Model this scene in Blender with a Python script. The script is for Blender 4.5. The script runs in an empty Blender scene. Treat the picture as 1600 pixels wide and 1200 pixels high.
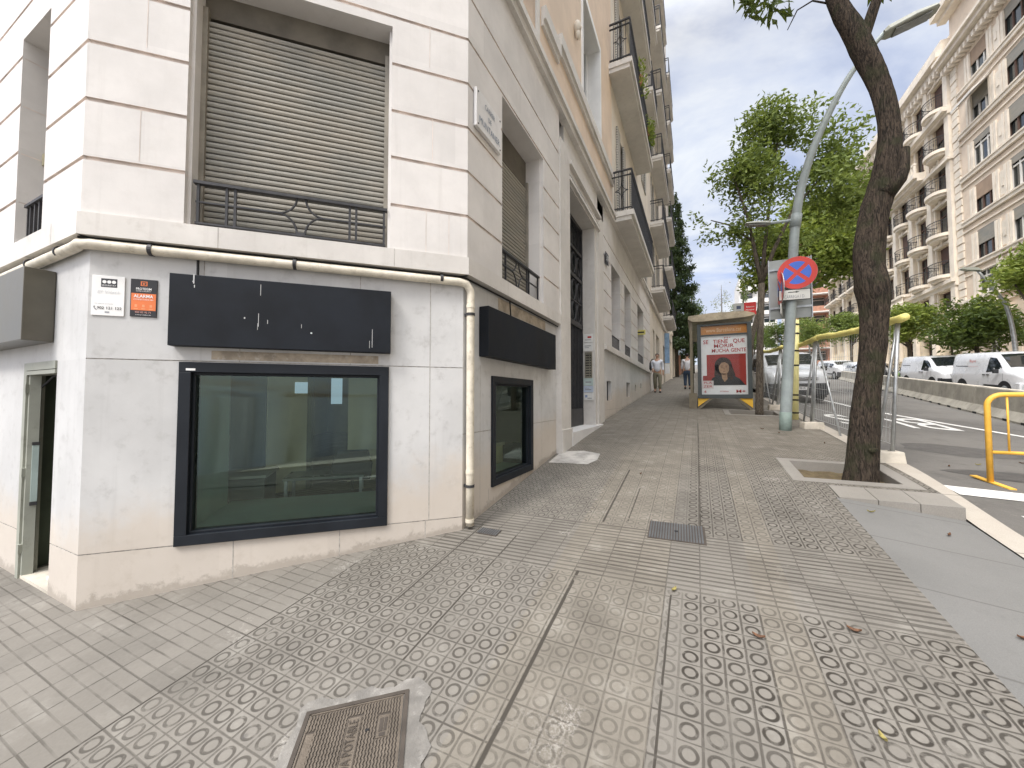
CLOUD_A = (3.3, 3.65, 4.45); CLOUD_B = (4.5, 4.7, 4.95); SKYMUL = (1.0, .9, 1.0); SKY = .11; SUN = 1.5; EXPOSURE = .92; ZEN = 5.0; GLOW = 1.7
import bpy, math, random
import numpy as np
from mathutils import Vector, Matrix
sc = bpy.context.scene
COL = sc.collection
R = math.radians
# ------------------------------------------------------------------ ground height
def prof(Y):
    if Y < 5.5: return .137*Y
    if Y < 7:
        t = Y-5.5; return .7535+.137*t-.018*t*t
    return .7535+.2055-.0405+.083*(Y-7)
def sm(a, b, x):
    t = min(max((x-a)/(b-a), 0), 1); return t*t*(3-2*t)
def gz(X, Y):
    c = -.02*(min(max(X, -1.91), 2.25)+1.91)*sm(4.7, 7.2, Y)
    if X >= 2.25: c += -.1-.05*min(X-2.25, 9.5)
    return prof(Y)+c
# ------------------------------------------------------------------ objects
def tag(o, label=None, cat=None, group=None, kind=None):
    if label: o['label'] = label
    if cat: o['category'] = cat
    if group: o['group'] = group
    if kind: o['kind'] = kind
    return o
def thing(name, label, cat, loc=(0, 0, 0), rz=0, group=None):
    o = bpy.data.objects.new(name, None); COL.objects.link(o)
    o.location = loc; o.rotation_euler = (0, 0, rz); o.empty_display_size = .2
    return tag(o, label, cat, group)
def origin(o):
    p = Vector((0, 0, 0))
    while o is not None:
        p = p+Vector(o.location); o = o.parent
    return p
def dup(o, parent=None):
    c = o.copy(); COL.objects.link(c); c.parent = parent
    for ch in [q for q in bpy.data.objects if q.parent is o]:
        dup(ch, c)
    return c
class MB:
    def __init__(s): s.v = []; s.f = []; s.m = []; s.cur = 0
    def add(s, vs, fs):
        n = len(s.v); s.v.extend([tuple(p) for p in vs])
        for f in fs: s.f.append([i+n for i in f]); s.m.append(s.cur)
        return s
    def quad(s, a, b, c, d): return s.add([a, b, c, d], [(0, 1, 2, 3)])
    def poly(s, pts): return s.add(pts, [tuple(range(len(pts)))])
    def box(s, x0, x1, y0, y1, z0, z1):
        return s.add([(x0,y0,z0),(x1,y0,z0),(x1,y1,z0),(x0,y1,z0),(x0,y0,z1),(x1,y0,z1),(x1,y1,z1),(x0,y1,z1)],
                     [(0,3,2,1),(4,5,6,7),(0,1,5,4),(1,2,6,5),(2,3,7,6),(3,0,4,7)])
    def obox(s, o, u, v, w):
        o, u, v, w = Vector(o), Vector(u), Vector(v), Vector(w)
        P = [o, o+u, o+u+v, o+v, o+w, o+u+w, o+u+v+w, o+v+w]
        return s.add(P, [(0,3,2,1),(4,5,6,7),(0,1,5,4),(1,2,6,5),(2,3,7,6),(3,0,4,7)])
    def prism(s, pts, d):
        n = len(pts); d = Vector(d); P = [Vector(p) for p in pts]
        fs = [tuple(range(n))[::-1], tuple(range(n, 2*n))]+[(i, (i+1) % n, n+(i+1) % n, n+i) for i in range(n)]
        return s.add(P+[p+d for p in P], fs)
    def tube(s, pts, r, seg=8, cap=True):
        P = [Vector(p) for p in pts]; n = len(P)
        rs = r if isinstance(r, (list, tuple)) else [r]*n
        ref = None; rings = []
        for i in range(n):
            t = (P[min(i+1, n-1)]-P[max(i-1, 0)]).normalized()
            if ref is None:
                ref = t.orthogonal().normalized()
            ref = (ref-t*ref.dot(t))
            ref = ref.normalized() if ref.length > 1e-6 else t.orthogonal().normalized()
            b = t.cross(ref)
            rings.append([P[i]+(ref*math.cos(2*math.pi*k/seg)+b*math.sin(2*math.pi*k/seg))*rs[i] for k in range(seg)])
        vs = [p for q in rings for p in q]; fs = []
        for i in range(n-1):
            for k in range(seg):
                a = i*seg+k; b2 = i*seg+(k+1) % seg
                fs.append((a, b2, b2+seg, a+seg))
        if cap:
            fs.append(tuple(range(seg))[::-1]); fs.append(tuple((n-1)*seg+k for k in range(seg)))
        return s.add(vs, fs)
    def bar(s, a, b, r=.01): # square bar
        return s.tube([a, b], r*1.3, 4)
    def disc(s, c, n, r, seg=24, h=.004):
        n = Vector(n).normalized(); c = Vector(c)
        return s.tube([c, c+n*h], r, seg)
    def lathe(s, c, prof_, seg=20):
        c = Vector(c); vs = []; fs = []; n = len(prof_)
        for (r, z) in prof_:
            for k in range(seg):
                a = 2*math.pi*k/seg; vs.append(c+Vector((r*math.cos(a), r*math.sin(a), z)))
        for i in range(n-1):
            for k in range(seg):
                a = i*seg+k; b = i*seg+(k+1) % seg; fs.append((a, b, b+seg, a+seg))
        fs.append(tuple(range(seg))[::-1]); fs.append(tuple((n-1)*seg+k for k in range(seg)))
        return s.add(vs, fs)
    def ball(s, c, rx, ry, rz, seg=12, rings=8):
        c = Vector(c); vs = []; fs = []
        for i in range(1, rings):
            t = math.pi*i/rings
            for k in range(seg):
                a = 2*math.pi*k/seg
                vs.append(c+Vector((rx*math.sin(t)*math.cos(a), ry*math.sin(t)*math.sin(a), rz*math.cos(t))))
        top = len(vs); vs.append(c+Vector((0, 0, rz))); vs.append(c-Vector((0, 0, rz)))
        for i in range(rings-2):
            for k in range(seg):
                a = i*seg+k; b = i*seg+(k+1) % seg; fs.append((a, a+seg, b+seg, b))
        for k in range(seg):
            fs.append((top, k, (k+1) % seg)); fs.append((top+1, (rings-2)*seg+(k+1) % seg, (rings-2)*seg+k))
        return s.add(vs, fs)
    def build(s, name, mats, parent=None, local=False, smooth=False, bevel=0, label=None):
        o0 = Vector((0, 0, 0)) if (local or parent is None) else origin(parent)
        me = bpy.data.meshes.new(name)
        vs = s.v if o0.length == 0 else [(p[0]-o0.x, p[1]-o0.y, p[2]-o0.z) for p in s.v]
        me.from_pydata(vs, [], s.f)
        for m in (mats if isinstance(mats, (list, tuple)) else [mats]): me.materials.append(m)
        if isinstance(mats, (list, tuple)): me.polygons.foreach_set('material_index', s.m)
        if smooth: me.polygons.foreach_set('use_smooth', [True]*len(me.polygons))
        me.update()
        o = bpy.data.objects.new(name, me); COL.objects.link(o); o.parent = parent
        if smooth == 2 or (smooth and smooth != 1):
            pass
        if bevel:
            b = o.modifiers.new('bevel', 'BEVEL'); b.width = bevel; b.segments = 2; b.limit_method = 'ANGLE'; b.angle_limit = R(40)
        if label: o['label'] = label
        return o
def single(mb, name, mats, label, cat, group=None, loc=None, **k):
    """a thing that is one mesh; its origin is moved to loc"""
    if loc is not None:
        L = Vector(loc); mb.v = [(p[0]-L.x, p[1]-L.y, p[2]-L.z) for p in mb.v]
    o = mb.build(name, mats, None, **k)
    if loc is not None: o.location = loc
    return tag(o, label, cat, group)
# ------------------------------------------------------------------ text
def text_mb(txt, org, right, up, size, mb=None, align='CENTER', depth=.002, width=None, shear=0, bold=0):
    cu = bpy.data.curves.new('t', 'FONT'); cu.body = txt; cu.size = 1; cu.align_x = align; cu.align_y = 'CENTER'
    cu.extrude = 0; cu.resolution_u = 2; cu.shear = shear; cu.offset = bold
    o = bpy.data.objects.new('t', cu); COL.objects.link(o)
    bpy.context.view_layer.update()
    me = bpy.data.meshes.new_from_object(o.evaluated_get(bpy.context.evaluated_depsgraph_get()))
    r = Vector(right).normalized(); u = Vector(up).normalized(); n = r.cross(u); g = Vector(org)
    k = size
    if width:
        xs = [v.co.x for v in me.vertices]; w = max(xs)-min(xs)
        kx = width/w
    else: kx = size
    if mb is None: mb = MB()
    mb.add([g+r*(v.co.x*kx)+u*(v.co.y*k)+n*depth for v in me.vertices], [tuple(p.vertices) for p in me.polygons])
    bpy.data.objects.remove(o); bpy.data.curves.remove(cu); bpy.data.meshes.remove(me)
    return mb
# ------------------------------------------------------------------ materials
class NT:
    def __init__(s, name):
        s.m = bpy.data.materials.new(name); s.m.use_nodes = True; s.t = s.m.node_tree; s.t.nodes.clear()
        s.out = s.t.nodes.new('ShaderNodeOutputMaterial'); s._pos = None
    def n(s, t, **k):
        q = s.t.nodes.new(t)
        for a, b in k.items(): setattr(q, a, b)
        return q
    def link(s, a, b): s.t.links.new(a, b)
    def set(s, sock, v):
        if isinstance(v, bpy.types.NodeSocket): s.link(v, sock)
        else: sock.default_value = v
    def math(s, op, a, b=0., c=None, clamp=False):
        q = s.n('ShaderNodeMath', operation=op, use_clamp=clamp); s.set(q.inputs[0], a); s.set(q.inputs[1], b)
        if c is not None: s.set(q.inputs[2], c)
        return q.outputs[0]
    def add(s, a, b): return s.math('ADD', a, b)
    def sub(s, a, b): return s.math('SUBTRACT', a, b)
    def mul(s, a, b): return s.math('MULTIPLY', a, b)
    def mx(s, a, b): return s.math('MAXIMUM', a, b)
    def mn(s, a, b): return s.math('MINIMUM', a, b)
    def gt(s, a, b): return s.math('GREATER_THAN', a, b)
    def lt(s, a, b): return s.math('LESS_THAN', a, b)
    def abs(s, a): return s.math('ABSOLUTE', a)
    def fr(s, a): return s.math('FRACT', a)
    def fl(s, a): return s.math('FLOOR', a)
    def inv(s, a): return s.sub(1., a)
    def step(s, a, b, x): # smoothstep
        q = s.n('ShaderNodeMapRange', interpolation_type='SMOOTHSTEP'); s.set(q.inputs[0], x); s.set(q.inputs[1], a); s.set(q.inputs[2], b)
        return q.outputs[0]
    def pos(s):
        if s._pos is None: s._pos = s.n('ShaderNodeNewGeometry').outputs['Position']
        return s._pos
    def xyz(s, v=None):
        q = s.n('ShaderNodeSeparateXYZ'); s.link(v or s.pos(), q.inputs[0]); return q.outputs
    def comb(s, x, y, z):
        q = s.n('ShaderNodeCombineXYZ'); s.set(q.inputs[0], x); s.set(q.inputs[1], y); s.set(q.inputs[2], z); return q.outputs[0]
    def noise(s, scale, detail=4, rough=.6, vec=None, dist=0):
        q = s.n('ShaderNodeTexNoise'); s.link(vec or s.pos(), q.inputs['Vector']); q.inputs['Scale'].default_value = scale
        q.inputs['Detail'].default_value = detail; q.inputs['Roughness'].default_value = rough; q.inputs['Distortion'].default_value = dist
        return q.outputs[0]
    def white(s, vec):
        q = s.n('ShaderNodeTexWhiteNoise'); s.link(vec, q.inputs[0]); return q.outputs[0]
    def mix(s, f, a, b):
        q = s.n('ShaderNodeMix', data_type='RGBA'); s.set(q.inputs[0], f)
        for i, v in ((6, a), (7, b)):
            if isinstance(v, bpy.types.NodeSocket): s.link(v, q.inputs[i])
            else: q.inputs[i].default_value = (*v, 1) if len(v) == 3 else v
        return q.outputs[2]
    def scalecol(s, c, f):
        q = s.n('ShaderNodeVectorMath', operation='SCALE'); s.link(c, q.inputs[0]); s.set(q.inputs[3], f); return q.outputs[0]
    def bump(s, h, strength=.5, dist=.01, normal=None):
        q = s.n('ShaderNodeBump'); s.link(h, q.inputs['Height']); q.inputs['Strength'].default_value = strength; q.inputs['Distance'].default_value = dist
        if normal: s.link(normal, q.inputs['Normal'])
        return q.outputs[0]
    def bsdf(s, col, rough=.6, normal=None, metal=0, spec=.5, coat=0):
        b = s.n('ShaderNodeBsdfPrincipled')
        if isinstance(col, bpy.types.NodeSocket): s.link(col, b.inputs['Base Color'])
        else: b.inputs['Base Color'].default_value = (*col, 1)
        s.set(b.inputs['Roughness'], rough); b.inputs['Metallic'].default_value = metal
        b.inputs['Specular IOR Level'].default_value = spec; b.inputs['Coat Weight'].default_value = coat
        if normal: s.link(normal, b.inputs['Normal'])
        s.link(b.outputs[0], s.out.inputs[0]); return b
def mat(name, base, rough=.6, var=.12, scale=2.5, bump=0., bscale=60, metal=0, spec=.4, coat=0, dirt=None, dirtamt=0, obj=False):
    k = NT(name)
    vec = k.n('ShaderNodeTexCoord').outputs['Object'] if obj else k.pos()
    n = k.noise(scale, 5, .6, vec); f = k.step(.3, .7, n)
    lo = tuple(c*(1-var) for c in base); hi = tuple(min(1, c*(1+var)) for c in base)
    col = k.mix(f, lo, hi)
    if dirt:
        d = k.step(.52, .75, k.noise(scale*2.7, 7, .7, vec)); col = k.mix(k.mul(d, dirtamt), col, dirt)
    nm = None
    if bump: nm = k.bump(k.noise(bscale, 4, .6, vec), bump, .01)
    r = k.math('MULTIPLY_ADD', f, .12, rough-.06)
    k.bsdf(col, r, nm, metal, spec, coat)
    return k.m
def glass_mat(name, tint=(.8, .9, .86), ior=1.5, rough=0.0, gcol=(1, 1, 1)):
    k = NT(name)
    tr = k.n('ShaderNodeBsdfTransparent'); tr.inputs[0].default_value = (*tint, 1)
    gl = k.n('ShaderNodeBsdfGlossy'); gl.inputs['Roughness'].default_value = rough; gl.inputs[0].default_value = (*gcol, 1)
    fr = k.n('ShaderNodeFresnel'); fr.inputs[0].default_value = ior
    mx = k.n('ShaderNodeMixShader'); k.link(fr.outputs[0], mx.inputs[0]); k.link(tr.outputs[0], mx.inputs[1]); k.link(gl.outputs[0], mx.inputs[2])
    k.link(mx.outputs[0], k.out.inputs[0]); return k.m
def stone_wall(name, base, stain, warm, zg=0., rough=.62, block=None, speck=.0, zvar=.5, low=True):
    """marble / limestone cladding with mottling, streaks and a grimy foot"""
    k = NT(name); p = k.xyz()
    a = k.noise(1.3, 6, .62); b = k.noise(9, 6, .65); c = k.noise(55, 3, .6)
    col = k.mix(k.step(.3, .72, a), tuple(v*.86 for v in base), tuple(min(1, v*1.05) for v in base))
    col = k.mix(k.mul(k.step(.5, .8, b), zvar), col, stain)
    sv = k.comb(k.mul(p[0], 14.), k.mul(p[1], 14.), k.mul(p[2], .7))
    st = k.step(.55, .85, k.noise(1., 4, .6, sv))
    col = k.mix(k.mul(st, .38), col, tuple(v*.85 for v in stain))
    if low:
        h = k.sub(p[2], k.math('MINIMUM', k.mul(p[1], .137), k.math('MULTIPLY_ADD', p[1], .085, .3)))
        f = k.inv(k.step(.0, .42, k.sub(h, k.mul(k.noise(2.5, 6, .75), .7))))
        col = k.mix(k.mul(f, .55), col, warm)
        f2 = k.inv(k.step(.0, .05, k.sub(h, k.mul(k.step(.35, .8, k.noise(6, 6, .75)), .11))))
        col = k.mix(k.mul(f2, .42), col, tuple(v*.35 for v in warm))
    if block:
        hgt, wid, z0 = block
        row = k.fl(k.math('DIVIDE', k.sub(p[2], z0), hgt))
        along = k.add(k.mul(p[0], 1.0), p[1])
        cell = k.white(k.comb(row, k.fl(k.math('DIVIDE', k.add(along, k.mul(k.math('MODULO', row, 2.), wid*.5)), wid)), 0.))
        col = k.scalecol(col, k.math('MULTIPLY_ADD', cell, .09, .94))
    nm = k.bump(c, .12+speck, .004)
    k.bsdf(col, rough, nm, 0, .35)
    return k.m
M = {}
M['base_stone'] = stone_wall('base_marble', (.57, .57, .565), (.37, .365, .355), (.55, .46, .36), zvar=.7, block=(1.335, 1.03, .518))
M['joint'] = mat('dark_joint', (.36, .34, .31), .9, .3, 30)
M['stone'] = stone_wall('pale_limestone', (.665, .64, .615), (.53, .50, .465), (.6, .5, .4), block=(.43, .9, 2.83), zvar=.3, low=False)
M['groove'] = mat('groove_stone', (.61, .54, .49), .9, .2, 6)
M['ledge'] = stone_wall('ledge_limestone', (.63, .605, .57), (.45, .42, .38), (.5, .4, .3), zvar=.6, low=False)
M['cream'] = stone_wall('cream_render', (.68, .62, .53), (.54, .48, .40), (.5, .42, .32), zvar=.35, low=False)
M['peach'] = stone_wall('peach_render', (.70, .56, .43), (.58, .46, .35), (.5, .42, .32), zvar=.35, low=False)
M['soffit'] = mat('soffit', (.45, .42, .36), .85, .15, 2, .1)
M['black'] = mat('black_sign_metal', (.009, .0115, .016), .6, .3, 3, .03, 30, spec=.22)
M['frame'] = mat('black_aluminium', (.010, .013, .018), .5, .2, 4, spec=.3)
M['iron'] = mat('dark_iron', (.033, .033, .036), .5, .3, 12, .1, 80)
M['shutter'] = None
M['pipe'] = mat('cream_painted_pipe', (.62, .57, .47), .5, .15, 8, .05, 40, dirt=(.3, .24, .16), dirtamt=.6)
M['white'] = mat('white_paint', (.78, .78, .77), .45, .04, 3)
M['grey_metal'] = mat('galvanised_steel', (.42, .44, .45), .42, .18, 9, .04, 50, metal=.75)
M['lamp_pole'] = mat('grey_green_pole_paint', (.27, .31, .31), .45, .12, 4, .03, 60, dirt=(.14, .16, .15), dirtamt=.4)
M['yellow'] = mat('yellow_foam', (.80, .72, .24), .7, .12, 5, .1, 40, dirt=(.45, .36, .1), dirtamt=.5)
M['pale_yellow'] = mat('pale_yellow_paint', (.80, .74, .34), .5, .08, 5, dirt=(.4, .36, .2), dirtamt=.3)
M['barrier'] = mat('ochre_yellow_paint', (.74, .42, .06), .45, .12, 6, .03, 50, dirt=(.35, .22, .08), dirtamt=.4)
M['concrete'] = mat('concrete', (.33, .31, .265), .85, .2, 1.8, .25, 40, dirt=(.17, .16, .13), dirtamt=.7)
M['pale_concrete'] = mat('pale_concrete', (.50, .46, .39), .85, .18, 4, .25, 40, dirt=(.25, .22, .17), dirtamt=.5)
M['red'] = mat('red_print', (.42, .02, .015), .4, .08, 4)
M['orange'] = mat('orange_print', (.72, .19, .06), .4, .06, 4)
M['rubber'] = mat('rubber', (.016, .016, .017), .8, .2, 8)
M['dark'] = mat('dark_plastic', (.022, .023, .026), .55, .2, 6)
M['text_dark'] = mat('dark_print', (.03, .03, .035), .5, .1, 10)
M['text_grey'] = mat('grey_print', (.28, .29, .31), .5, .1, 10)
M['glass'] = glass_mat('clear_glass', (.84, .97, .90), 1.85, 0., (.82, 1, .92))
M['car_glass'] = None
M['bluegrey'] = mat('bluegrey_print', (.25, .33, .5), .5, .1, 5)
def shutter_mat():
    k = NT('weathered_roller_slats'); p = k.xyz()
    along = k.add(p[0], p[1])
    n = k.noise(1.1, 6, .65, k.comb(k.mul(along, .8), 0., k.mul(p[2], 2.6)))
    col = k.mix(k.step(.35, .65, n), (.215, .21, .185), (.285, .26, .215))
    n2 = k.noise(1., 5, .7, k.comb(k.mul(along, 3.), 0., k.mul(p[2], 60.)))
    col = k.mix(k.mul(k.step(.45, .75, n2), .5), col, (.40, .385, .345))
    n3 = k.noise(1., 5, .7, k.comb(k.mul(along, 20.), 0., k.mul(p[2], 1.2)))
    col = k.mix(k.mul(k.step(.55, .8, n3), .35), col, (.16, .14, .11))
    k.bsdf(col, .6, None, 0, .4); return k.m
M['shutter'] = shutter_mat()
def dark_glass(name, c, rough=.03, spec=.9, ior=1.5):
    k = NT(name); n = k.noise(.7, 3); col = k.mix(n, tuple(v*.6 for v in c), tuple(v*1.4 for v in c))
    q_ = k.bsdf(col, rough, None, 0, spec); q_.inputs['IOR'].default_value = ior; return k.m
M['car_glass'] = dark_glass('car_window_glass', (.014, .017, .02), .03, .5, 2.1)
M['window_glass'] = dark_glass('far_window_glass', (.03, .038, .04), .06, .8)
M['far_stone'] = mat('warm_far_stone', (.71, .61, .46), .85, .12, .9, .1, 8, dirt=(.4, .31, .22), dirtamt=.5)
M['far_pink'] = mat('pinkish_far_stone', (.68, .57, .455), .85, .1, .7, .1, 8, dirt=(.4, .31, .25), dirtamt=.4)
M['far_trim'] = mat('pale_far_trim', (.73, .66, .56), .85, .1, 1.2, .1, 8)
M['far_iron'] = mat('far_balcony_iron', (.04, .042, .045), .6, .2, 5)
M['wood_dark'] = mat('dark_shutter_wood', (.09, .05, .035), .7, .2, 3)
M['brick_orange'] = mat('orange_brick', (.42, .22, .15), .85, .15, 3, .1, 30)
M['far_white'] = mat('far_white_render', (.68, .66, .62), .8, .08, 1.5)
M['silver'] = mat('silver_white_car_paint', (.62, .64, .66), .28, .03, 2, spec=.6, coat=.6, obj=True)
M['van_white'] = mat('white_van_paint', (.66, .67, .69), .3, .03, 2, spec=.6, coat=.5, obj=True)
M['lamp_clear'] = mat('headlamp', (.55, .57, .6), .12, .1, 20, spec=.8, coat=1)
M['chrome'] = mat('chrome', (.6, .6, .6), .2, .05, 10, metal=1)
M['tail_red'] = mat('tail_lamp_red', (.4, .02, .02), .2, .1, 10, spec=.8)
# pavement -----------------------------------------------------------
def pavement_mat():
    k = NT('panot_paving'); p = k.xyz(); X, Y = p[0], p[1]
    big = k.noise(.55, 5, .6); med = k.noise(4.5, 6, .68); fine = k.noise(70, 4, .7)
    wob = k.math('MULTIPLY_ADD', med, .006, -.003)
    Xw = k.add(X, wob); Yw = k.add(Y, wob)
    fx = k.sub(k.fr(k.mul(Xw, 10.)), .5); fy = k.sub(k.fr(k.mul(Yw, 10.)), .5)
    r = k.math('SQRT', k.add(k.mul(fx, fx), k.mul(fy, fy)))
    ring = k.inv(k.step(.035, .09, k.abs(k.sub(r, .31))))
    cg = k.mx(k.step(.425, .47, k.abs(fx)), k.step(.455, .49, k.abs(fy)))
    tx = k.abs(k.sub(k.fr(k.mul(Xw, 5.)), .5)); ty = k.abs(k.sub(k.fr(k.mul(Yw, 5.)), .5))
    tj = k.step(.468, .49, k.mx(tx, ty))
    tid = k.comb(k.fl(k.mul(Xw, 5.)), k.fl(k.mul(Yw, 5.)), 0.)
    tone = k.white(tid)
    tile2 = k.white(k.comb(k.fl(k.mul(Xw, 5.)), k.fl(k.mul(Yw, 5.)), 7.))
    # zones
    Yb = k.math('MULTIPLY_ADD', X, -.035, Y)
    band = k.mul(k.gt(Yb, 2.67), k.lt(Yb, 3.47))
    bars = k.mul(k.lt(X, -2.4), k.inv(k.mul(k.gt(X, -3.0), k.gt(Y, 99.))))
    rings_z = k.mul(k.inv(band), k.inv(bars))
    # contrast map across X (patched blocks of tiles)
    cr = k.n('ShaderNodeValToRGB'); k.link(k.math('MULTIPLY_ADD', X, .25, .625), cr.inputs[0])  # -2.5..1.5 -> 0..1
    e = cr.color_ramp; e.interpolation = 'CONSTANT'
    stops = [(0., .55), (.40, .18), (.60, .9), (.70, .45), (.75, .9)]
    e.elements[0].position = 0; e.elements[0].color = (.62,)*3+(1,)
    e.elements[1].position = .40; e.elements[1].color = (.26,)*3+(1,)
    for q, v in stops[2:]:
        el = e.elements.new(q); el.color = (v,)*3+(1,)
    con = cr.outputs[0]
    con = k.mul(con, k.math('MULTIPLY_ADD', tile2, .35, .78))
    con = k.mul(con, k.step(.25, .55, k.math('MULTIPLY_ADD', k.noise(2.2, 4, .6), 1., .06)))
    con = k.math('MULTIPLY_ADD', con, .9, .2)
    farfade = k.inv(k.step(4.5, 9., Y))
    con_r = k.mul(con, k.math('MULTIPLY_ADD', farfade, .6, .4))
    beige = k.mul(k.mul(k.gt(X, -.95), k.lt(X, -.2)), 1.)
    beige = k.mx(beige, k.mul(k.gt(X, .3), k.lt(X, .5)))
    beige = k.mx(beige, k.step(4.2, 6.5, Y))
    base = k.mix(k.step(.3, .7, big), (.145, .134, .117), (.181, .168, .148))
    warmc = k.mix(k.step(.3, .7, med), (.152, .136, .112), (.19, .172, .143))
    col = k.mix(k.mul(beige, .75), base, warmc)
    col = k.scalecol(col, k.math('MULTIPLY_ADD', tone, .13, .935))
    col = k.mix(k.mul(k.step(.52, .75, med), .35), col, (.31, .297, .265))
    dark = (.04, .035, .029)
    worn = k.step(.30, .52, k.noise(17., 4, .7)); g_ring = k.mul(k.math('MULTIPLY_ADD', worn, .75, .3), k.mul(k.mx(ring, k.mul(cg, .8)), k.mul(rings_z, con_r)))
    # tactile stripes
    sy = k.abs(k.sub(k.fr(k.mul(k.add(Yb, wob), 20.)), .5)); g_band = k.mul(k.mul(k.step(.26, .36, sy), band), k.math('MULTIPLY_ADD', tile2, .35, .45))
    # bar tiles
    by = k.abs(k.sub(k.fr(k.mul(Yw, 15.)), .5)); g_bar = k.mul(k.mul(k.step(.40, .47, by), bars), k.math('MULTIPLY_ADD', k.step(.4, .65, k.noise(3.2, 4)), .5, .1))
    # joints everywhere
    jn = k.step(.35, .62, k.noise(7., 4, .7, k.comb(k.fl(k.mul(Xw, 5.)), Y, 0.)))
    g_j = k.mul(tj, k.math('MULTIPLY_ADD', jn, .6, .2))
    # long cracks between rows of tiles
    def crack(x0, y0, y1, w):
        c = k.inv(k.step(w*.5, w, k.abs(k.sub(k.add(X, k.mul(wob, 1.6)), x0))))
        return k.mul(k.mul(c, k.mul(k.gt(Y, y0), k.lt(Y, y1))), k.step(.3, .42, k.noise(9., 3)))
    cr_ = crack(-.772, .9, 2.68, .014); cr_ = k.mx(cr_, crack(-.772, 3.48, 5.0, .012)); cr_ = k.mx(cr_, crack(-.57, 3.5, 4.4, .007))
    cr_ = k.mx(cr_, crack(0.01, 3.5, 9., .007)); cr_ = k.mx(cr_, crack(-.165, .2, 2.65, .007)); cr_ = k.mx(cr_, crack(-1.4, 1.6, 3.0, .008)); cr_ = k.mx(cr_, crack(-2.4, -2., 2.2, .007))
    cr_ = k.mx(cr_, crack(-1.78, 1.9, 3.1, .008))
    g = k.mx(k.mx(g_ring, g_band), k.mx(g_bar, k.mx(g_j, cr_)))
    col = k.mix(k.math('MULTIPLY', g, .92, clamp=True), col, dark)
    # grout dust / cement smears
    sme = k.mul(k.step(.60, .72, k.noise(1.7, 6, .7)), k.step(.45, .6, fine))
    col = k.mix(k.mul(sme, .5), col, (.38, .36, .33))
    # dark gum spots, grime by walls
    vo = k.n('ShaderNodeTexVoronoi'); k.link(k.pos(), vo.inputs['Vector']); vo.inputs['Scale'].default_value = 2.6
    gum = k.mul(k.inv(k.step(.025, .05, vo.outputs['Distance'])), k.step(.55, .6, k.noise(1.1, 2)))
    col = k.mix(k.mul(gum, .5), col, (.09, .085, .08))
    blot = k.step(.48, .72, k.noise(1.25, 7, .68, None, .8)); col = k.scalecol(col, k.math('MULTIPLY_ADD', blot, -.16, 1.04))
    col = k.scalecol(col, k.math('MULTIPLY_ADD', fine, .26, .87))
    h = k.add(k.mul(g, -1.), k.mul(fine, .10)); h = k.add(h, k.mul(tone, .25))
    nm = k.bump(h, .55, .006)
    k.bsdf(col, k.math('MULTIPLY_ADD', med, .12, .78), nm, 0, .2)
    return k.m
M['pavement'] = pavement_mat()
def asphalt_mat():
    k = NT('worn_asphalt'); big = k.noise(.35, 6, .65); fine = k.noise(160, 3, .7); med = k.noise(3, 6, .7)
    col = k.mix(k.step(.3, .7, big), (.095, .09, .084), (.155, .147, .135))
    col = k.mix(k.mul(k.step(.5, .75, med), .5), col, (.075, .07, .064))
    col = k.mix(k.mul(k.step(.55, .7, k.noise(14, 4, .8)), .25), col, (.24, .22, .19))
    col = k.scalecol(col, k.math('MULTIPLY_ADD', fine, .7, .65))
    k.bsdf(col, .85, k.bump(fine, .5, .006), 0, .3); return k.m
M['asphalt'] = asphalt_mat()
def granite_mat(name, a, b, joints, ax=1):
    k = NT(name); p = k.xyz(); fine = k.noise(190, 2, .6); big = k.noise(.8, 5, .6); med = k.noise(9, 5, .7)
    col = k.mix(k.step(.3, .7, big), a, b); col = k.scalecol(col, k.math('MULTIPLY_ADD', fine, .6, .7))
    col = k.mix(k.mul(k.step(.5, .8, med), .3), col, tuple(v*.75 for v in a))
    g = None
    for (w, off, t) in joints:
        v = k.add(p[ax], off); j = k.step(.5-t/w, .5, k.abs(k.sub(k.fr(k.math('DIVIDE', v, w)), .5)))
        g = j if g is None else k.mx(g, j)
    if g is not None: col = k.mix(k.mul(g, .7), col, (.08, .075, .07))
    k.bsdf(col, .7, k.bump(fine, .2, .003), 0, .35); return k.m
M['granite'] = granite_mat('grey_granite_slabs', (.135, .134, .128), (.165, .163, .156), [(.68, .2, .012)])
M['kerb'] = granite_mat('pale_granite_kerb', (.33, .295, .25), (.40, .365, .315), [(1.1, .3, .014)])
M['marble_step'] = stone_wall('white_marble_step', (.70, .69, .68), (.5, .49, .47), (.5, .4, .3), low=False)
M['soil'] = mat('tree_pit_soil', (.10, .075, .04), .95, .35, 9, .6, 30, dirt=(.09, .11, .03), dirtamt=.6)
M['road_white'] = mat('worn_white_road_paint', (.66, .65, .62), .75, .1, 4, .2, 80, dirt=(.2, .19, .18), dirtamt=.75)
def ground_plain():
    k = NT('distant_ground'); n = k.noise(.05, 5); k.bsdf(k.mix(n, (.11, .105, .1), (.16, .15, .14)), .9); return k.m
M['ground'] = ground_plain()
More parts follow.
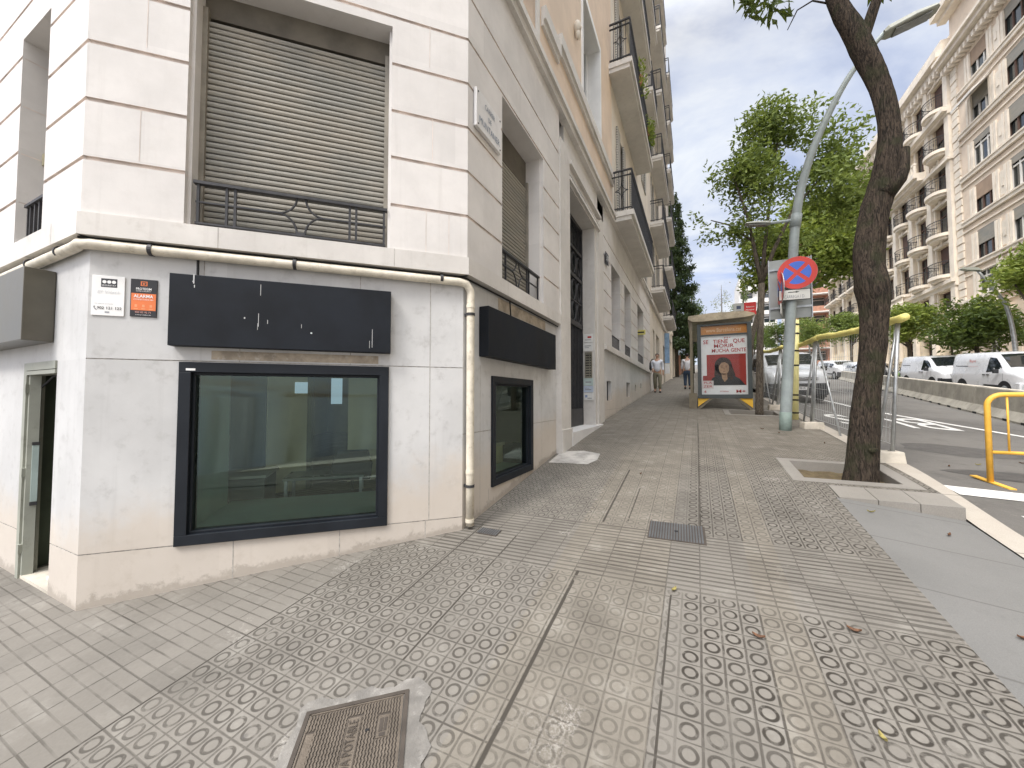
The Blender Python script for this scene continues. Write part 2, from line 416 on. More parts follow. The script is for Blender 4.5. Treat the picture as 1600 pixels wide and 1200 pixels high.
def leaf_mat(name, dark, light, tr=.42):
    k = NT(name); g = k.n('ShaderNodeNewGeometry'); rnd = g.outputs['Random Per Island']
    col = k.mix(rnd, dark, light)
    b = k.n('ShaderNodeBsdfPrincipled'); k.link(col, b.inputs['Base Color']); b.inputs['Roughness'].default_value = .5; b.inputs['Specular IOR Level'].default_value = .35
    t = k.n('ShaderNodeBsdfTranslucent'); k.link(k.mix(.5, col, (.22, .26, .03)), t.inputs[0])
    m = k.n('ShaderNodeMixShader'); m.inputs[0].default_value = tr; k.link(b.outputs[0], m.inputs[1]); k.link(t.outputs[0], m.inputs[2])
    k.link(m.outputs[0], k.out.inputs[0]); return k.m
M['leaf'] = leaf_mat('street_tree_leaf', (.07, .115, .025), (.28, .36, .10))
M['leaf_dark'] = leaf_mat('dark_leaf', (.03, .055, .012), (.11, .165, .04))
M['leaf_lime'] = leaf_mat('lime_leaf', (.12, .18, .03), (.30, .36, .08))
M['needle'] = leaf_mat('conifer_needles', (.018, .038, .012), (.06, .095, .03), .12)
M['twig_pale'] = leaf_mat('pale_young_leaf', (.15, .16, .08), (.3, .3, .18), .2)
def bark_mat(name, a, b, moss=None):
    k = NT(name); p = k.xyz()
    v = k.comb(k.mul(p[0], 52.), k.mul(p[1], 52.), k.mul(p[2], 9.)); n = k.noise(1., 5, .7, v, 1.2); n2 = k.noise(5, 4)
    col = k.mix(k.step(.38, .62, n), a, b)
    if moss: col = k.mix(k.mul(k.step(.48, .68, n2), .6), col, moss)
    k.bsdf(col, .92, k.bump(n, 1., .03), 0, .25); return k.m
M['bark'] = bark_mat('fissured_dark_bark', (.012, .0095, .0075), (.080, .060, .044), (.035, .04, .018))
M['bark_grey'] = bark_mat('grey_brown_bark', (.05, .042, .034), (.16, .135, .105))
M['skin'] = mat('skin', (.42, .25, .17), .5, .08, 20)
M['shirt'] = mat('pale_shirt', (.66, .70, .78), .8, .06, 12)
M['khaki'] = mat('khaki_cloth', (.17, .16, .115), .85, .1, 12)
M['denim'] = mat('dark_denim', (.035, .055, .09), .85, .12, 12)
M['hair'] = mat('dark_grey_hair', (.08, .065, .055), .7, .2, 20)
M['int_wall'] = mat('interior_olive_wall', (.80, .76, .54), .8, .08, 1.5)
M['int_dark'] = mat('interior_dark', (.085, .105, .075), .8, .2, 2)
M['int_teal'] = mat('teal_display_ledge', (.60, .84, .75), .35, .06, 3)
M['int_floor'] = mat('interior_floor', (.12, .12, .10), .5, .15, 2)
M['door_green'] = mat('pale_green_door_paint', (.30, .31, .265), .5, .12, 3, dirt=(.15, .15, .12), dirtamt=.6)
# ================================================================== SETTING
def frange(a, b, s):
    n = max(1, int(round((b-a)/s))); return [a+(b-a)*i/n for i in range(n+1)]
def sheet(name, m, xs, ys, z, skip=None, kind='structure'):
    mb = MB(); nx, ny = len(xs), len(ys)
    vs = [(x, y, z(x, y)) for y in ys for x in xs]; fs = []
    for j in range(ny-1):
        for i in range(nx-1):
            cx, cy = (xs[i]+xs[i+1])/2, (ys[j]+ys[j+1])/2
            if skip and skip(cx, cy): continue
            a = j*nx+i; fs.append((a, a+1, a+nx+1, a+nx))
    mb.add(vs, fs); o = mb.build(name, m, smooth=True); o['kind'] = kind; return o
M['pit_stone'] = granite_mat('tree_pit_stone', (.19, .178, .158), (.235, .22, .197), [])
PITS = [(1.05, 1.85, 5.22, 5.95), (.75, 1.75, 10.85, 11.75)]
RX, KX0, KX1 = 1.18, 2.05, 2.25
def ramp_drop(x): return .105*min(max((x-RX)/(KX0-RX), 0), 1)
def pav_skip(x, y):
    if y < 4.66 and x > RX: return True
    for a, b, c, d in PITS:
        if a < x < b and c < y < d: return True
    return False
xs = sorted(set([-16, -12, -8, -6, -5, -4, -3, -2, -1.91, -1, 0, .75, 1.05, RX, 1.75, 1.85, KX0]))
ys = sorted(set(frange(-6, 4.4, .8)+[4.66, 5.0, 5.22, 5.5, 5.95, 6.25, 6.6, 7, 7.5, 8, 9, 10, 10.85, 11.75]+frange(12.5, 90, 2.5)))
sheet('pavement', M['pavement'], xs, ys, gz, pav_skip)
# dropped granite ramp at the crossing
sheet('granite_ramp', M['granite'], frange(RX, KX0, .15), frange(-6, 4.66, .8), lambda x, y: gz(x, y)-ramp_drop(x))
# upstand between ramp and pavement + slabs round the tree pit
mb = MB()
for i in range(3):
    xa, xb = RX+.02+(KX0-RX-.02)*i/3+.003, RX+.02+(KX0-RX-.02)*(i+1)/3-.003
    P = []
    for (x, y) in ((xa, 4.655), (xb, 4.655), (xb, 5.0), (xa, 5.0)): P.append((x, y, gz(min(x, 2.2), y)+.006))
    mb.add(P+[(p[0], p[1], p[2]-.25) for p in P], [(0, 1, 2, 3), (0, 4, 5, 1), (1, 5, 6, 2), (3, 7, 4, 0)])
o = mb.build('ramp_kerb_stones', M['pit_stone']); o['kind'] = 'structure'
# kerb: flush at the crossing, upstanding beyond it
mb = MB()
for y0 in frange(-6, 89, 1.0)[:-1]:
    y1 = y0+1.0
    def kz(x, y):
        if y < 4.3: return gz(1.2, y)-.105+.012
        return gz(KX0, y)+.006-.10*(1-sm(4.3, 6.4, y))
    for a, b in ([(y0+.25*i, y0+.25*i+.25) for i in range(4)] if 3 < y0 < 7 else ((y0, y1),)):
        q = [(KX0, a, kz(0, a)), (KX1, a, kz(0, a)), (KX1, b, kz(0, b)), (KX0, b, kz(0, b))]
        mb.add(q, [(0, 1, 2, 3)])
        mb.add([q[1], q[2], (KX1, b, q[2][2]-.3), (KX1, a, q[1][2]-.3)], [(0, 3, 2, 1)])
for y in frange(4.66, 7, .3)[:-1]: mb.quad((KX0, y, gz(KX0, y)+.004), (KX0, y, gz(KX0, y)-.2), (KX0, y+.3, gz(KX0, y+.3)-.2), (KX0, y+.3, gz(KX0, y+.3)+.004))
o = mb.build('kerb', M['kerb']); o['kind'] = 'structure'
# tree pits: soil and side walls
for (a, b, c, d) in PITS:
    mb = MB(); g = lambda x, y: gz(x, y)
    for (p, q) in (((a, c), (b, c)), ((b, c), (b, d)), ((b, d), (a, d)), ((a, d), (a, c))):
        mb.quad((p[0], p[1], g(*p)), (q[0], q[1], g(*q)), (q[0], q[1], g(*q)-.3), (p[0], p[1], g(*p)-.3))
    o = mb.build('tree_pit_edge', M['pit_stone']); o['kind'] = 'structure'
    # stone frame
    mb = MB(); w = .13
    for (x0, x1, y0, y1) in ((a-w, b+w, c-w, c-.006), (a-w, b+w, d+.006, d+w), (a-w, a-.006, c-.006, d+.006), (b+.006, b+w, c-.006, d+.006)):
        P = [(x, y, gz(x, y)+.005) for (x, y) in ((x0, y0), (x1, y0), (x1, y1), (x0, y1))]
        mb.add(P+[(p[0], p[1], p[2]-.06) for p in P], [(0, 1, 2, 3), (0, 4, 5, 1), (1, 5, 6, 2), (2, 6, 7, 3), (3, 7, 4, 0)])
    o = mb.build('tree_pit_frame', M['pit_stone']); o['kind'] = 'structure'
    rs = random.Random(3)
    sheet('soil', M['soil'], frange(a-.02, b+.02, .08), frange(c-.02, d+.02, .08), lambda x, y: gz(x, y)-.10+rs.uniform(-.015, .015))
# road, far pavement, distant ground
rz = lambda x, y: gz(x, y)
sheet('road', M['asphalt'], sorted(set(frange(KX1, 11.75, .95)+[13.6])), sorted(set(frange(-30, 4.4, 2)+frange(4.4, 8, .4)+frange(8, 90, 2.5))), rz)
sheet('far_pavement', M['pale_concrete'], [13.6, 17.6], frange(-30, 90, 3), lambda x, y: rz(13.6, y)+.13)
mb = MB()
for y in frange(-30, 89, 1): mb.quad((13.6, y, rz(13.6, y)-.1), (13.6, y+1, rz(13.6, y+1)-.1), (13.6, y+1, rz(13.6, y+1)+.13), (13.6, y, rz(13.6, y)+.13))
o = mb.build('far_kerb', M['kerb']); o['kind'] = 'structure'
sheet('side_street', M['asphalt'], [-60, -16, -8, 0, KX1], frange(-30, -6, 3), lambda x, y: prof(y)-.12)
sheet('ground', M['ground'], frange(-300, 300, 40), frange(-60, 420, 15), lambda x, y: prof(y)-1.3+(.6 if y > 92 else 0))
# ------------------------------------------------------------------ road paint
def road_poly(mb, pts, dz=.005, n=1):
    mb.poly([(x, y, gz(max(x, 2.26), y)+dz) for x, y in pts])
def road_strip(mb, p, q, w, dz=.005, seg=14):
    for i in range(seg):
        a = [p[0]+(q[0]-p[0])*i/seg, p[1]+(q[1]-p[1])*i/seg]; b = [p[0]+(q[0]-p[0])*(i+1)/seg, p[1]+(q[1]-p[1])*(i+1)/seg]
        mb.quad(*[(x, y, gz(x, y)+dz) for x, y in ((a[0]-w, a[1]), (a[0]+w, a[1]), (b[0]+w, b[1]), (b[0]-w, b[1]))])
mb = MB()
road_strip(mb, (5.75, 9.2), (4.35, 14.2), .07); road_strip(mb, (4.35, 14.2), (3.95, 19.5), .06)
mb.build('lane_marking', M['road_white'])['kind'] = 'structure'
mb = MB()
for (x0, y0, y1) in ((2.34, 5.40, 5.72), (2.5, 4.62, 4.92)):
    for i in range(12):
        a, b = x0+i*.35, x0+(i+1)*.35
        mb.quad(*[(x, y, gz(x, y)+.006) for x, y in ((a, y0), (b, y0), (b, y1), (a, y1))])
for i in range(10):  # out of view bars, added as lines mirrored in the shop window
    a = 2.7+i*.95
    mb.quad(*[(x, y, gz(x, y)+.006) for x, y in ((a, -3.6), (a+.5, -3.6), (a+.5, -.4), (a, -.4))])
mb.build('crosswalk_marking', M['road_white'])['kind'] = 'structure'
tm = text_mb('BUS', (0, 0, 0), (-1, 0, 0), (0, -1, 0), 2.6, width=1.9, depth=0)
tm.v = [(p[0]+3.85, p[1]+11.75, gz(p[0]+3.85, p[1]+11.75)+.006) for p in tm.v]
tm.build('bus_lane_marking', M['road_white'])['kind'] = 'structure'
# asphalt patches on the road near the crossing
mb = MB()
for (cx, cy, rx, ry) in ((3.6, 8.3, .75, .5), (4.6, 7.0, .9, .45), (3.4, 6.6, .7, .3)):
    rr = random.Random(cx)
    pts = [(cx+rx*math.cos(a)*rr.uniform(.8, 1.1), cy+ry*math.sin(a)*rr.uniform(.8, 1.1)) for a in np.linspace(0, 6.28, 15)[:-1]]
    mb.poly([(x, y, gz(x, y)+.003) for x, y in pts])
mb.build('road_patch', mat('dark_patch_asphalt', (.085, .08, .075), .9, .2, 8, .4, 150))['kind'] = 'structure'
# ------------------------------------------------------------------ covers in the pavement
def cover(name, label, cx, cy, w, d, m, rot=0, frame=.02):
    t = thing(name, label, 'manhole cover', (cx, cy, gz(cx, cy)), rot)
    mb = MB(); s = math.atan(.137) if cy < 5.5 else math.atan(.083)
    return t
def gzl(t, x, y): # local point on t -> z offset on the pavement
    c, s = math.cos(t.rotation_euler.z), math.sin(t.rotation_euler.z)
    X, Y = t.location.x+x*c-y*s, t.location.y+x*s+y*c
    return gz(X, Y)-t.location.z
def flat_mb(t, mb, rects, z):
    for (x0, x1, y0, y1) in rects:
        P = [(x, y, gzl(t, x, y)+z) for x, y in ((x0, y0), (x1, y0), (x1, y1), (x0, y1))]
        mb.add(P+[(p[0], p[1], p[2]-.012) for p in P], [(0, 1, 2, 3), (0, 4, 5, 1), (1, 5, 6, 2), (2, 6, 7, 3), (3, 7, 4, 0)])
    return mb
iron_br = mat('brown_cast_iron', (.135, .112, .088), .55, .15, 12, .2, 90, metal=.25, dirt=(.06, .05, .04), dirtamt=.5)
iron_lo = mat('cast_iron_recess', (.055, .045, .036), .75, .2, 12)
t = thing('water_meter_cover', 'brown cast iron cover with raised lettering set in a cement patch in the foreground', 'manhole cover', (-1.245, 1.10, gz(-1.245, 1.10)), R(37))
W, D = .20, .27
mb = MB(); P = [(x, y, gzl(t, x, y)+.005) for x, y in [(-.27, -.42), (.36, -.42)]+[(.30+.022*math.sin(i*.75)+.007*math.sin(i*2.1), -.3+.03*i) for i in range(21)]+[(.29-.0275*i, .345+.015*math.sin(i*.8)+.006*math.sin(i*2.3)) for i in range(1, 20)]+[(-.26+.012*math.sin(i*.9), .32-.04*i) for i in range(16)]]
mb.poly(P); mb.build('cement_surround', mat('cement_patch', (.17, .16, .145), .9, .25, 7, .4, 60, dirt=(.33, .315, .29), dirtamt=.7), t, local=True)
flat_mb(t, MB(), [(-W-.022, -W-.004, -D-.022, D+.022), (W+.004, W+.022, -D-.022, D+.022), (-W-.004, W+.004, D+.004, D+.022), (-W-.004, W+.004, -D-.022, -D-.004)], .011).build('frame', iron_lo, t, local=True)
plate = flat_mb(t, MB(), [(-W, W, -D, D)], .008).build('plate', iron_lo, t, local=True)
mb = MB(); rects = []
pitch = .0128; n = int(2*W/pitch)
for i in range(n):
    x = -W+.008+i*pitch
    segs = [(-D+.01, D-.012)]
    if -.033 < x < .033: segs = [(D-.055, D-.012)]
    if x < -W+.045: segs = [(D-.085, D-.012)]
    if .095 < x < .15: segs = [(D-.075, D-.012), (-D+.01, D-.19)]
    for (a, b) in segs:
        m_ = max(2, int((b-a)/.0115)); zz = []
        for j in range(m_+1):
            y = a+(b-a)*j/m_; zz.append((x+(.0019 if j % 2 else -.0019), y))
        for j in range(m_):
            (xa, ya), (xb, yb) = zz[j], zz[j+1]
            mb.quad(*[(X, Y, gzl(t, X, Y)+.0125) for X, Y in ((xa-.0035, ya), (xa+.0035, ya), (xb+.0035, yb), (xb-.0035, yb))])
mb.build('tread_ribs', iron_br, t, local=True)
flat_mb(t, MB(), [(-.031, .031, -D+.01, D-.065), (-W+.012, -W+.042, -D+.01, D-.095), (.10, .148, D-.185, D-.085), (-W, -W+.006, -D, D), (W-.006, W, -D, D), (-W, W, D-.006, D)], .0115).build('smooth_panel', iron_br, t, local=True)
flat_mb(t, MB(), [(.108, .124, D-.16, D-.1), (.128, .140, D-.16, D-.1), (.112, .136, D-.182, D-.166), (-.029, -.026, -D+.02, D-.07), (.026, .029, -D+.02, D-.07)], .013).build('cast_mark', iron_lo, t, local=True)
flat_mb(t, MB(), [(.052, .068, D-.145, D-.135)], .0136).build('key_hole', M['rubber'], t, local=True)
tm = text_mb('AIGUA / AGUA POTABLE', (0, 0, 0), (0, 1, 0), (-1, 0, 0), .054, width=.42, depth=0)
tm.v = [(p[0], p[1]-.02, gzl(t, p[0], p[1])+.0142) for p in tm.v]
tm.build('lettering', iron_lo, t, local=True)
grey_iron = mat('grey_utility_cover', (.085, .088, .092), .55, .15, 10, .2, 90, metal=.2)
t = thing('utility_cover', 'grey ribbed square cover set in the striped paving band', 'manhole cover', (-.17, 3.47, gz(-.17, 3.47)), R(2))
flat_mb(t, MB(), [(-.215, .215, -.155, .155)], .006).build('plate', iron_lo, t, local=True)
flat_mb(t, MB(), [(-.205+i*.0205, -.205+i*.0205+.012, -.148, .148) for i in range(20)], .010).build('ribs', grey_iron, t, local=True)
flat_mb(t, MB(), [(-.014, .014, -.012, .012)], .012).build('key_hole', M['rubber'], t, local=True)
t = thing('drain_cover', 'small dark square drain cover at the foot of the downpipe', 'drain cover', (-1.66, 2.98, gz(-1.66, 2.98)), 0)
flat_mb(t, MB(), [(-.1, .1, -.055, .055)], .006).build('plate', iron_lo, t, local=True)
flat_mb(t, MB(), [(-.092+i*.0215, -.092+i*.0215+.013, -.048, .048) for i in range(9)], .009).build('ribs', grey_iron, t, local=True)
# cement patch by the doorway
mb = MB(); rr = random.Random(5)
pts = [(-1.86, 5.02), (-1.6, 5.05), (-1.33, 5.07), (-1.25, 5.3), (-1.28, 5.62), (-1.55, 5.72), (-1.86, 5.6)]
mb.poly([(x, y, gz(x, y)+.006) for x, y in pts])
mb.build('cement_repair', mat('pale_cement_repair', (.40, .385, .36), .9, .25, 6, .4, 60, dirt=(.2, .18, .16), dirtamt=.6))['kind'] = 'structure'
# fallen leaves
lf = mat('dry_leaf', (.13, .065, .035), .8, .4, 40); ly = mat('yellow_leaf', (.27, .23, .08), .8, .3, 40)
rl = random.Random(11)
spots = [(.72, 2.62, 0, 'curled brown leaf on the striped paving band'), (.27, 2.4, 0, 'brown leaf at the near edge of the striped band'), (-.15, 2.66, 1, 'yellow leaf at the corner of the dark ring tiles'),
         (.62, 1.98, 1, 'small green yellow leaf on the ring tiles'), (1.06, 1.66, 1, 'pale yellow leaf on the ring tiles beside the granite'), (1.47, 2.9, 0, 'dark dry leaf on the grey granite ramp'),
         (1.75, 4.2, 0, 'dry leaf near the kerb end of the granite ramp'), (1.35, 4.4, 1, 'pale leaf lying under the ramp upstand'), (-.62, 4.85, 0, 'brown leaf on the distant ring paving'), (2.62, 7.4, 0, 'dry leaf on the asphalt beside the fence'),
         (3.3, 7.2, 1, 'pale scrap on the asphalt ahead of the crosswalk'), (2.9, 6.9, 0, 'brown leaf on the asphalt near the fence foot'), (3.9, 7.6, 0, 'dry leaf on the dark asphalt patch'), (1.75, 7.4, 0, 'dry leaf on the pavement by the lamp post'),
         (1.3, 8.2, 0, 'brown leaf in front of the lamp post'), (1.1, 8.6, 0, 'brown leaf left of the lamp post foot')]
for (x, y, c, lab) in spots:
    a = rl.uniform(0, 6.28); L, w = rl.uniform(.022, .036), rl.uniform(.008, .014); mb = MB()
    rows = []
    for i in range(5):
        s = -1+i*.5; ww = w*(1-s*s)*1.0+.001; zz = .006+.012*s*s
        rows.append([(s*L, ww, zz+.008), (s*L, 0, zz), (s*L, -ww, zz+.010)])
    vs = [p for q in rows for p in q]
    fs = [(i*3+j, i*3+j+1, i*3+j+4, i*3+j+3) for i in range(4) for j in range(2)]
    mb.add([(p[0]*math.cos(a)-p[1]*math.sin(a), p[0]*math.sin(a)+p[1]*math.cos(a), p[2]) for p in vs], fs)
    zz = gz(x, y)-(ramp_drop(x) if (y < 4.66 and x > RX) else 0)
    o = mb.build('fallen_leaf', ly if c else lf); o.location = (x, y, zz)
    tag(o, lab, 'leaf', 'fallen leaves')
# ================================================================== BUILDINGS ON THE LEFT
class Frame:
    """a vertical wall plane: origin O(x,y), direction U, outward normal N"""
    def __init__(s, O, U):
        s.O = Vector((O[0], O[1], 0)); s.U = Vector((U[0], U[1], 0)).normalized(); s.N = Vector((s.U.y, -s.U.x, 0))
    def p(s, u, z, off=0.): q = s.O+s.U*u+s.N*off; return (q.x, q.y, z)
    def box(s, mb, u0, u1, z0, z1, o0, o1):
        return mb.obox(s.p(u0, z0, o0), s.U*(u1-u0), s.N*(o1-o0), Vector((0, 0, z1-z0)))
def wall(mb, F, u0, u1, z0, z1, off=0., holes=(), grooves=(), gd=.02, gm=1, rm=0, ends=False):
    """panel with openings (ua,ub,za,zb,depth) and horizontal grooves (z,height); material 0 stone, gm grooves"""
    us = sorted(set([u0, u1]+[h[i] for h in holes for i in (0, 1) if u0 < h[i] < u1]))
    zs = sorted(set([z0, z1]+[h[i] for h in holes for i in (2, 3) if z0 < h[i] < z1]+[g for q in grooves for g in (q[0], q[0]+q[1]) if z0 < g < z1]))
    for i in range(len(us)-1):
        for j in range(len(zs)-1):
            a, b, c, d = us[i], us[i+1], zs[j], zs[j+1]; cu, cz = (a+b)/2, (c+d)/2
            if any(h[0] < cu < h[1] and h[2] < cz < h[3] for h in holes): continue
            ing = any(g[0] < cz < g[0]+g[1] for g in grooves)
            o = off-(gd if ing else 0); mb.cur = gm if ing else 0
            mb.quad(F.p(a, c, o), F.p(b, c, o), F.p(b, d, o), F.p(a, d, o))
            if ing:
                mb.quad(F.p(a, c, off), F.p(b, c, off), F.p(b, c, o), F.p(a, c, o))
                mb.quad(F.p(a, d, o), F.p(b, d, o), F.p(b, d, off), F.p(a, d, off))
    mb.cur = rm
    for (a, b, c, d, dep) in [h[:5] for h in holes]:
        o = off-dep
        mb.quad(F.p(a, c, off), F.p(a, c, o), F.p(a, d, o), F.p(a, d, off))
        mb.quad(F.p(b, c, o), F.p(b, c, off), F.p(b, d, off), F.p(b, d, o))
        mb.quad(F.p(a, d, o), F.p(b, d, o), F.p(b, d, off), F.p(a, d, off))
        mb.quad(F.p(a, c, off), F.p(b, c, off), F.p(b, c, o), F.p(a, c, o))
        for g in grooves:  # grooves run on into the reveal as fine lines
            if c < g[0] < d:
                mb.cur = gm
                for (uu, sg) in ((a, 1), (b, -1)):
                    P = [F.p(uu+sg*.001, zz, oo) for zz, oo in ((g[0]+.004, off-gd), (g[0]+.004, o), (g[0]+.014, o), (g[0]+.014, off-gd))]
                    mb.poly(P if sg > 0 else P[::-1])
                mb.cur = rm
    mb.cur = 0
A, B = (-3.782, 1.101), (-1.91, 2.94)
XF = -1.91
FC = Frame(A, (B[0]-A[0], B[1]-A[1])); LC = math.hypot(B[0]-A[0], B[1]-A[1])
FL = Frame((-20, A[1]), (1, 0)); UL = 20-3.782        # left wall runs from x=-20 to A (u=UL at A)
FR = Frame(B, (0, 1))                                  # right wall, u = Y-2.94
y2u = lambda y: y-B[1]
T = .414
b1 = thing('corner_building', 'white stone corner building with a chamfered shopfront and rolled shutters upstairs', 'building', (A[0], A[1], prof(A[1])))
G6 = [(z, .028) for z in (3.215, 3.63, 4.04, 4.455, 4.875, 5.31)]
# ground-floor marble
JH = [(.515, .007), (1.85, .007)]
mb = MB()
wall(mb, FC, 0, LC, -.4, 2.70, 0, [(.53, 1.985, .515, 1.845, .16)], JH, .005)
wall(mb, FL, 0, UL, -.6, 2.70, 0, [(UL-1.15, UL-.50, .14, 1.86, .10)], [(.515, .007)], .005)
wall(mb, FR, 0, y2u(5.50), -.2, 2.70, 0, [(y2u(3.47), y2u(4.56), .67, 1.81, .16)], [(1.25, .007)], .005)
# vertical joints between the slabs (dark filled, 1 mm proud)
mb.cur = 1
def vj(F, u, z0, z1): mb.quad(*[F.p(a, z, .0012) for a, z in ((u-.003, z0), (u+.003, z0), (u+.003, z1), (u-.003, z1))])
for (u, a, b) in ((.89, 0, .515), (1.62, .1, .515), (2.3, .2, .515), (.9, 1.85, 1.96), (1.68, 1.85, 1.96), (.66, 2.47, 2.7), (1.75, 2.47, 2.7), (2.33, .52, 2.7)): vj(FC, u, a, b)
for (u, a, b) in ((y2u(3.42), .3, .67), (y2u(4.9), .7, 1.9), (y2u(3.25), .4, 1.9)): vj(FR, u, a, b)
mb.cur = 0
mb.build('base_wall', [M['base_stone'], M['joint']], b1)
# patchy repairs above the signs
mb = MB()
for (u0, u1, z0, z1) in ((.72, 1.9, 1.868, 1.935),): mb.quad(*[FC.p(u, z, .002) for u, z in ((u0, z0), (u1, z0), (u1, z1), (u0, z1))])
mort = mat('stained_mortar', (.36, .31, .245), .9, .3, 7, .3, 60, dirt=(.52, .49, .44), dirtamt=.9); mb.build('mortar_patch', mort, b1); mb = MB()
for (u0, u1, z0, z1) in ((y2u(3.62), y2u(5.05), 2.53, 2.66),): mb.quad(*[FR.p(u, z, .002) for u, z in ((u0, z0), (u1, z0), (u1, z1), (u0, z1))])
mb.build('mortar_patch', mort, b1)
# plinth ledge (string course)
P_ = .08
def ring_course(name, z0, z1, p, m, y_end, joints=True, slope=0.):
    mb = MB()
    for F, u0, u1 in ((FL, 0, UL+T*p), (FC, -T*p, LC+T*p), (FR, -T*p, y_end)):
        q = [F.p(u0, z0, 0), F.p(u1, z0, 0), F.p(u1, z0, p-slope), F.p(u0, z0, p-slope), F.p(u0, z1, 0), F.p(u1, z1, 0), F.p(u1, z1, p), F.p(u0, z1, p)]
        mb.add(q, [(0, 1, 2, 3), (3, 2, 6, 7), (7, 6, 5, 4), (1, 5, 6, 2), (0, 3, 7, 4)])
        if joints:
            mb.cur = 1; u = u0+.8
            while u < u1-.2:
                mb.quad(*[F.p(a, z, p+.0012) for a, z in ((u-.002, z0), (u+.002, z0), (u+.002, z1), (u-.002, z1))]); u += 1.25
            mb.cur = 0
    return mb.build(name, [m, M['joint']], b1)
ring_course('ledge', 2.69, 2.845, P_, M['ledge'], y2u(5.50))
# upper ashlar
U_ = .06; ZT = 21.
wcH = (.548, 1.982, 2.8451, 4.80, .34)
wrH = (y2u(3.60), y2u(4.83), 2.8451, 4.86, .40)
wlH = (UL-1.32, UL-.70, 2.8451, 4.62, .42)
mb = MB()
wall(mb, FC, -T*U_, LC+T*U_, 2.8451, 6.0, U_, [wcH], G6, .014)
wall(mb, FL, 0, UL+T*U_, 2.8451, 6.0, U_, [wlH], G6, .014)
wall(mb, FR, -T*U_, y2u(5.52), 2.8451, 6.0, U_, [wrH], G6, .014)
mb.cur = 1
def vj2(F, u, z0, z1): mb.quad(*[F.p(a, z, U_+.0012) for a, z in ((u-.0025, z0), (u+.0025, z0), (u+.0025, z1), (u-.0025, z1))])
for (u, k) in ((.28, 1), (.30, 3), (2.28, 0), (2.33, 2), (2.48, 0), (2.3, 4)):
    z0 = [2.85, 3.26, 3.68, 4.10, 4.52][k]; vj2(FC, u, z0, z0+.38)
for (u, k) in ((y2u(5.2), 1), (y2u(5.1), 3)):
    z0 = [2.85, 3.26, 3.68, 4.10, 4.52][k]; vj2(FR, u, z0, z0+.38)
mb.cur = 0
mb.build('ashlar_wall', [M['stone'], M['groove']], b1)
# inner jamb fillet round the big opening (stepped jamb)
mb = MB()
for F, h in ((FC, wcH), (FR, wrH)):
    a, b, c, d, dep = h
    for (u0, u1) in ((a, a+.022), (b-.022, b)):
        mb = MB(); F.box(mb, u0, u1, c, d, U_-dep, U_-.045); mb.build('inner_jamb', M['stone'], b1)
# ------------------------------------------------------------------ rolling shutters and window rails
def roller(F, u0, u1, z0, zs, z1, off, name='roller_shutter'):
    """corrugated slats from z0 to zs, hood to z1"""
    mb = MB(); pitch = .0465; n = int((zs-z0)/pitch); prof_ = []
    for i in range(n):
        z = z0+i*pitch
        prof_ += [(z, -.010), (z+.006, -.010), (z+.009, .001), (z+.022, .005), (z+.037, .003), (z+pitch-.002, -.005)]
    for i in range(len(prof_)-1):
        (za, oa), (zb, ob) = prof_[i], prof_[i+1]
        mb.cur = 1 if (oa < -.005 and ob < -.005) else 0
        mb.quad(F.p(u0, za, off+oa), F.p(u1, za, off+oa), F.p(u1, zb, off+ob), F.p(u0, zb, off+ob))
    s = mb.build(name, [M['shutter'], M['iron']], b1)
    gr_ = mat('guide_rail', (.22, .20, .165), .6, .2, 6)
    for a, b in ((u0-.045, u0+.012), (u1-.012, u1+.045)): mb = MB(); F.box(mb, a, b, z0, zs+.05, off-.02, off+.03); mb.build('guide_rail', gr_, s)
    mb = MB(); F.box(mb, u0-.05, u1+.05, zs+.002, z1, off-.10, off-.012)
    mb.build('shutter_hood', mat('shutter_hood', (.125, .112, .09), .8, .25, 3), s)
    return s
roller(FC, .592, 1.936, 2.85, 4.60, 4.80, U_-.175)
roller(FR, y2u(3.65), y2u(4.78), 2.85, 4.5, 4.86, U_-.24)
roller(FL, UL-1.27, UL-.75, 2.85, 4.3, 4.62, U_-.36)
def star_rail(F, u0, u1, z0, z1, off, cu, name='window_railing', star=True, pairs=()):
    mb = MB(); zm = (z0+z1)/2+.01
    F.box(mb, u0-.012, u1+.012, z1-.022, z1, off-.022, off+.022)          # hand rail
    F.box(mb, u0, u1, z0, z0+.014, off-.014, off+.014)
    for u in list(pairs)+[u0+.015, u1-.015]:
        F.box(mb, u-.0085, u+.0085, z0+.014, z1-.022, off-.009, off+.009)
    r = (z1-z0)/2-.008
    if star:
        w = r*1.08
        F.box(mb, u0, cu-w, zm-.009, zm+.003, off-.008, off+.008); F.box(mb, cu+w, u1, zm-.009, zm+.003, off-.008, off+.008)
        t_ = .03
        for sx in (1, -1):
            for sz in (1, -1):
                pts = []
                for i in range(9):
                    s = i/8; a = s*math.pi/2
                    # concave arc between (w,0) and (t_, r)
                    x = w-(w-t_)*math.sin(a); z = r-r*math.cos(a)
                    pts.append(F.p(cu+sx*x, zm-.003+sz*z*.97, off))
                mb.tube(pts, .0085, 6)
        for sz in (1, -1): F.box(mb, cu-t_, cu+t_, zm-.003+sz*r*.95-.007, zm-.003+sz*r*.95+.007, off-.009, off+.009)
    return mb.build(name, M['iron'], b1, smooth=False)
star_rail(FC, .60, 1.945, 2.875, 3.20, U_-.045, 1.30, pairs=(.795, .85, 1.66, 1.71))
star_rail(FR, y2u(3.66), y2u(4.78), 2.88, 3.22, U_-.06, y2u(4.12), pairs=(y2u(3.80), y2u(4.40), y2u(4.46)))
star_rail(FL, UL-1.28, UL-.74, 2.88, 3.2, U_-.06, UL-1.0, star=False, pairs=(UL-1.2, UL-1.1, UL-1.0, UL-.9))
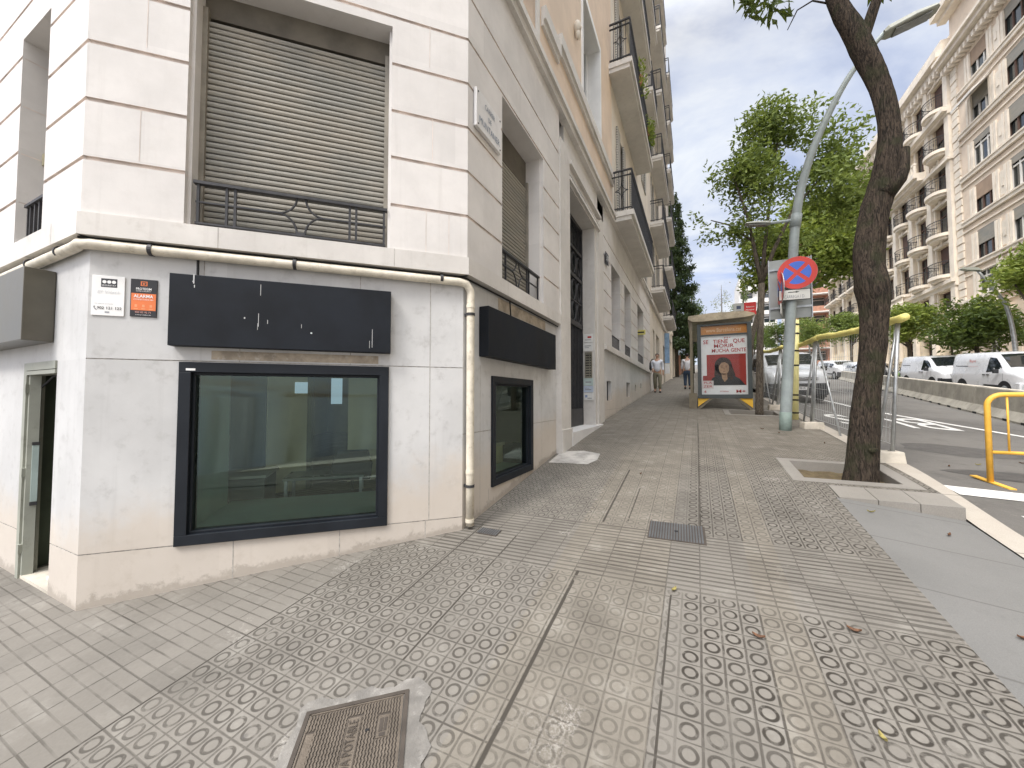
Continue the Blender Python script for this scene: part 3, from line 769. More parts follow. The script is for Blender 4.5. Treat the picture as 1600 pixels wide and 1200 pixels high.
# small tilted box on the left window jamb
mb = MB(); F = FL; F.box(mb, UL-1.319, UL-1.285, 3.60, 3.70, -.14, -.07); mb.build('jamb_sensor', mat('sensor_cream', (.5, .46, .3), .5), b1)
# ------------------------------------------------------------------ shop windows
def shop_window(F, u0, u1, z0, z1, fw=.075, teal=.62):
    mb = MB(); o0, o1 = -.10, .022
    for (a, b, c, d) in ((u0, u1, z0, z0+fw), (u0, u1, z1-fw, z1), (u0, u0+fw, z0+fw, z1-fw), (u1-fw, u1, z0+fw, z1-fw)): F.box(mb, a, b, c, d, o0, o1)
    # inner stepped bead
    g = fw+.018
    for (a, b, c, d) in ((u0+fw, u1-fw, z0+fw, z0+g), (u0+fw, u1-fw, z1-g, z1-fw), (u0+fw, u0+g, z0+g, z1-g), (u1-g, u1-fw, z0+g, z1-g)): F.box(mb, a, b, c, d, o0, -.012)
    f = mb.build('shop_window', M['frame'], b1, bevel=.003)
    mb = MB(); mb.quad(F.p(u0+fw, z0+fw, -.045), F.p(u1-fw, z0+fw, -.045), F.p(u1-fw, z1-fw, -.045), F.p(u0+fw, z1-fw, -.045)); mb.build('glass_pane', M['glass'], f)
    mb = MB(); d = .95
    mb.quad(F.p(u0+.05, z0+.078, -.105), F.p(u1-.05, z0+.078, -.105), F.p(u1-.05, z0+.078, -d), F.p(u0+.05, z0+.078, -d))
    mb.quad(F.p(u0+.05, z0+.078, -d), F.p(u1-.05, z0+.078, -d), F.p(u1-.05, -.2, -d), F.p(u0+.05, -.2, -d))
    mb.quad(F.p(u0+.05, z0, -.11), F.p(u0+.05, z0, -d+.1), F.p(u0+.05, z1, -d+.1), F.p(u0+.05, z1, -.11))
    mb.build('display_ledge', M['int_teal'], f)
    return f
f = shop_window(FC, .53, 1.985, .515, 1.845)
mb = MB(); FC.box(mb, .575, .632, 1.782, 1.798, .0225, .0245); mb.build('sticker', M['white'], f)
shop_window(FR, y2u(3.47), y2u(4.56), .67, 1.81)
# ------------------------------------------------------------------ interior seen through the glass
def inward(mb, pts, z0, z1):
    n = len(pts)
    for i in range(n-1):
        (x0, y0), (x1, y1) = pts[i], pts[i+1]; mb.quad((x0, y0, z0), (x1, y1, z0), (x1, y1, z1), (x0, y0, z1))
mb = MB(); inward(mb, [(-7.5, 1.12), (-7.5, 6.0), (-1.93, 6.0)], -.3, 2.62); mb.build('interior_wall', M['int_wall'], b1)
foot = [(-7.5, 1.12), (-3.78, 1.12), (-1.93, 2.95), (-1.93, 6.0), (-7.5, 6.0)]
mb = MB(); mb.poly([(x, y, .02) for x, y in foot]); mb.build('interior_floor', M['int_floor'], b1)
mb = MB(); mb.poly([(x, y, 2.6) for x, y in foot[::-1]]); mb.poly([(x, y, 2.8) for x, y in foot[::-1]]); mb.build('interior_ceiling', mat('interior_ceiling', (.5, .5, .45), .8), b1)
# partitions parallel to the chamfer, 2 m inside, with a dark doorway between them
mb = MB(); FC.box(mb, .60, 1.09, 0, 2.6, -2.1, -2.0); FC.box(mb, 1.52, 3.1, 0, 2.6, -2.1, -2.0); mb.build('partition', M['int_wall'], b1)
mb = MB(); FC.box(mb, 1.05, 1.10, 0, 2.6, -2.12, -1.96); FC.box(mb, -.6, .45, 0, 2.6, -2.6, -2.5); FC.box(mb, .46, .60, 0, 2.6, -2.1, -1.95); mb.build('door_post', M['int_dark'], b1)
lit = NT('rear_daylight'); e_ = lit.n('ShaderNodeEmission'); e_.inputs[0].default_value = (.62, .82, 1, 1); e_.inputs[1].default_value = .22; lit.link(e_.outputs[0], lit.out.inputs[0])
for (a, b, c, d) in ((.90, 1.045, 1.64, 1.78), (1.28, 1.42, 1.5, 1.85)): mb = MB(); o_ = -1.995 if a < 1 else -2.3; mb.quad(FC.p(a, c, o_), FC.p(b, c, o_), FC.p(b, d, o_), FC.p(a, d, o_)); mb.build('rear_window', lit.m, b1)
# partition closing the corridor behind the side door
mb = MB(); mb.obox((-4.28, 1.21, 0), (.05, 0, 0), (0, .75, 0), (0, 0, 2.6)); mb.obox((-5.05, 1.21, 0), (.05, 0, 0), (0, .75, 0), (0, 0, 2.6)); mb.obox((-5.0, 1.96, 0), (.77, 0, 0), (0, .05, 0), (0, 0, 2.6)); mb.obox((-5.0, 1.21, 1.86), (.72, 0, 0), (0, .75, 0), (0, 0, .03)); mb.build('corridor_wall', M['int_dark'], b1)
t = thing('office_chair', 'black swivel chair inside the shop behind the big window', 'chair', FC.p(1.62, .02, -1.3), 0)
mb = MB(); L = lambda u, z, o: Vector(FC.p(1.62+u, z, -1.2+o))
mb = MB(); c = L(0, .78, -.18); mb.add([], [])
pts = []
bk = MB()
for (u0, u1, z0, z1) in ((-.2, .2, .66, .98),): bk.prism([L(u, z, o) for u, z, o in ((-.2, .64, -.16), (.2, .64, -.16), (.22, .82, -.19), (.17, .98, -.23), (-.17, .98, -.23), (-.22, .82, -.19))], FC.N*.05)
bk.build('backrest', M['dark'], t, bevel=.02)
s = MB(); s.prism([L(u, .46, o) for u, o in ((-.22, -.2), (.22, -.2), (.24, .2), (-.24, .2))], (0, 0, .07)); s.build('seat', M['dark'], t, bevel=.02)
s = MB(); s.tube([L(0, .08, 0), L(0, .46, 0)], .025); s.tube([L(0, .5, -.2), L(0, .72, -.2)], .02)
for k in range(5):
    a = k*1.2566; s.tube([L(0, .1, 0), L(.27*math.cos(a), .06, .27*math.sin(a))], .02)
s.build('swivel_base', M['dark'], t)
t = thing('desk', 'pale topped desk inside the shop beside the black chair', 'desk', FC.p(1.35, .02, -1.0), 0)
s = MB(); FC.box(s, .95, 1.75, .70, .725, -1.65, -1.2); s.build('desk_top', mat('desk_top', (.25, .27, .24), .3, .1, 3), t)
for (u, o) in ((.98, -1.62), (.98, -1.23), (1.72, -1.62), (1.72, -1.23)):
    s = MB(); FC.box(s, u-.015, u+.015, .02, .70, o-.015, o+.015); s.build('leg', M['grey_metal'], t)
t = thing('cabinet', 'low pale cabinet inside the shop at the left of the big window', 'cabinet', FC.p(.75, .02, -1.0), 0)
s = MB(); FC.box(s, .4, .85, .02, .8, -1.4, -.95); s.build('carcass', mat('cabinet_grey', (.12, .125, .12), .6), t)
s = MB(); FC.box(s, .38, .87, .80, .825, -1.42, -.93); s.build('cabinet_top', mat('cabinet_top', (.45, .47, .44), .4), t)
t = thing('storage_box', 'pale yellow box standing inside the side shop window', 'box', (-2.9, 4.4, .02))
s = MB(); s.obox((-2.7, 4.15, .02), (.4, 0, 0), (0, .35, 0), (0, 0, .95)); s.build('body', mat('box_yellow', (.5, .48, .3), .7), t)
s = MB(); s.obox((-2.72, 4.13, .97), (.44, 0, 0), (0, .39, 0), (0, 0, .04)); s.build('lid', mat('box_lid', (.4, .4, .3), .7), t)
# ------------------------------------------------------------------ side door
mb = MB(); d0, d1 = UL-1.15, UL-.50
for (a, b, c, d) in ((d0, d0+.06, .14, 1.86), (d0+.06, d1, 1.80, 1.86), (d0+.06, d1, 1.765, 1.795)): FL.box(mb, a, b, c, d, -.09, .012)
for z in (.35, .95, 1.62): FL.box(mb, d0+.05, d0+.085, z, z+.07, -.02, .02)
dd = mb.build('side_door', M['door_green'], b1)
mb = MB(); q = FL.p(d0+.062, .175, -.001); mb.obox(q, (.03, 0, 0), Vector((.02, .055, 0)), (0, 0, 1.59)); leaf = mb.build('door_leaf', M['door_green'], dd)
mb = MB(); q = Vector(FL.p(d0+.08, .75, -.025)); mb.obox(q, (.03, 0, 0), Vector((.012, .032, 0)), (0, 0, .46))
mb.build('lock_case', mat('grey_blue_lock', (.34, .42, .40), .4, .1, 5), leaf)
mb = MB()
for z in (.72, 1.2): mb = MB(); mb.obox(Vector(FL.p(d0+.08, z, -.022)), (.034, 0, 0), Vector((.013, .036, 0)), (0, 0, .025)); mb.build('lock_bracket', M['iron'], leaf)
mb = MB(); mb.tube([FL.p(d0+.06, 1.6, -.02), FL.p(d0+.12, 1.7, -.08), FL.p(d0+.2, 1.76, -.1), FL.p(d0+.5, 1.76, -.12)], .008); mb.build('door_closer_arm', M['iron'], dd)
mb = MB(); FL.box(mb, d0, d1, .10, .175, -.3, .0); mb.build('threshold', M['pale_concrete'], dd)
t = thing('paper_cup', 'crumpled white paper cup lying in the side doorway', 'cup', FL.p(UL-.66, .175, -.06))
mb = MB(); c = Vector(FL.p(UL-.70, .205, -.06)); mb.tube([c, c+Vector((.055, .03, .01)), c+Vector((.085, .045, .016))], [.024, .031, .036], 12, cap=False); mb.build('cup', mat('paper_white', (.8, .8, .78), .7), t)
mb = MB(); mb.tube([c+Vector((.03, .016, .006)), c+Vector((.055, .03, .01))], [.0285, .0318], 12, cap=False); mb.build('red_band', M['red'], t)
# ------------------------------------------------------------------ portal with the iron gate
zg = prof
y0, y1 = 5.98, 7.86; UG0, UG1 = y2u(y0), y2u(y1)
mb = MB()
FR.box(mb, y2u(5.50), UG0, .3, 5.6, -.5, .085)                      # left pilaster
FR.box(mb, UG1, y2u(8.72), .5, 5.6, -.5, .035)                      # right jamb
FR.box(mb, UG0, UG1, 5.13, 5.6, -.5, .05)                           # lintel
FR.box(mb, UG0-.14, UG1+.3, 5.60, 6.0, -.5, .03)
mb.build('portal', M['ledge'], b1)
mb = MB()
for (o, w, zz) in ((.10, .05, 5.16), (.08, .03, 5.28), (.12, .06, 5.42)): FR.box(mb, UG0-.02, UG1+.3, zz, zz+w, .03, o)
FR.box(mb, UG1+.16, UG1+.22, .8, 5.4, .035, .06); FR.box(mb, UG1+.28, UG1+.32, .8, 5.4, .035, .055)
FR.box(mb, y2u(5.49), UG0+.006, .4, 1.10, .085, .11)
mb.build('portal_moulding', M['ledge'], b1)
mb = MB(); FR.box(mb, UG0, UG1, .5, 5.2, -.56, -.495); mb.build('portal_back', M['int_dark'], b1)
ga = thing('iron_gate', 'tall black wrought iron gate with scroll panels in the stone portal', 'gate', (XF-.36, y0, 1.0))
go = -.24; zb, zt, zm = 1.02, 5.12, 3.05
mb = MB()
for (a, b, c, d) in ((UG0, UG0+.06, zb, zt), (UG1-.06, UG1, zb, zt), (UG0, UG1, zt-.07, zt), (UG0, UG1, zm-.05, zm+.05), (UG0, UG1, zb, zb+.35), ((UG0+UG1)/2-.045, (UG0+UG1)/2+.045, zb, zm), (UG0, UG1, 3.95, 4.02), (UG0, UG1, 4.5, 4.56)): FR.box(mb, a, b, c, d, go-.04, go+.02)
mb.build('gate_frame', M['iron'], ga)
mb = MB()
for i in range(18):
    u = UG0+.1+i*(UG1-UG0-.2)/17; FR.box(mb, u-.009, u+.009, zb+.3, zm, go-.02, go+.0)
    FR.box(mb, u-.006, u+.006, 4.56, zt-.06, go-.02, go-.005)
mb.build('vertical_bars', M['iron'], ga)
mb = MB()
for (za, zb_) in ((zm+.05, 3.5), (3.5, 3.95), (4.02, 4.5)):
    n = 5
    for i in range(n):
        uc = UG0+.06+(i+.5)*(UG1-UG0-.12)/n; zc = (za+zb_)/2; rr = .2
        mb.tube([FR.p(uc+rr*.75*math.cos(a), zc+rr*math.sin(a), go-.01) for a in np.linspace(0, 6.283, 15)], .012, 5)
        for sx in (1, -1):
            mb.tube([FR.p(uc+sx*(.02+.10*math.sin(t_*3.1)), zc-rr+2*rr*t_, go) for t_ in np.linspace(0, 1, 9)], .010, 5)
        FR.box(mb, uc+rr*.8, uc+rr*.8+.02, za, zb_, go-.02, go)
FR.box(mb, UG0, UG1, 3.49, 3.515, go-.03, go+.01)
mb.build('scroll_panel', M['iron'], ga)
mb = MB(); mb.quad(FR.p(UG0, 1.0, go-.07), FR.p(UG1, 1.0, go-.07), FR.p(UG1, 5.13, go-.07), FR.p(UG0, 5.13, go-.07)); mb.build('dark_glazing', M['window_glass'], ga)
# white marble doorstep
mb = MB(); z1 = 1.03
mb.prism([(XF-.5, y0+.001, z1-.5), (XF+.12, y0-.02, z1-.5), (XF+.12, y1+.32, z1-.5), (XF-.5, y1, z1-.5)], (0, 0, .5))
single(mb, 'doorstep', M['marble_step'], 'white marble doorstep in front of the iron gate', 'step', loc=(XF, y0, z1-.3))
# plaques beside the gate
def plaque(name, lab, yy, w, z0, z1, m, o=.035, lines=(), tm=None, cat='plaque', logo=None):
    t = thing(name, lab, cat, (XF+o, yy, z0), 0, None)
    mb = MB(); mb.obox((XF+o, yy, z0), (.012, 0, 0), (0, w, 0), (0, 0, z1-z0)); mb.build('plate', m, t)
    mb = MB()
    for (a, b, c, d) in lines: mb.quad(*[(XF+o+.0135, yy+w*u, z0+(z1-z0)*v) for u, v in ((a, c), (b, c), (b, d), (a, d))])
    if lines: mb.build('lettering', tm or M['text_grey'], t)
    if logo:
        (a, b, c, d), lm = logo; mb = MB(); mb.quad(*[(XF+o+.0138, yy+w*u, z0+(z1-z0)*v) for u, v in ((a, c), (b, c), (b, d), (a, d))]); mb.build('logo', lm, t)
wplate = mat('white_plate', (.72, .72, .7), .35, .05, 6)
# jamb side faces the street-down side: the plates hang on the inner right jamb
def jamb_plaque(name, lab, x0, x1, z0, z1, m, lines=(), tm=None, logo=None):
    yy = y1-.001
    t = thing(name, lab, 'plaque', (x0, yy, z0))
    mb = MB(); mb.box(x0, x1, yy-.02, yy, z0, z1); mb.build('plate', m, t)
    def q(r, mm, nm, dd):
        mb = MB()
        for (a, b, c, d) in r: mb.quad(*[(x0+(x1-x0)*u, yy-.0202-dd, z0+(z1-z0)*v) for u, v in ((a, c), (b, c), (b, d), (a, d))])
        mb.build(nm, mm, t)
    if lines: q(lines, tm or M['text_grey'], 'lettering', .001)
    if logo: q([logo[0]], logo[1], 'logo', .0015)
xa, xb = XF-.21, XF-.01
jamb_plaque('name_plaque', 'white plaque with a red mark, topmost on the gate jamb', xa, xb, 2.74, 2.91, wplate, [(.15, .8, .25, .32)], None, ((.45, .85, .5, .72), M['red']))
jamb_plaque('name_plaque', 'white plaque with grey writing below the red marked one on the gate jamb', xa, xb, 2.56, 2.73, wplate, [(.12, .8, .55, .65), (.12, .6, .35, .43)])
brass = mat('bell_panel_metal', (.30, .28, .22), .4, .2, 10, metal=.6)
jamb_plaque('bell_panel', 'tall metal doorbell panel with rows of buttons on the gate jamb', xa+.03, xb-.02, 2.0, 2.53, brass, [(.12, .62, .06+.1*i, .10+.1*i) for i in range(9)]+[(.72, .88, .06+.1*i, .10+.1*i) for i in range(9)], M['text_dark'])
jamb_plaque('name_plaque', 'pale green plaque under the bell panel on the gate jamb', xa, xb, 1.84, 1.99, mat('pale_green_plate', (.5, .6, .58), .4), [(.2, .8, .4, .55)])
jamb_plaque('name_plaque', 'pale blue plaque between the green and lowest white ones on the gate jamb', xa, xb, 1.70, 1.83, mat('pale_blue_plate', (.5, .57, .68), .4), [(.15, .8, .35, .48), (.15, .6, .62, .7)])
jamb_plaque('name_plaque', 'white plaque with a blue mark, lowest on the gate jamb', xa, xb, 1.54, 1.69, wplate, [(.4, .85, .2, .3)], None, ((.15, .4, .35, .7), M['bluegrey']))
# house number
t = thing('house_number', 'dark enamel house number plate beside the iron gate lintel', 'number plate', (XF+.03, 8.86, 4.72))
mb = MB(); mb.obox((XF+.06, 8.80, 4.70), (.012, 0, 0), (0, .30, 0), (0, 0, .26)); mb.build('plate', M['dark'], t)
text_mb('309', (XF+.074, 8.95, 4.83), (0, 1, 0), (0, 0, 1), .2, width=.22).build('digits', wplate, t)
# ------------------------------------------------------------------ street front beyond the portal
YE = 18.4
bas = [(y2u(9.12), y2u(9.66), 1.52, 1.99, .22), (y2u(11.96), y2u(12.62), 1.62, 2.06, .22), (y2u(13.7), y2u(14.05), 1.82, 2.04, .2), (y2u(15.1), y2u(15.4), 1.95, 2.14, .2)]
UPW = [(y2u(9.62), y2u(10.85), 2.86, 4.95, .42), (y2u(11.55), y2u(12.75), 2.86, 4.95, .42), (y2u(14.3), y2u(16.0), 2.90, 5.0, .42)]
mb = MB(); wall(mb, FR, y2u(8.72), y2u(YE), .3, 2.73, 0, bas, [(1.30, .006)], .004)
mb.cur = 1
for u in (y2u(10.4), y2u(13.1), y2u(16.4)): mb.quad(*[FR.p(a, z, .0012) for a, z in ((u-.005, .8), (u+.005, .8), (u+.005, 2.73), (u-.005, 2.73))])
mb.cur = 0; mb.build('base_wall', [M['base_stone'], M['joint']], b1)
mb = MB(); wall(mb, FR, y2u(8.72), y2u(YE), 2.73, 6.0, .03, UPW, G6, .014); mb.build('ashlar_wall', [M['stone'], M['groove']], b1)
mb = MB(); FR.box(mb, y2u(8.73), y2u(YE), 2.69, 2.79, .0, .085); FR.box(mb, y2u(8.73), y2u(YE), 2.79, 2.83, .0, .06); mb.build('ledge', M['ledge'], b1)
for h in UPW:
    w = MB(); o = .03-h[4]+.03
    w.quad(FR.p(h[0], h[2], o), FR.p(h[1], h[2], o), FR.p(h[1], h[3], o), FR.p(h[0], h[3], o)); w = w.build('window', M['window_glass'], b1)
    mb = MB()
    for u in (h[0]+.03, (h[0]+h[1])/2, h[1]-.03): FR.box(mb, u-.03, u+.03, h[2], h[3], o, o+.04)
    for z in (h[2]+.03, h[3]-.35): FR.box(mb, h[0], h[1], z-.03, z+.03, o, o+.04)
    mb.build('window_frame', M['wood_dark'], w)
    mb = MB(); FR.box(mb, h[0], h[1], h[2]+.3, h[2]+.325, -.03, -.005)
    n = 9
    for i in range(n): u = h[0]+.02+i*(h[1]-h[0]-.04)/(n-1); FR.box(mb, u-.008, u+.008, h[2], h[2]+.3, -.025, -.01)
    mb.build('window_railing', M['iron'], w)
for h in bas:
    w = MB(); o = -h[4]+.02; w.quad(FR.p(h[0], h[2], o), FR.p(h[1], h[2], o), FR.p(h[1], h[3], o), FR.p(h[0], h[3], o)); w = w.build('cellar_window', M['int_dark'], b1)
    mb = MB(); n = max(3, int((h[1]-h[0])/.08))
    for i in range(n): u = h[0]+(i+.5)*(h[1]-h[0])/n; FR.box(mb, u-.009, u+.009, h[2], h[3], -.1, -.08)
    mb.build('window_bars', M['iron'], w)
# small yellow sign in the third window, small yellow lamp plate
t = thing('shop_sign', 'small yellow hanging sign in the third window beyond the gate', 'sign', (XF+.04, 15.9, 4.0))
mb = MB(); mb.obox((XF-.25, 15.93, 4.1), (.36, 0, 0), (0, .04, 0), (0, 0, .19)); mb.build('panel', M['yellow'], t)
mb = MB(); mb.obox((XF-.22, 15.925, 4.17), (.28, 0, 0), (0, .002, 0), (0, 0, .05)); mb.build('lettering', M['text_dark'], t)
# ------------------------------------------------------------------ upper floors
ZC = 6.0
mb = MB()
for F, u0, u1 in ((FL, 0, UL+T*.16), (FC, -T*.16, LC+T*.16), (FR, -T*.16, y2u(YE))):
    for (z0, z1, p) in ((ZC, ZC+.10, .12), (ZC+.10, ZC+.19, .16), (ZC+.19, ZC+.26, .10)):
        q = [F.p(u0, z0, 0), F.p(u1, z0, 0), F.p(u1, z0, p), F.p(u0, z0, p), F.p(u0, z1, 0), F.p(u1, z1, 0), F.p(u1, z1, p), F.p(u0, z1, p)]
        mb.add(q, [(3, 2, 1, 0), (3, 7, 6, 2), (7, 4, 5, 6), (1, 2, 6, 5)])
mb.build('cornice', M['ledge'], b1)
PW = (y2u(7.15), y2u(8.62), 7.36, 9.6, .38)
UF = []
mb = MB(); wall(mb, FC, 0, LC, ZC+.2, ZT, 0.0, [(.55, 2.0, 6.9, 9.2, .3)]); wall(mb, FL, 0, UL, ZC+.2, ZT, 0., [(UL-1.6, UL-.6, 6.9, 9.2, .3)])
wall(mb, FR, 0, y2u(10.02), ZC+.2, ZT, 0., [(y2u(3.45), y2u(4.75), 6.55, 9.2, .3), PW, (y2u(7.15), y2u(8.62), 10.8, 13.2, .3)])
mb.build('render_wall', [M['peach'], M['groove']], b1)
# stepped string course with drip, white window surround
mb = MB()
FR.box(mb, y2u(5.62), y2u(9.98), 7.07, 7.16, 0, .05); FR.box(mb, y2u(5.62), y2u(9.98), 7.16, 7.35, 0, .085)
FR.box(mb, y2u(4.92), y2u(5.62), 6.86, 6.95, 0, .04); FR.box(mb, y2u(4.92), y2u(5.62), 6.95, 7.14, 0, .075)
FR.box(mb, y2u(4.70), y2u(4.80), 6.26, 9.3, 0, .03); FR.box(mb, y2u(3.35), y2u(3.45), 6.26, 9.3, 0, .03)
mb.build('string_course', M['ledge'], b1)
mb = MB()
for (a, b, c, d) in ((PW[0]-.1, PW[0]+.012, 7.36, 9.6), (PW[1]-.012, PW[1]+.1, 7.36, 9.6)): FR.box(mb, a, b, c, d, -.33, .02)
FR.box(mb, PW[0]-.1, PW[1]+.1, 9.588, 9.72, -.33, .02); mb.build('window_surround', M['white'], b1)
for h in (PW, (y2u(7.15), y2u(8.62), 10.8, 13.2, .3), (y2u(3.45), y2u(4.75), 6.55, 9.2, .3)):
    w = MB(); o = -h[4]+.05; w.quad(FR.p(h[0], h[2], o), FR.p(h[1], h[2], o), FR.p(h[1], h[3], o), FR.p(h[0], h[3], o)); w = w.build('window', M['window_glass'], b1)
    mb = MB()
    for u in (h[0]+.04, (h[0]+h[1])/2, h[1]-.04): FR.box(mb, u-.04, u+.04, h[2], h[3], o, o+.05)
    mb.build('window_frame', M['white'], w)
for F, h in ((FC, (.55, 2.0, 6.9, 9.2, .3)), (FL, (UL-1.6, UL-.6, 6.9, 9.2, .3))):
    w = MB(); o = -.25; w.quad(F.p(h[0], h[2], o), F.p(h[1], h[2], o), F.p(h[1], h[3], o), F.p(h[0], h[3], o)); w.build('window', M['window_glass'], b1)
# carved head on the peach render
mb = MB(); mb.ball((XF+.05, 6.62, 8.35), .07, .08, .13); mb.ball((XF+.06, 6.62, 8.2), .05, .06, .09); mb.ball((XF+.1, 6.62, 8.33), .03, .03, .05); mb.build('carved_ornament', M['cream'], b1, smooth=True)
# balcony bay (cream render) from Y=10.02 to YE
DW = []
for z in (6.5, 10.45, 14.2, 18.0): DW += [(y2u(10.6), y2u(11.9), z, z+2.6, .3), (y2u(13.0), y2u(14.3), z, z+2.6, .3), (y2u(16.1), y2u(17.4), z, z+2.6, .3)]
mb = MB(); wall(mb, FR, y2u(10.02), y2u(YE), ZC+.2, ZT, .0, DW); mb.build('render_wall', [M['cream'], M['groove']], b1)
def louvre_mat():
    k = NT('louvred_shutter'); z = k.xyz()[2]; s = k.step(.25, .4, k.abs(k.sub(k.fr(k.mul(z, 14.)), .5)))
    k.bsdf(k.mix(s, (.50, .48, .43), (.12, .11, .10)), .7, k.bump(k.inv(s), .6, .01)); return k.m
M['louvre'] = louvre_mat()
for h in DW:
    w = MB(); o = -.24; w.quad(FR.p(h[0], h[2], o), FR.p(h[1], h[2], o), FR.p(h[1], h[3], o), FR.p(h[0], h[3], o)); w = w.build('balcony_door', M['window_glass'], b1)
    mb = MB(); FR.box(mb, h[0]-.02, h[0]+.42, h[2], h[3], .012, .05); FR.box(mb, h[1]-.34, h[1]+.02, h[2], h[3], .012, .05); mb.build('shutter', M['louvre'], w)
def balcony(parent, Fm, ya, yb, z, proj, slab_h=.24, rail_h=1.05, bars=.11, mat_s=None, stars=True):
    """slab with moulded edge + iron railing (three sides)"""
    mb = MB()
    Fm.box(mb, ya, yb, z, z+slab_h*.45, 0, proj-.06); Fm.box(mb, ya-.03, yb+.03, z+slab_h*.45, z+slab_h, 0, proj)
    s = mb.build('balcony', mat_s or M['ledge'], parent)
    mb = MB(); zz = z+slab_h; o = proj-.05; zt = zz+rail_h
    for (z0, z1) in ((zt-.035, zt), (zt-.16, zt-.14), (zz+.06, zz+.085)):
        Fm.box(mb, ya, yb, z0, z1, o-.02, o+.02)
        for u in (ya, yb): Fm.box(mb, u-.02, u+.02, z0, z1, .02, o)
    n = max(2, int((yb-ya)/bars))
    for i in range(n+1): u = ya+(yb-ya)*i/n; Fm.box(mb, u-.008, u+.008, zz, zt, o-.008, o+.008)
    m_ = max(2, int(proj/bars))
    for u in (ya, yb):
        for i in range(1, m_): q = .02+(o-.02)*i/m_; Fm.box(mb, u-.008, u+.008, zz, zt, q-.008, q+.008)
        if stars:
            zc = (zz+zt)/2; r = .2; oc = proj/2
            for sx in (1, -1):
                for sz in (1, -1):
                    mb.tube([Fm.p(u, zc+sz*(r-r*math.cos(a)), oc+sx*(r*.8-r*.8*math.sin(a))) for a in np.linspace(0, math.pi/2, 6)], .011, 5)
    mb.build('railing', M['iron'], s)
    return s
for z in (6.02, 9.92, 13.7): balcony(b1, FR, y2u(9.72), y2u(14.75), z, .58)
for z in (13.5, 17.4): balcony(b1, FR, y2u(15.5), y2u(17.9), z, .55)
# roof slab and hidden sides
mb = MB(); P = [(-20, A[1]), (A[0], A[1]), (B[0], B[1]), (XF, YE), (-20, YE)]
mb.poly([(x, y, ZT) for x, y in P]); mb.quad((-20, YE, 0), (XF, YE, 0), (XF, YE, ZT), (-20, YE, ZT)); mb.quad((-20, A[1], 0), (-20, YE, 0), (-20, YE, ZT), (-20, A[1], ZT)); mb.build('roof', M['cream'], b1)
# ------------------------------------------------------------------ sign boxes, plaques, pipe, street name
def sign_box(F, u0, u1, z0, z1, d, lab, marks=(), m=None):
    c = F.p(u0, z0, 0); t = thing('sign_box', lab, 'shop sign', c, 0, 'blank shop fascia signs')
    mb = MB(); F.box(mb, u0, u1, z0, z1, .004, d); mb.build('panel', m or M['black'], t, bevel=.004)
    if marks:
        mb = MB()
        for (u, z, w, h) in marks: w *= .6; F.box(mb, u-w/2, u+w/2, z-h/2, z+h/2, d+.0005, d+.0016)
        mb.build('scratches', mat('scratch_white', (.55, .56, .56), .6), t)
    return t
rs = random.Random(8)
marks = [(.63, 2.445, .012, .07), (.635, 2.39, .008, .02), (.628, 2.425, .02, .008), (1.05, 2.40, .005, .085), (1.04, 2.17, .006, .10), (1.035, 2.12, .004, .05), (.95, 2.18, .014, .012), (1.10, 2.16, .006, .03), (1.40, 2.09, .02, .01), (1.33, 2.14, .004, .03), (1.85, 2.07, .005, .15), (1.83, 2.02, .004, .06)]
tt = sign_box(FC, .485, 1.995, 1.955, 2.475, .085, 'wide blank black sign box with pale scratches above the chamfer shop window', marks)
sign_box(FR, y2u(3.22), y2u(5.18), 1.985, 2.475, .11, 'blank black sign box above the narrow side shop window')
sign_box(FL, UL-2.3, UL-.58, 2.0, 2.535, .16, 'blank sign box above the side door at the left edge', m=[mat('brown_grey_sign_face', (.085, .078, .06), .35, .3, 1.5, spec=.6)])
def poster_plate(lab, u0, u1, z0, z1, m): 
    t = thing('alarm_plaque', lab, 'alarm sign', FC.p(u0, z0, 0))
    mb = MB(); FC.box(mb, u0, u1, z0, z1, .002, .008); mb.build('plate', m, t, bevel=.002)
    return t
UX = FC.U; UZ = Vector((0, 0, 1))
u0, u1, z0, z1 = -.0+.02, .20, 2.155, 2.435
t = poster_plate('white alarm plaque with a black logo and telephone number next to the corner', u0, u1, z0, z1, M['white'])
mb = MB(); FC.box(mb, u0+.05, u0+.138, z1-.08, z1-.02, .0082, .0088); mb.build('logo', M['text_dark'], t)
mb = MB()
for i in range(3): mb.disc(FC.p(u0+.068+i*.026, z1-.043, .0088), FC.N, .0115, 16, .0006)
mb.build('logo_dots', M['white'], t)
text_mb('SEGURETAT', FC.p(u0+.094, z1-.069, .0092), UX, UZ, .016, width=.078).build('logo_lettering', M['white'], t)
text_mb('El Vilatà', FC.p(u0+.09, z1-.115, .0085), UX, UZ, .03, width=.12, shear=.3).build('faded_script', mat('faded_grey', (.6, .61, .62), .5), t)
text_mb('Un sistema connectat', FC.p(u0+.07, z0+.083, .0085), UX, UZ, .011, width=.1).build('small_lettering', M['text_grey'], t)
text_mb('902 121 122', FC.p(u0+.1, z0+.052, .0085), UX, UZ, .027, width=.135, bold=.01).build('phone_number', M['text_dark'], t)
mb = MB(); mb.tube([FC.p(u0+.018+x, z0+.052+z, .009) for x, z in ((0, .014), (-.002, .004), (.004, -.006), (.012, -.012))], .003, 5); FC.box(mb, u0+.075, u0+.1, z0+.018, z0+.03, .0083, .0087); mb.build('phone_symbol', M['text_grey'], t)
u0, u1, z0, z1 = .232, .385, 2.16, 2.43
t = poster_plate('black and orange alarm plaque left of the black sign box', u0, u1, z0, z1, M['dark']); w = u1-u0; h = z1-z0
mb = MB(); FC.box(mb, u0+.006, u1-.006, z0+h*.17, z0+h*.62, .0082, .0088); mb.build('orange_panel', M['orange'], t)
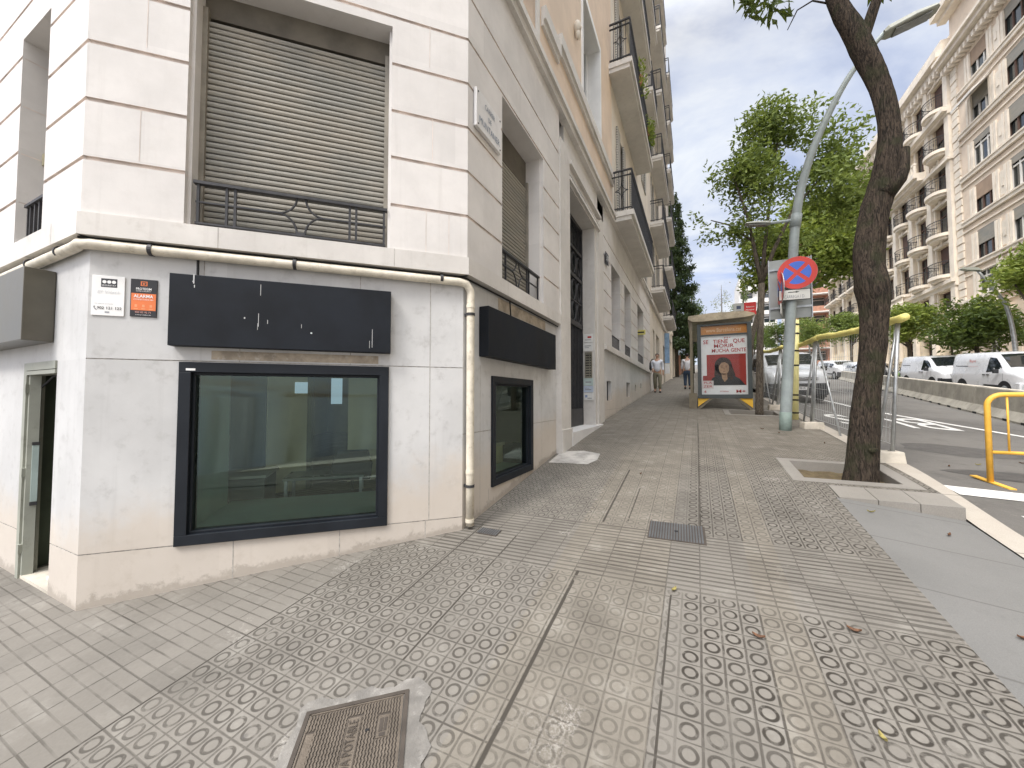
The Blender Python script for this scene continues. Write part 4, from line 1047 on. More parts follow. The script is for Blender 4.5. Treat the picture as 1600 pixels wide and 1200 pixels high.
mb = MB(); c = (u0+w*.5, z1-.032); FC.box(mb, c[0]-.019, c[0]+.019, c[1]-.016, c[1]+.016, .0082, .0087); mb.build('emblem', M['orange'], t, bevel=.004)
mb = MB(); FC.box(mb, c[0]-.013, c[0]+.013, c[1]-.011, c[1]+.011, .0087, .0091); mb.build('emblem_hole', M['dark'], t)
mb = MB(); mb.poly([FC.p(c[0]+x, c[1]+z, .0095) for x, z in ((-.008, -.006), (.002, -.007), (.009, .004), (0, .003), (-.005, .007))]); mb.build('emblem_bird', M['orange'], t)
text_mb('PROTEGIM', FC.p(u0+w*.5, z1-.071, .0086), UX, UZ, .023, width=.088, bold=.012).build('name_lettering', M['white'], t)
text_mb('SISTEMES DE SEGURETAT', FC.p(u0+w*.5, z1-.087, .0086), UX, UZ, .010, width=.086).build('small_lettering', M['white'], t)
text_mb('ALARMA', FC.p(u0+w*.5, z0+h*.54, .0092), UX, UZ, .031, width=.112, bold=.02).build('alarm_lettering', M['white'], t)
text_mb('CONNECTADA 24H', FC.p(u0+w*.5, z0+h*.455, .0092), UX, UZ, .014, width=.112).build('alarm_subline', M['white'], t)
mb = MB()
for i in range(3):
    for (dx, dz, ww, hh) in ((0, 0, .014, .018), (0, -.021, .022, .006)): FC.box(mb, u0+w*(.22+.28*i)-ww/2+dx, u0+w*(.22+.28*i)+ww/2+dx, z0+h*.29+dz-hh/2, z0+h*.29+dz+hh/2, .0089, .0092)
mb.build('pictograms', mat('pale_orange', (.75, .33, .16), .4), t)
text_mb('900 82 92 71', FC.p(u0+w*.5, z0+h*.115, .0086), UX, UZ, .018, width=.09).build('phone_number', mat('pinkish', (.65, .35, .3), .5), t)
text_mb('www.protegim.cat', FC.p(u0+w*.5, z0+h*.05, .0086), UX, UZ, .009, width=.09).build('web_line', M['white'], t)
# street name slab
t = thing('street_sign', 'white marble street name slab fixed to the corner of the first floor', 'street sign', (XF+U_, 3.02, 4.14))
FS = Frame((XF+U_, B[1]), (0, 1))
mb = MB(); FS.box(mb, y2u(3.0), y2u(3.50), 4.13, 4.50, .004, .04); mb.build('slab', M['marble_step'], t, bevel=.006)
gl = mat('engraved_blue_grey', (.16, .20, .26), .6)
text_mb('CARRER', FS.p(y2u(3.25), 4.405, .042), (0, 1, 0), UZ, .075, width=.20).build('lettering', gl, t)
text_mb('DE', FS.p(y2u(3.25), 4.315, .042), (0, 1, 0), UZ, .07, width=.06).build('lettering', gl, t)
text_mb('MUNTANER', FS.p(y2u(3.25), 4.215, .042), (0, 1, 0), UZ, .095, width=.41).build('lettering', gl, t)
mb = MB()
for y in (3.03, 3.47):
    for z in (4.16, 4.47): mb.disc(FS.p(y2u(y), z, .04), FS.N, .008, 8, .005)
mb.build('screws', M['iron'], t)
# ------------------------------------------------------------------ rain pipe and cables
t = thing('drain_pipe', 'cream painted drain pipe running under the ledge and down the corner', 'pipe', (B[0]+.04, B[1]-.02, .42))
r = .036; o = .045; z = 2.635
pts = [FL.p(UL-6, z-.05, o), FL.p(UL-.09, z-.005, o)]
pts += [FL.p(UL-.01, z, o+.004), FC.p(.03, z, o+.004)]
pts += [FC.p(.12, z, o), FC.p(LC-.07, z-.01, o)]
vx, vy = FR.p(.02, 0, .058)[0], FR.p(.035, 0, .058)[1]
pts2 = [FC.p(LC-.05, z-.012, o+.004), (vx-.02, vy-.045, z-.02), (vx, vy-.005, z-.075), (vx, vy, z-.12), (vx, vy, .9), (vx, vy, .44)]
mb = MB(); mb.tube(pts+pts2, r, 14); mb.build('pipe', M['pipe'], t, smooth=True)
mb = MB()
for zz in (.90, .47, 2.4): mb = MB(); mb.tube([(vx, vy, zz), (vx, vy, zz+.03)], r+.004, 14); mb.build('pipe_joint', M['pipe'], t)
for zz in (2.33, .78):
    mb = MB(); mb.tube([(vx, vy, zz), (vx, vy, zz+.024)], r+.006, 14); mb.box(vx-.075, vx-.03, vy-.012, vy+.012, zz, zz+.024); mb.build('clamp', M['iron'], t)
for (F, u) in ((FL, UL-.35), (FL, UL-.95), (FC, .36), (FC, 1.27), (FC, 2.42)):
    mb = MB(); c = Vector(F.p(u, z, o)); mb.tube([c-F.U*.012, c+F.U*.012], r+.006, 14); mb.obox(c+F.N*(-.05)-F.U*.01+UZ*.0, F.U*.02, F.N*.04, UZ*.06); mb.build('clamp', M['iron'], t)
mb = MB()
mb.tube([FC.p(-.05, 2.682, .03), FC.p(1.2, 2.677, .03), FC.p(LC, 2.675, .03), FR.p(1.2, 2.67, .03), FR.p(2.75, 2.66, .03)], .009, 6)
mb.tube([FC.p(.63, 2.675, .03), FC.p(.632, 2.47, .03)], .009, 6)
mb.tube([FR.p(y2u(3.85), 2.67, .03), FR.p(y2u(3.88), 2.47, .03)], .008, 6)
single(mb, 'cable', M['rubber'], 'black cable strung along the underside of the stone ledge', 'cable', loc=FC.p(0, 2.6, .03))
# ------------------------------------------------------------------ next building up the hill
YB = 34.; ZT = 31.
FB = Frame((XF, YE), (0, 1))
b2 = thing('apartment_building', 'tall cream apartment block with stacked iron balconies beyond the corner building', 'building', (XF, YE, gz(XF, YE)))
DW = []
for z in (6.75, 9.95, 13.15, 16.35, 19.55, 22.75):
    for y in (19.9, 22.3, 27.0, 29.6): DW.append((y-YE, y-YE+1.2, z+.3, z+2.7, .3))
GD = [(1.6, 2.5, 2.0, 5.0, .5), (3.3, 5.2, 2.2, 5.0, .4), (8.0, 9.4, 2.6, 5.0, .4)]
mb = MB(); wall(mb, FB, 0, YB-YE, 1.2, ZT, .0, DW+GD); mb.build('wall', [M['cream'], M['groove']], b2)
mb = MB(); mb.poly([(-20, YE+.01, ZT), (XF, YE+.01, ZT), (XF, YB, ZT), (-20, YB, ZT)]); mb.quad((XF, YB, 0), (-20, YB, 0), (-20, YB, ZT), (XF, YB, ZT)); mb.build('roof', M['cream'], b2)
mb = MB(); FB.box(mb, 0.02, YB-YE, 6.02, 6.2, 0, .12); mb.build('cornice', M['ledge'], b2); mb = MB(); FB.box(mb, .02, 1.5, 1.2, 3.0, 0, .03); mb.build('plinth', M['ledge'], b2)
for h in DW+GD:
    w = MB(); o = -h[4]+.05; w.quad(FB.p(h[0], h[2], o), FB.p(h[1], h[2], o), FB.p(h[1], h[3], o), FB.p(h[0], h[3], o)); w = w.build('window' if h in DW else 'doorway', M['window_glass'], b2)
    mb = MB(); FB.box(mb, h[0], h[0]+.3, h[2], h[3], .01, .04); FB.box(mb, h[1]-.3, h[1], h[2], h[3], .01, .04)
    if h in DW: mb.build('shutter', M['louvre'], w)
for z in (6.6, 9.8, 13.0, 16.2, 19.4, 22.6):
    balcony(b2, FB, 19.3-YE, 24.0-YE, z, .62, bars=.16, stars=False, mat_s=M['ledge']); balcony(b2, FB, 26.4-YE, 31.0-YE, z, .62, bars=.16, stars=False, mat_s=M['ledge'])
# ================================================================== FOLIAGE HELPERS
def crown_mesh(clumps, n, size, seed, droop=.3, aspect=.38, shell=.55, gaps=.35, gs=1.3):
    """leaf-sized faces scattered through ellipsoid clumps; a coarse noise opens gaps"""
    rg = np.random.default_rng(seed); P = []
    vol = np.array([c[3]*c[4]*c[5] for c in clumps])**.75; vol = vol/vol.sum()
    for c, w in zip(clumps, vol):
        m = int(n*w*1.6); d = rg.normal(size=(m, 3)); d /= np.linalg.norm(d, axis=1)[:, None]
        r = 1-rg.random(m)**1.4*shell
        r *= 1+.22*np.sin(d[:, 0]*5+seed)*np.cos(d[:, 1]*4+d[:, 2]*6+seed*2)+.05*rg.normal(size=m)
        p = d*r[:, None]*np.array(c[3:6])+np.array(c[:3]); P.append(p)
    P = np.concatenate(P)
    f = np.sin(P[:, 0]*gs*2.1+seed)+np.sin(P[:, 1]*gs*1.7+seed*1.7+P[:, 2])+np.sin(P[:, 2]*gs*2.6+P[:, 0]*1.3)
    keep = f > np.quantile(f, gaps)-rg.random(len(P))*.9
    P = P[keep]; rg.shuffle(P); P = P[:n]; m = len(P)
    a = rg.normal(size=(m, 3)); a[:, 2] = a[:, 2]*.6-droop; a /= np.linalg.norm(a, axis=1)[:, None]
    b = np.cross(a, rg.normal(size=(m, 3))); b /= np.linalg.norm(b, axis=1)[:, None]
    L = size*(.65+.7*rg.random(m)); W = L*aspect
    nn = np.cross(a, b)
    v0 = P-a*L[:, None]*.5; v1 = P+b*W[:, None]*.5+nn*L[:, None]*.06; v2 = P+a*L[:, None]*.5; v3 = P-b*W[:, None]*.5+nn*L[:, None]*.06
    V = np.stack([v0, v1, v2, v3], 1).reshape(-1, 3)
    mb = MB(); mb.v = [tuple(q) for q in V.tolist()]; mb.f = [[i*4, i*4+1, i*4+2, i*4+3] for i in range(m)]; mb.m = [0]*m
    return mb
def make_tree(name, label, base, trunk, limbs, clumps, n, size, leaf, bark, seed, group=None, seg=10, **k):
    t = thing(name, label, 'tree', base, 0, group)
    mb = MB(); mb.tube([p[:3] for p in trunk], [p[3] for p in trunk], seg)
    for l in limbs: mb.tube([p[:3] for p in l], [p[3] for p in l], 7)
    mb.build('trunk', bark, t, smooth=True)
    crown_mesh(clumps, n, size, seed, **k).build('crown', leaf, t)
    return t
# ------------------------------------------------------------------ the leaning tree in front
def spline(pts, per=5):
    P = np.array(pts, float); out = []
    for i in range(len(P)-1):
        p0, p1, p2, p3 = P[max(i-1, 0)], P[i], P[i+1], P[min(i+2, len(P)-1)]
        for j in range(per):
            t = j/per
            out.append(tuple(.5*((2*p1)+(-p0+p2)*t+(2*p0-5*p1+4*p2-p3)*t*t+(-p0+3*p1-3*p2+p3)*t**3)))
    out.append(tuple(P[-1])); return out
ty = 5.45
main = [(1.585, ty, .55, .165), (1.60, ty, .80, .145), (1.66, ty, 1.59, .115), (1.72, ty, 2.0, .112), (1.745, ty, 2.28, .115), (1.76, ty, 2.6, .13), (1.745, ty, 2.8, .148), (1.725, ty+.02, 3.0, .135), (1.74, ty+.03, 3.28, .135), (1.80, ty+.03, 3.62, .128), (1.87, ty+.02, 3.9, .125), (1.905, ty, 4.12, .115), (1.93, ty, 4.4, .098), (1.92, ty, 4.66, .092), (1.88, ty, 4.95, .094), (1.82, ty, 5.21, .10), (1.73, ty, 5.5, .108), (1.64, ty-.02, 5.75, .10), (1.54, ty-.03, 6.0, .09), (1.47, ty-.05, 6.3, .08), (1.42, ty, 6.9, .06), (1.3, ty+.1, 7.7, .04)]
main = spline(main, 4)
rt_ = random.Random(4)
t1 = thing('street_tree', 'dark leaning street tree with a crooked mossy trunk in the near pit', 'tree', (1.585, ty, .6))
mb = MB()
# bark relief: perturb each ring
P = [Vector(p[:3]) for p in main]; seg = 22; vs = []; fs = []
for i, p in enumerate(P):
    tdir = (P[min(i+1, len(P)-1)]-P[max(i-1, 0)]).normalized(); ax = Vector((1, 0, 0)); ax = (ax-tdir*ax.dot(tdir)).normalized(); bx = tdir.cross(ax)
    for k_ in range(seg):
        a = 2*math.pi*k_/seg; rr = main[i][3]*(1+.05*math.sin(3*a+i*.3)+.035*math.sin(7*a-i*.5)+rt_.uniform(-.025, .025))
        if i < 6: rr *= 1+.10*(1-i/6)*math.sin(4*a+1)
        vs.append(p+ax*(rr*math.cos(a))+bx*(rr*math.sin(a)))
for i in range(len(P)-1):
    for k_ in range(seg):
        a = i*seg+k_; b = i*seg+(k_+1) % seg; fs.append((a, b, b+seg, a+seg))
mb.add(vs, fs)
br = spline([(1.72, ty, 5.52, .06), (1.80, ty, 5.78, .055), (1.89, ty+.02, 6.05, .05), (2.05, ty+.1, 6.4, .045), (2.4, ty+.2, 7.2, .03)], 3)
mb.tube([p[:3] for p in br], [p[3] for p in br], 10)
mb.tube([(1.86, ty-.02, 3.78), (1.97, ty-.03, 3.93), (2.015, ty-.03, 4.02), (2.03, ty-.03, 4.24)], [.10, .085, .06, .05], 12)                      # pruning stubs
mb.ball((1.665, ty-.135, 1.03), .045, .03, .03)
mb.tube([(1.5, ty-.03, 6.08), (1.3, ty, 6.25), (1.15, ty, 6.2), (1.05, ty, 6.0)], [.012, .01, .008, .005], 5)
mb.tube([(1.3, ty+.1, 7.7), (.9, ty, 8.1), (.6, ty-.3, 7.9), (.75, ty-.2, 7.1)], [.03, .02, .015, .006], 5); mb.tube([(2.4, ty+.2, 7.2), (2.9, ty, 7.9), (3.1, ty-.2, 8.2)], [.03, .02, .01], 5)
mb.build('trunk', M['bark'], t1, smooth=True)
cl = [(.78, 5.4, 6.42, .18, .2, .22), (1.0, 5.45, 6.30, .14, .2, .16), (.62, 5.4, 6.65, .2, .25, .2), (2.02, 5.55, 6.25, .16, .2, .13), (2.2, 5.6, 6.5, .2, .2, .16)]
crown_mesh(cl, 210, .16, 21, droop=1.0, aspect=.3, gaps=.05).build('hanging_leaves', M['leaf_dark'], t1)
cl = [(.7, 5.3, 8.4, 1.3, 1.4, 1.0), (1.9, 6.2, 9.0, 1.6, 1.4, 1.1), (3.0, 5.4, 8.4, 1.2, 1.3, .9), (1.2, 4.5, 8.9, 1.3, 1.1, .9)]
crown_mesh(cl, 5200, .15, 5, droop=.5, gaps=.35).build('crown', M['leaf_dark'], t1)
# ------------------------------------------------------------------ second tree of the row
y2 = 11.1
tr = [(1.37, y2, 1.0, .10), (1.37, y2, 1.3, .09), (1.42, y2, 3.0, .075), (1.48, y2, 4.4, .075)]
lim = [[(1.48, y2, 4.35, .06), (1.36, y2, 5.2, .045), (1.2, y2-.1, 6.1, .035), (.9, y2-.2, 7.2, .02)],
       [(1.48, y2, 4.4, .055), (1.57, y2+.05, 5.35, .045), (1.7, y2, 6.5, .03), (1.9, y2, 8.0, .015)],
       [(1.49, y2, 4.45, .055), (1.75, y2, 5.2, .045), (2.2, y2+.2, 6.2, .03), (2.9, y2+.2, 7.0, .02)],
       [(1.3, y2, 5.5, .03), (.8, y2, 6.0, .02), (.4, y2, 6.2, .012)]]
cl = [(2.0, y2, 7.7, 1.0, 1.1, 1.15), (1.15, y2-.1, 7.2, .85, .95, .85), (2.9, y2+.1, 7.1, .95, 1.0, 1.0), (.55, y2, 6.45, .62, .7, .5), (1.5, y2-.3, 6.4, 1.0, .9, .6), (2.5, y2-.3, 6.1, .95, .9, .6), (3.3, y2, 6.0, .7, .8, .55), (.9, y2, 5.75, .6, .6, .28), (.35, y2+.1, 5.75, .35, .4, .25), (2.1, y2+.3, 5.6, .9, .6, .35), (1.7, y2, 8.4, .7, .7, .5), (.4, y2, 5.3, .25, .3, .16), (.75, y2, 5.25, .28, .3, .14)]
make_tree('street_tree', 'slender street tree with a forked trunk beside the bus shelter', (1.37, y2, 1.15), tr, lim, cl, 14500, .122, M['leaf'], M['bark_grey'], 3, droop=.35, gaps=.58, gs=1.7, shell=.85, aspect=.42)
# lime green tree behind it, on the near kerb further up
tr = [(2.0, 19.0, 1.7, .13), (2.1, 19.0, 4.0, .11), (2.6, 19.0, 6.0, .08)]
lim = [[(2.6, 19., 6., .07), (3.6, 19, 7.6, .04), (4.3, 19, 8.6, .02)], [(2.6, 19, 6, .06), (2.2, 19, 8, .03)]]
cl = [(4.4, 18.8, 7.3, 1.5, 1.4, 1.3), (5.3, 19, 8.6, 1.2, 1.2, 1.1), (3.0, 18.8, 7.8, 1.3, 1.3, 1.0), (5.4, 18.8, 6.9, .9, 1, .6), (2.9, 19, 6.6, 1.1, 1, .6), (4.2, 19, 9.2, 1.0, 1, .7)]
make_tree('street_tree', 'lime green leafy tree behind the lamp post', (2.0, 19, 1.85), tr, lim, cl, 17000, .20, M['leaf_lime'], M['bark_grey'], 9, droop=.2, gaps=.2, gs=1.0, shell=.85, aspect=.45)
# ------------------------------------------------------------------ lamp post with two lanterns
Yl = 8.64
t = thing('street_lamp', 'tall grey green street lamp with a curved arm and a second low lantern', 'street lamp', (1.467, Yl, .98))
sp = spline([(1.467, Yl, .95, .098), (1.50, Yl, 1.6, .094), (1.60, Yl, 3.2, .084), (1.71, Yl, 4.88, .076), (1.90, Yl, 5.84, .066), (2.19, Yl, 6.63, .056), (2.58, Yl, 7.39, .046), (3.05, Yl, 7.95, .036)], 5)
mb = MB(); mb.tube([p[:3] for p in sp], [p[3] for p in sp], 16); mb.build('pole', M['lamp_pole'], t, smooth=True)
mb = MB(); mb.tube([(1.466, Yl, .9), (1.482, Yl, 1.32)], [.102, .099], 16); mb.build('base_band', mat('lamp_base', (.17, .22, .20), .6, .2, 6, .1, 50), t, smooth=True)
mb = MB(); mb.tube([(1.695, Yl, 4.76), (1.73, Yl, 5.0)], [.092, .088], 16); mb.build('bracket_sleeve', M['lamp_pole'], t, smooth=True)
mb = MB(); mb.tube([(1.70, Yl, 4.90), (1.30, Yl, 4.92)], [.028, .024], 10); mb.build('lower_arm', M['lamp_pole'], t)
lamp_head = mat('lamp_head', (.30, .31, .27), .45, .1, 4)
def lantern(a, b, w0, w1, h, parent):
    a, b = Vector(a), Vector(b); ax = (b-a); s = Vector((0, 1, 0)); n = ax.normalized().cross(s).normalized()
    if n.z < 0: n = -n
    mb = MB(); secs = []
    for f_, w, hh in ((0, w0*.7, h*.6), (.08, w0, h), (.55, w1, h), (.95, w1*.85, h*.6), (1, w1*.5, h*.3)):
        c = a+ax*f_; secs.append([c-s*w, c-s*w*.8+n*hh, c+s*w*.8+n*hh, c+s*w, c+s*w*.9-n*hh*.35, c-s*w*.9-n*hh*.35])
    vs = [p for q in secs for p in q]; fs = [(i*6+k_, i*6+(k_+1) % 6, i*6+6+(k_+1) % 6, i*6+6+k_) for i in range(4) for k_ in range(6)]+[tuple(range(6)), tuple(range(29, 23, -1))]
    mb.add(vs, fs); o = mb.build('lamp_head', lamp_head, parent, bevel=.006)
    mb = MB(); c0, c1 = a+ax*.18-n*(h*.35+.004), a+ax*.85-n*(h*.35+.004); mb.obox(c0-s*w1*.6, c1-c0, s*w1*1.2, -n*.02); mb.build('diffuser', mat('lamp_diffuser', (.16, .165, .15), .15, .1, 8, spec=.7), o)
lantern((3.03, Yl, 7.90), (3.72, Yl, 8.06), .12, .16, .075, t)
lantern((1.32, Yl, 4.91), (.90, Yl, 4.97), .07, .10, .035, t)
# ------------------------------------------------------------------ traffic signs on the pole
def disc_sign(t, c, n, r, face=True):
    c = Vector(c); n = Vector(n).normalized(); u = Vector((0, 0, 1)).cross(n).normalized(); v = n.cross(u)
    c2 = lambda x, z, o: c+u*x+v*z+n*o
    mb = MB(); mb.tube([c-n*.012, c], r, 32); mb.build('sign_back', M['grey_metal'], t)
    mb = MB(); mb.tube([c+n*.0005, c+n*.003], r*.995, 32); mb.build('red_rim', mat('sign_red', (.58, .055, .04), .35, .05, 5), t)
    if face:
        mb = MB(); ri = r*.70; g = .16
        for k_ in range(4):
            a0, a1 = k_*math.pi/2-math.pi/4+g, k_*math.pi/2+math.pi/4-g
            pts = [c2(ri*math.cos(a), ri*math.sin(a), .0045) for a in np.linspace(a0, a1, 9)]
            am = k_*math.pi/2; pts.append(c2(.20*ri*math.cos(am), .20*ri*math.sin(am), .0045)); mb.poly(pts)
        mb.build('blue_field', mat('sign_blue', (.06, .15, .58), .35, .05, 5), t)
t = thing('no_stopping_sign', 'round red and blue no stopping sign facing down the street on the lamp post', 'traffic sign', (1.69, Yl-.1, 3.87))
disc_sign(t, (1.685, Yl-.13, 3.87), (-.12, -1, 0), .30)
mb = MB(); mb.obox((1.62, Yl-.12, 3.84), (.13, 0, 0), (0, .06, 0), (0, 0, .05)); mb.build('bracket', M['grey_metal'], t)
t = thing('arrow_plate', 'white rectangular plate with a black arrow under the no stopping sign', 'traffic sign', (1.64, Yl-.1, 3.47))
fp = Frame((1.39, Yl-.13), (1, .1)); fp.N = Vector((fp.U.y, -fp.U.x, 0))
mb = MB(); fp.box(mb, 0, .50, 3.375, 3.575, 0, .012); mb.build('plate', M['dark'], t)
mb = MB(); fp.box(mb, .012, .488, 3.387, 3.563, .012, .0135); mb.build('plate_face', mat('sign_white', (.66, .66, .62), .4, .05, 5), t)
mb = MB(); mb.poly([fp.p(u, z, .015) for u, z in ((.15, 3.515), (.27, 3.515), (.27, 3.505), (.33, 3.522), (.27, 3.54), (.27, 3.529), (.15, 3.529))]); mb.build('arrow', M['text_dark'], t)
text_mb('CÀRREGA I D.', fp.p(.25, 3.435, .0145), fp.U, UZ, .085, width=.32).build('lettering', M['text_grey'], t)
t = thing('no_stopping_sign', 'second round red rimmed sign seen almost edge on at the left of the lamp post', 'traffic sign', (1.50, Yl+.02, 3.6))
disc_sign(t, (1.44, Yl-.02, 3.63), (-.93, -.02, 0), .30)
t = thing('arrow_plate', 'small white plate below the edge on round sign', 'traffic sign', (1.46, Yl, 3.25))
mb = MB(); mb.obox((1.42, Yl-.2, 3.13), (-.012, 0, 0), (.10, .40, 0), (0, 0, .19)); mb.build('plate', mat('sign_white2', (.6, .6, .56), .4, .05, 5), t)
mb = MB(); mb.obox((1.4335, Yl-.11, 3.19), (-.03, 0, 0), (.05, .2, 0), (0, 0, .035)); mb.build('arrow', M['text_dark'], t)
t = thing('traffic_board', 'large grey sheet metal back of a traffic board behind the lamp post', 'traffic sign', (1.63, Yl+.2, 3.6))
mb = MB(); mb.box(1.30, 1.95, Yl+.16, Yl+.175, 3.09, 4.23); mb.build('panel', mat('sign_back_grey', (.33, .345, .33), .5, .15, 2, metal=.3), t, bevel=.004)
mb = MB()
for z in (3.28, 4.02): mb.box(1.30, 1.95, Yl+.13, Yl+.158, z, z+.035)
mb.box(1.285, 1.30, Yl+.14, Yl+.18, 3.08, 4.24); mb.box(1.95, 1.965, Yl+.14, Yl+.18, 3.08, 4.24); mb.build('stiffener', M['grey_metal'], t)
# ------------------------------------------------------------------ yellow and black pole
t = thing('warning_post', 'pale yellow post with black rings standing behind the lamp post', 'post', (1.88, 10.3, gz(1.88, 10.3)))
mb = MB(); mb.tube([(1.93, 10.3, 1.1), (1.985, 10.3, 3.3)], .068, 14); mb.build('post', M['pale_yellow'], t, smooth=True)
mb = MB()
for z in (1.24, 1.52, 1.63, 2.28, 2.60, 2.98, 3.18): x = 1.93+(z-1.1)*.025; mb.tube([(x, 10.3, z), (x+.001, 10.3, z+.035)], .0705, 14)
mb.build('black_rings', M['rubber'], t)
# ------------------------------------------------------------------ temporary fencing
M['wire'] = mat('pale_wire', (.46, .47, .46), .5, .1, 5)
def fence_panel(lab, p0, p1, z0, z1, gap0=0, sag=.0, rail=True, struts=True):
    p0, p1 = Vector((p0[0], p0[1], 0)), Vector((p1[0], p1[1], 0)); d = p1-p0; Ln = d.length; n = Vector((-d.y, d.x, 0)).normalized()
    zb = lambda f: z0[0]+(z0[1]-z0[0])*f
    zt = lambda f: z1[0]+(z1[1]-z1[0])*f+sag*math.sin(f*math.pi)
    t = thing('mesh_fence', lab, 'site fence', (p0.x, p0.y, z0[0]), 0, 'temporary mesh fencing along the kerb')
    pt = lambda f, z: (p0.x+d.x*f, p0.y+d.y*f, z)
    for f in (0, 1):
        mb = MB(); mb.tube([(p0.x+d.x*f-(0 if f else 0), p0.y+d.y*f, zb(f)), (p0.x+d.x*f+.10, p0.y+d.y*f, zt(f))], .021, 8); mb.build('post', M['grey_metal'], t, smooth=True)
    if struts:
        for f, s in ((0, 1), (1, -1)):
            mb = MB(); mb.tube([(p0.x+d.x*f+.095, p0.y+d.y*f+.0, zt(f)-.03), (p0.x+d.x*f-.08*(f == 0)+.18*(f == 1), p0.y+d.y*f+s*d.normalized().y*(.22 if f == 0 else .9), zb(f)+(-.0 if f == 0 else -.1))], .017, 8); mb.build('strut', M['grey_metal'], t, smooth=True)
    mb = MB(); nv = int(Ln/.085); tl = .10
    for i in range(nv+1):
        f = i/nv; a = pt(f, zb(f)+.18); b = pt(f, zt(f)-.02)
        k0 = .18/(zt(f)-zb(f)); mb.tube([(a[0]+tl*k0, a[1], a[2]), (b[0]+tl*.98, b[1], b[2])], .0021, 3, cap=False)
    for j in range(9):
        g = .1+.88*j/8
        mb.tube([(pt(0, 0)[0]+tl*g, pt(0, 0)[1], zb(0)+(zt(0)-zb(0))*g), (pt(1, 0)[0]+tl*g, pt(1, 0)[1], zb(1)+(zt(1)-zb(1))*g)], .0026, 3, cap=False)
    mb.build('wire_mesh', M['wire'], t)
    mb = MB(); rr = random.Random(int(Ln*1000)); n_ = 22; pts = [(pt(f, 0)[0]+tl+rr.uniform(-.008, .008), pt(f, 0)[1], zt(f)+.0+rr.uniform(-.008, .008)) for f in np.linspace(-.06 if gap0 == 0 else gap0, 1.0, n_)]
    mb.tube(pts, [.05*rr.uniform(.88, 1.05) for _ in pts], 10); fo = mb.build('foam_rail', M['yellow'], t, smooth=True)
    return t
def fence_foot(lab, x, y, w, d, h, a=0):
    c = Vector((x, y, gz(min(x, 2.2), y))); u = Vector((math.cos(a), math.sin(a), 0)); v = Vector((-math.sin(a), math.cos(a), 0)); mb = MB()
    P = [c+u*(sx*w/2)+v*(sy*d/2) for sx, sy in ((-1, -1), (1, -1), (1, 1), (-1, 1))]
    mb.add([(p.x, p.y, c.z-.05) for p in P]+[(c.x+(p.x-c.x)*.93, c.y+(p.y-c.y)*.9, c.z+h) for p in P], [(0, 3, 2, 1), (4, 5, 6, 7), (0, 1, 5, 4), (1, 2, 6, 5), (2, 3, 7, 6), (3, 0, 4, 7)])
    t = thing('concrete_block', lab, 'concrete block', c, 0, 'concrete feet of the fencing')
    mb.build('block', M['pale_concrete'], t, bevel=.015)
    mb = MB()
    for s in (-.28, .28): q = c+u*(w*s); mb.tube([(q.x, q.y, c.z+h-.01), (q.x, q.y, c.z+h+.003)], .03, 10)
    mb.build('socket', M['rubber'], t)
fence_panel('near mesh fence panel topped by yellow foam behind the leaning tree', (2.15, 6.30), (1.98, 9.10), (.84, 1.03), (2.55, 2.74), sag=-.03)
fence_panel('farther mesh fence panel with yellow foam rail beside the parked van', (1.97, 9.16), (1.93, 12.2), (1.06, 1.28), (2.72, 2.92), sag=-.06)
fence_panel('farthest mesh fence panel with yellow foam rail by the bus shelter', (1.92, 12.3), (1.88, 15.2), (1.30, 1.52), (2.92, 3.15), sag=-.05)
fence_foot('pale concrete fence foot on the kerb right of the leaning trunk', 2.0, 6.32, .52, .22, .13, .05)
fence_foot('concrete fence foot on the kerb between lamp post and van', 1.95, 9.02, .34, .22, .12, .2)
fence_foot('far concrete fence foot on the kerb left of the lamp post', 1.86, 12.2, .30, .22, .13)
# ------------------------------------------------------------------ concrete barriers in the roadway
def jersey_proto():
    t = thing('concrete_barrier', 'x', 'road barrier', (0, 0, 0), 0, 'row of concrete barriers along the lane'); Ln = 3.485
    pr = [(-.26, 0), (-.26, .07), (-.13, .26), (-.085, .72), (-.07, .74), (.07, .74), (.085, .72), (.13, .26), (.26, .07), (.26, 0)]
    pr = [(x*1.0, z) for x, z in pr]
    mb = MB(); mb.prism([(x, -Ln/2, z) for x, z in pr], (0, Ln, 0)); mb.build('block', M['concrete'], t, local=True)
    mb = MB()
    for y in (-1.25, -.42, .42, 1.25): mb.box(-.262, -.2, y-.12, y+.12, 0, .08)
    mb.build('fork_slot', M['rubber'], t, local=True)
    mb = MB(); mb.box(-.068, .068, -Ln/2+.01, Ln/2-.01, .7405, .745); mb.build('pale_top', M['pale_concrete'], t, local=True)
    mb = MB(); mb.tube([(0, Ln/2-.02, .2), (0, Ln/2-.02, .7)], .04, 8); mb.build('end_key', M['concrete'], t, local=True)
    return t
jp = jersey_proto(); ja, jb = Vector((6.05, 8.2, 0)), Vector((10.3, 36.4, 0)); jd = (jb-ja).normalized()
names = ['block at the right edge behind the ochre railing', 'block below the nose of the smaller white van', 'block below the scooter with the red box', 'block behind the near fence posts', 'block half hidden by the right side of the leaning trunk']+['block hidden behind the leaning trunk']*2+['block in the far end of the row left of the leaning trunk']*6
for i in range(13):
    o = jp if i == 0 else dup(jp); c = ja+jd*(3.74+3.5*i+1.75); z = gz(c.x, c.y)
    o.location = (c.x, c.y, z-.01); sl = (gz(c.x+jd.x, c.y+jd.y)-gz(c.x-jd.x, c.y-jd.y))/2
    o.rotation_euler = (math.atan(sl), 0, -math.atan2(jd.x, jd.y)); o['label'] = 'grey concrete barrier '+names[i]
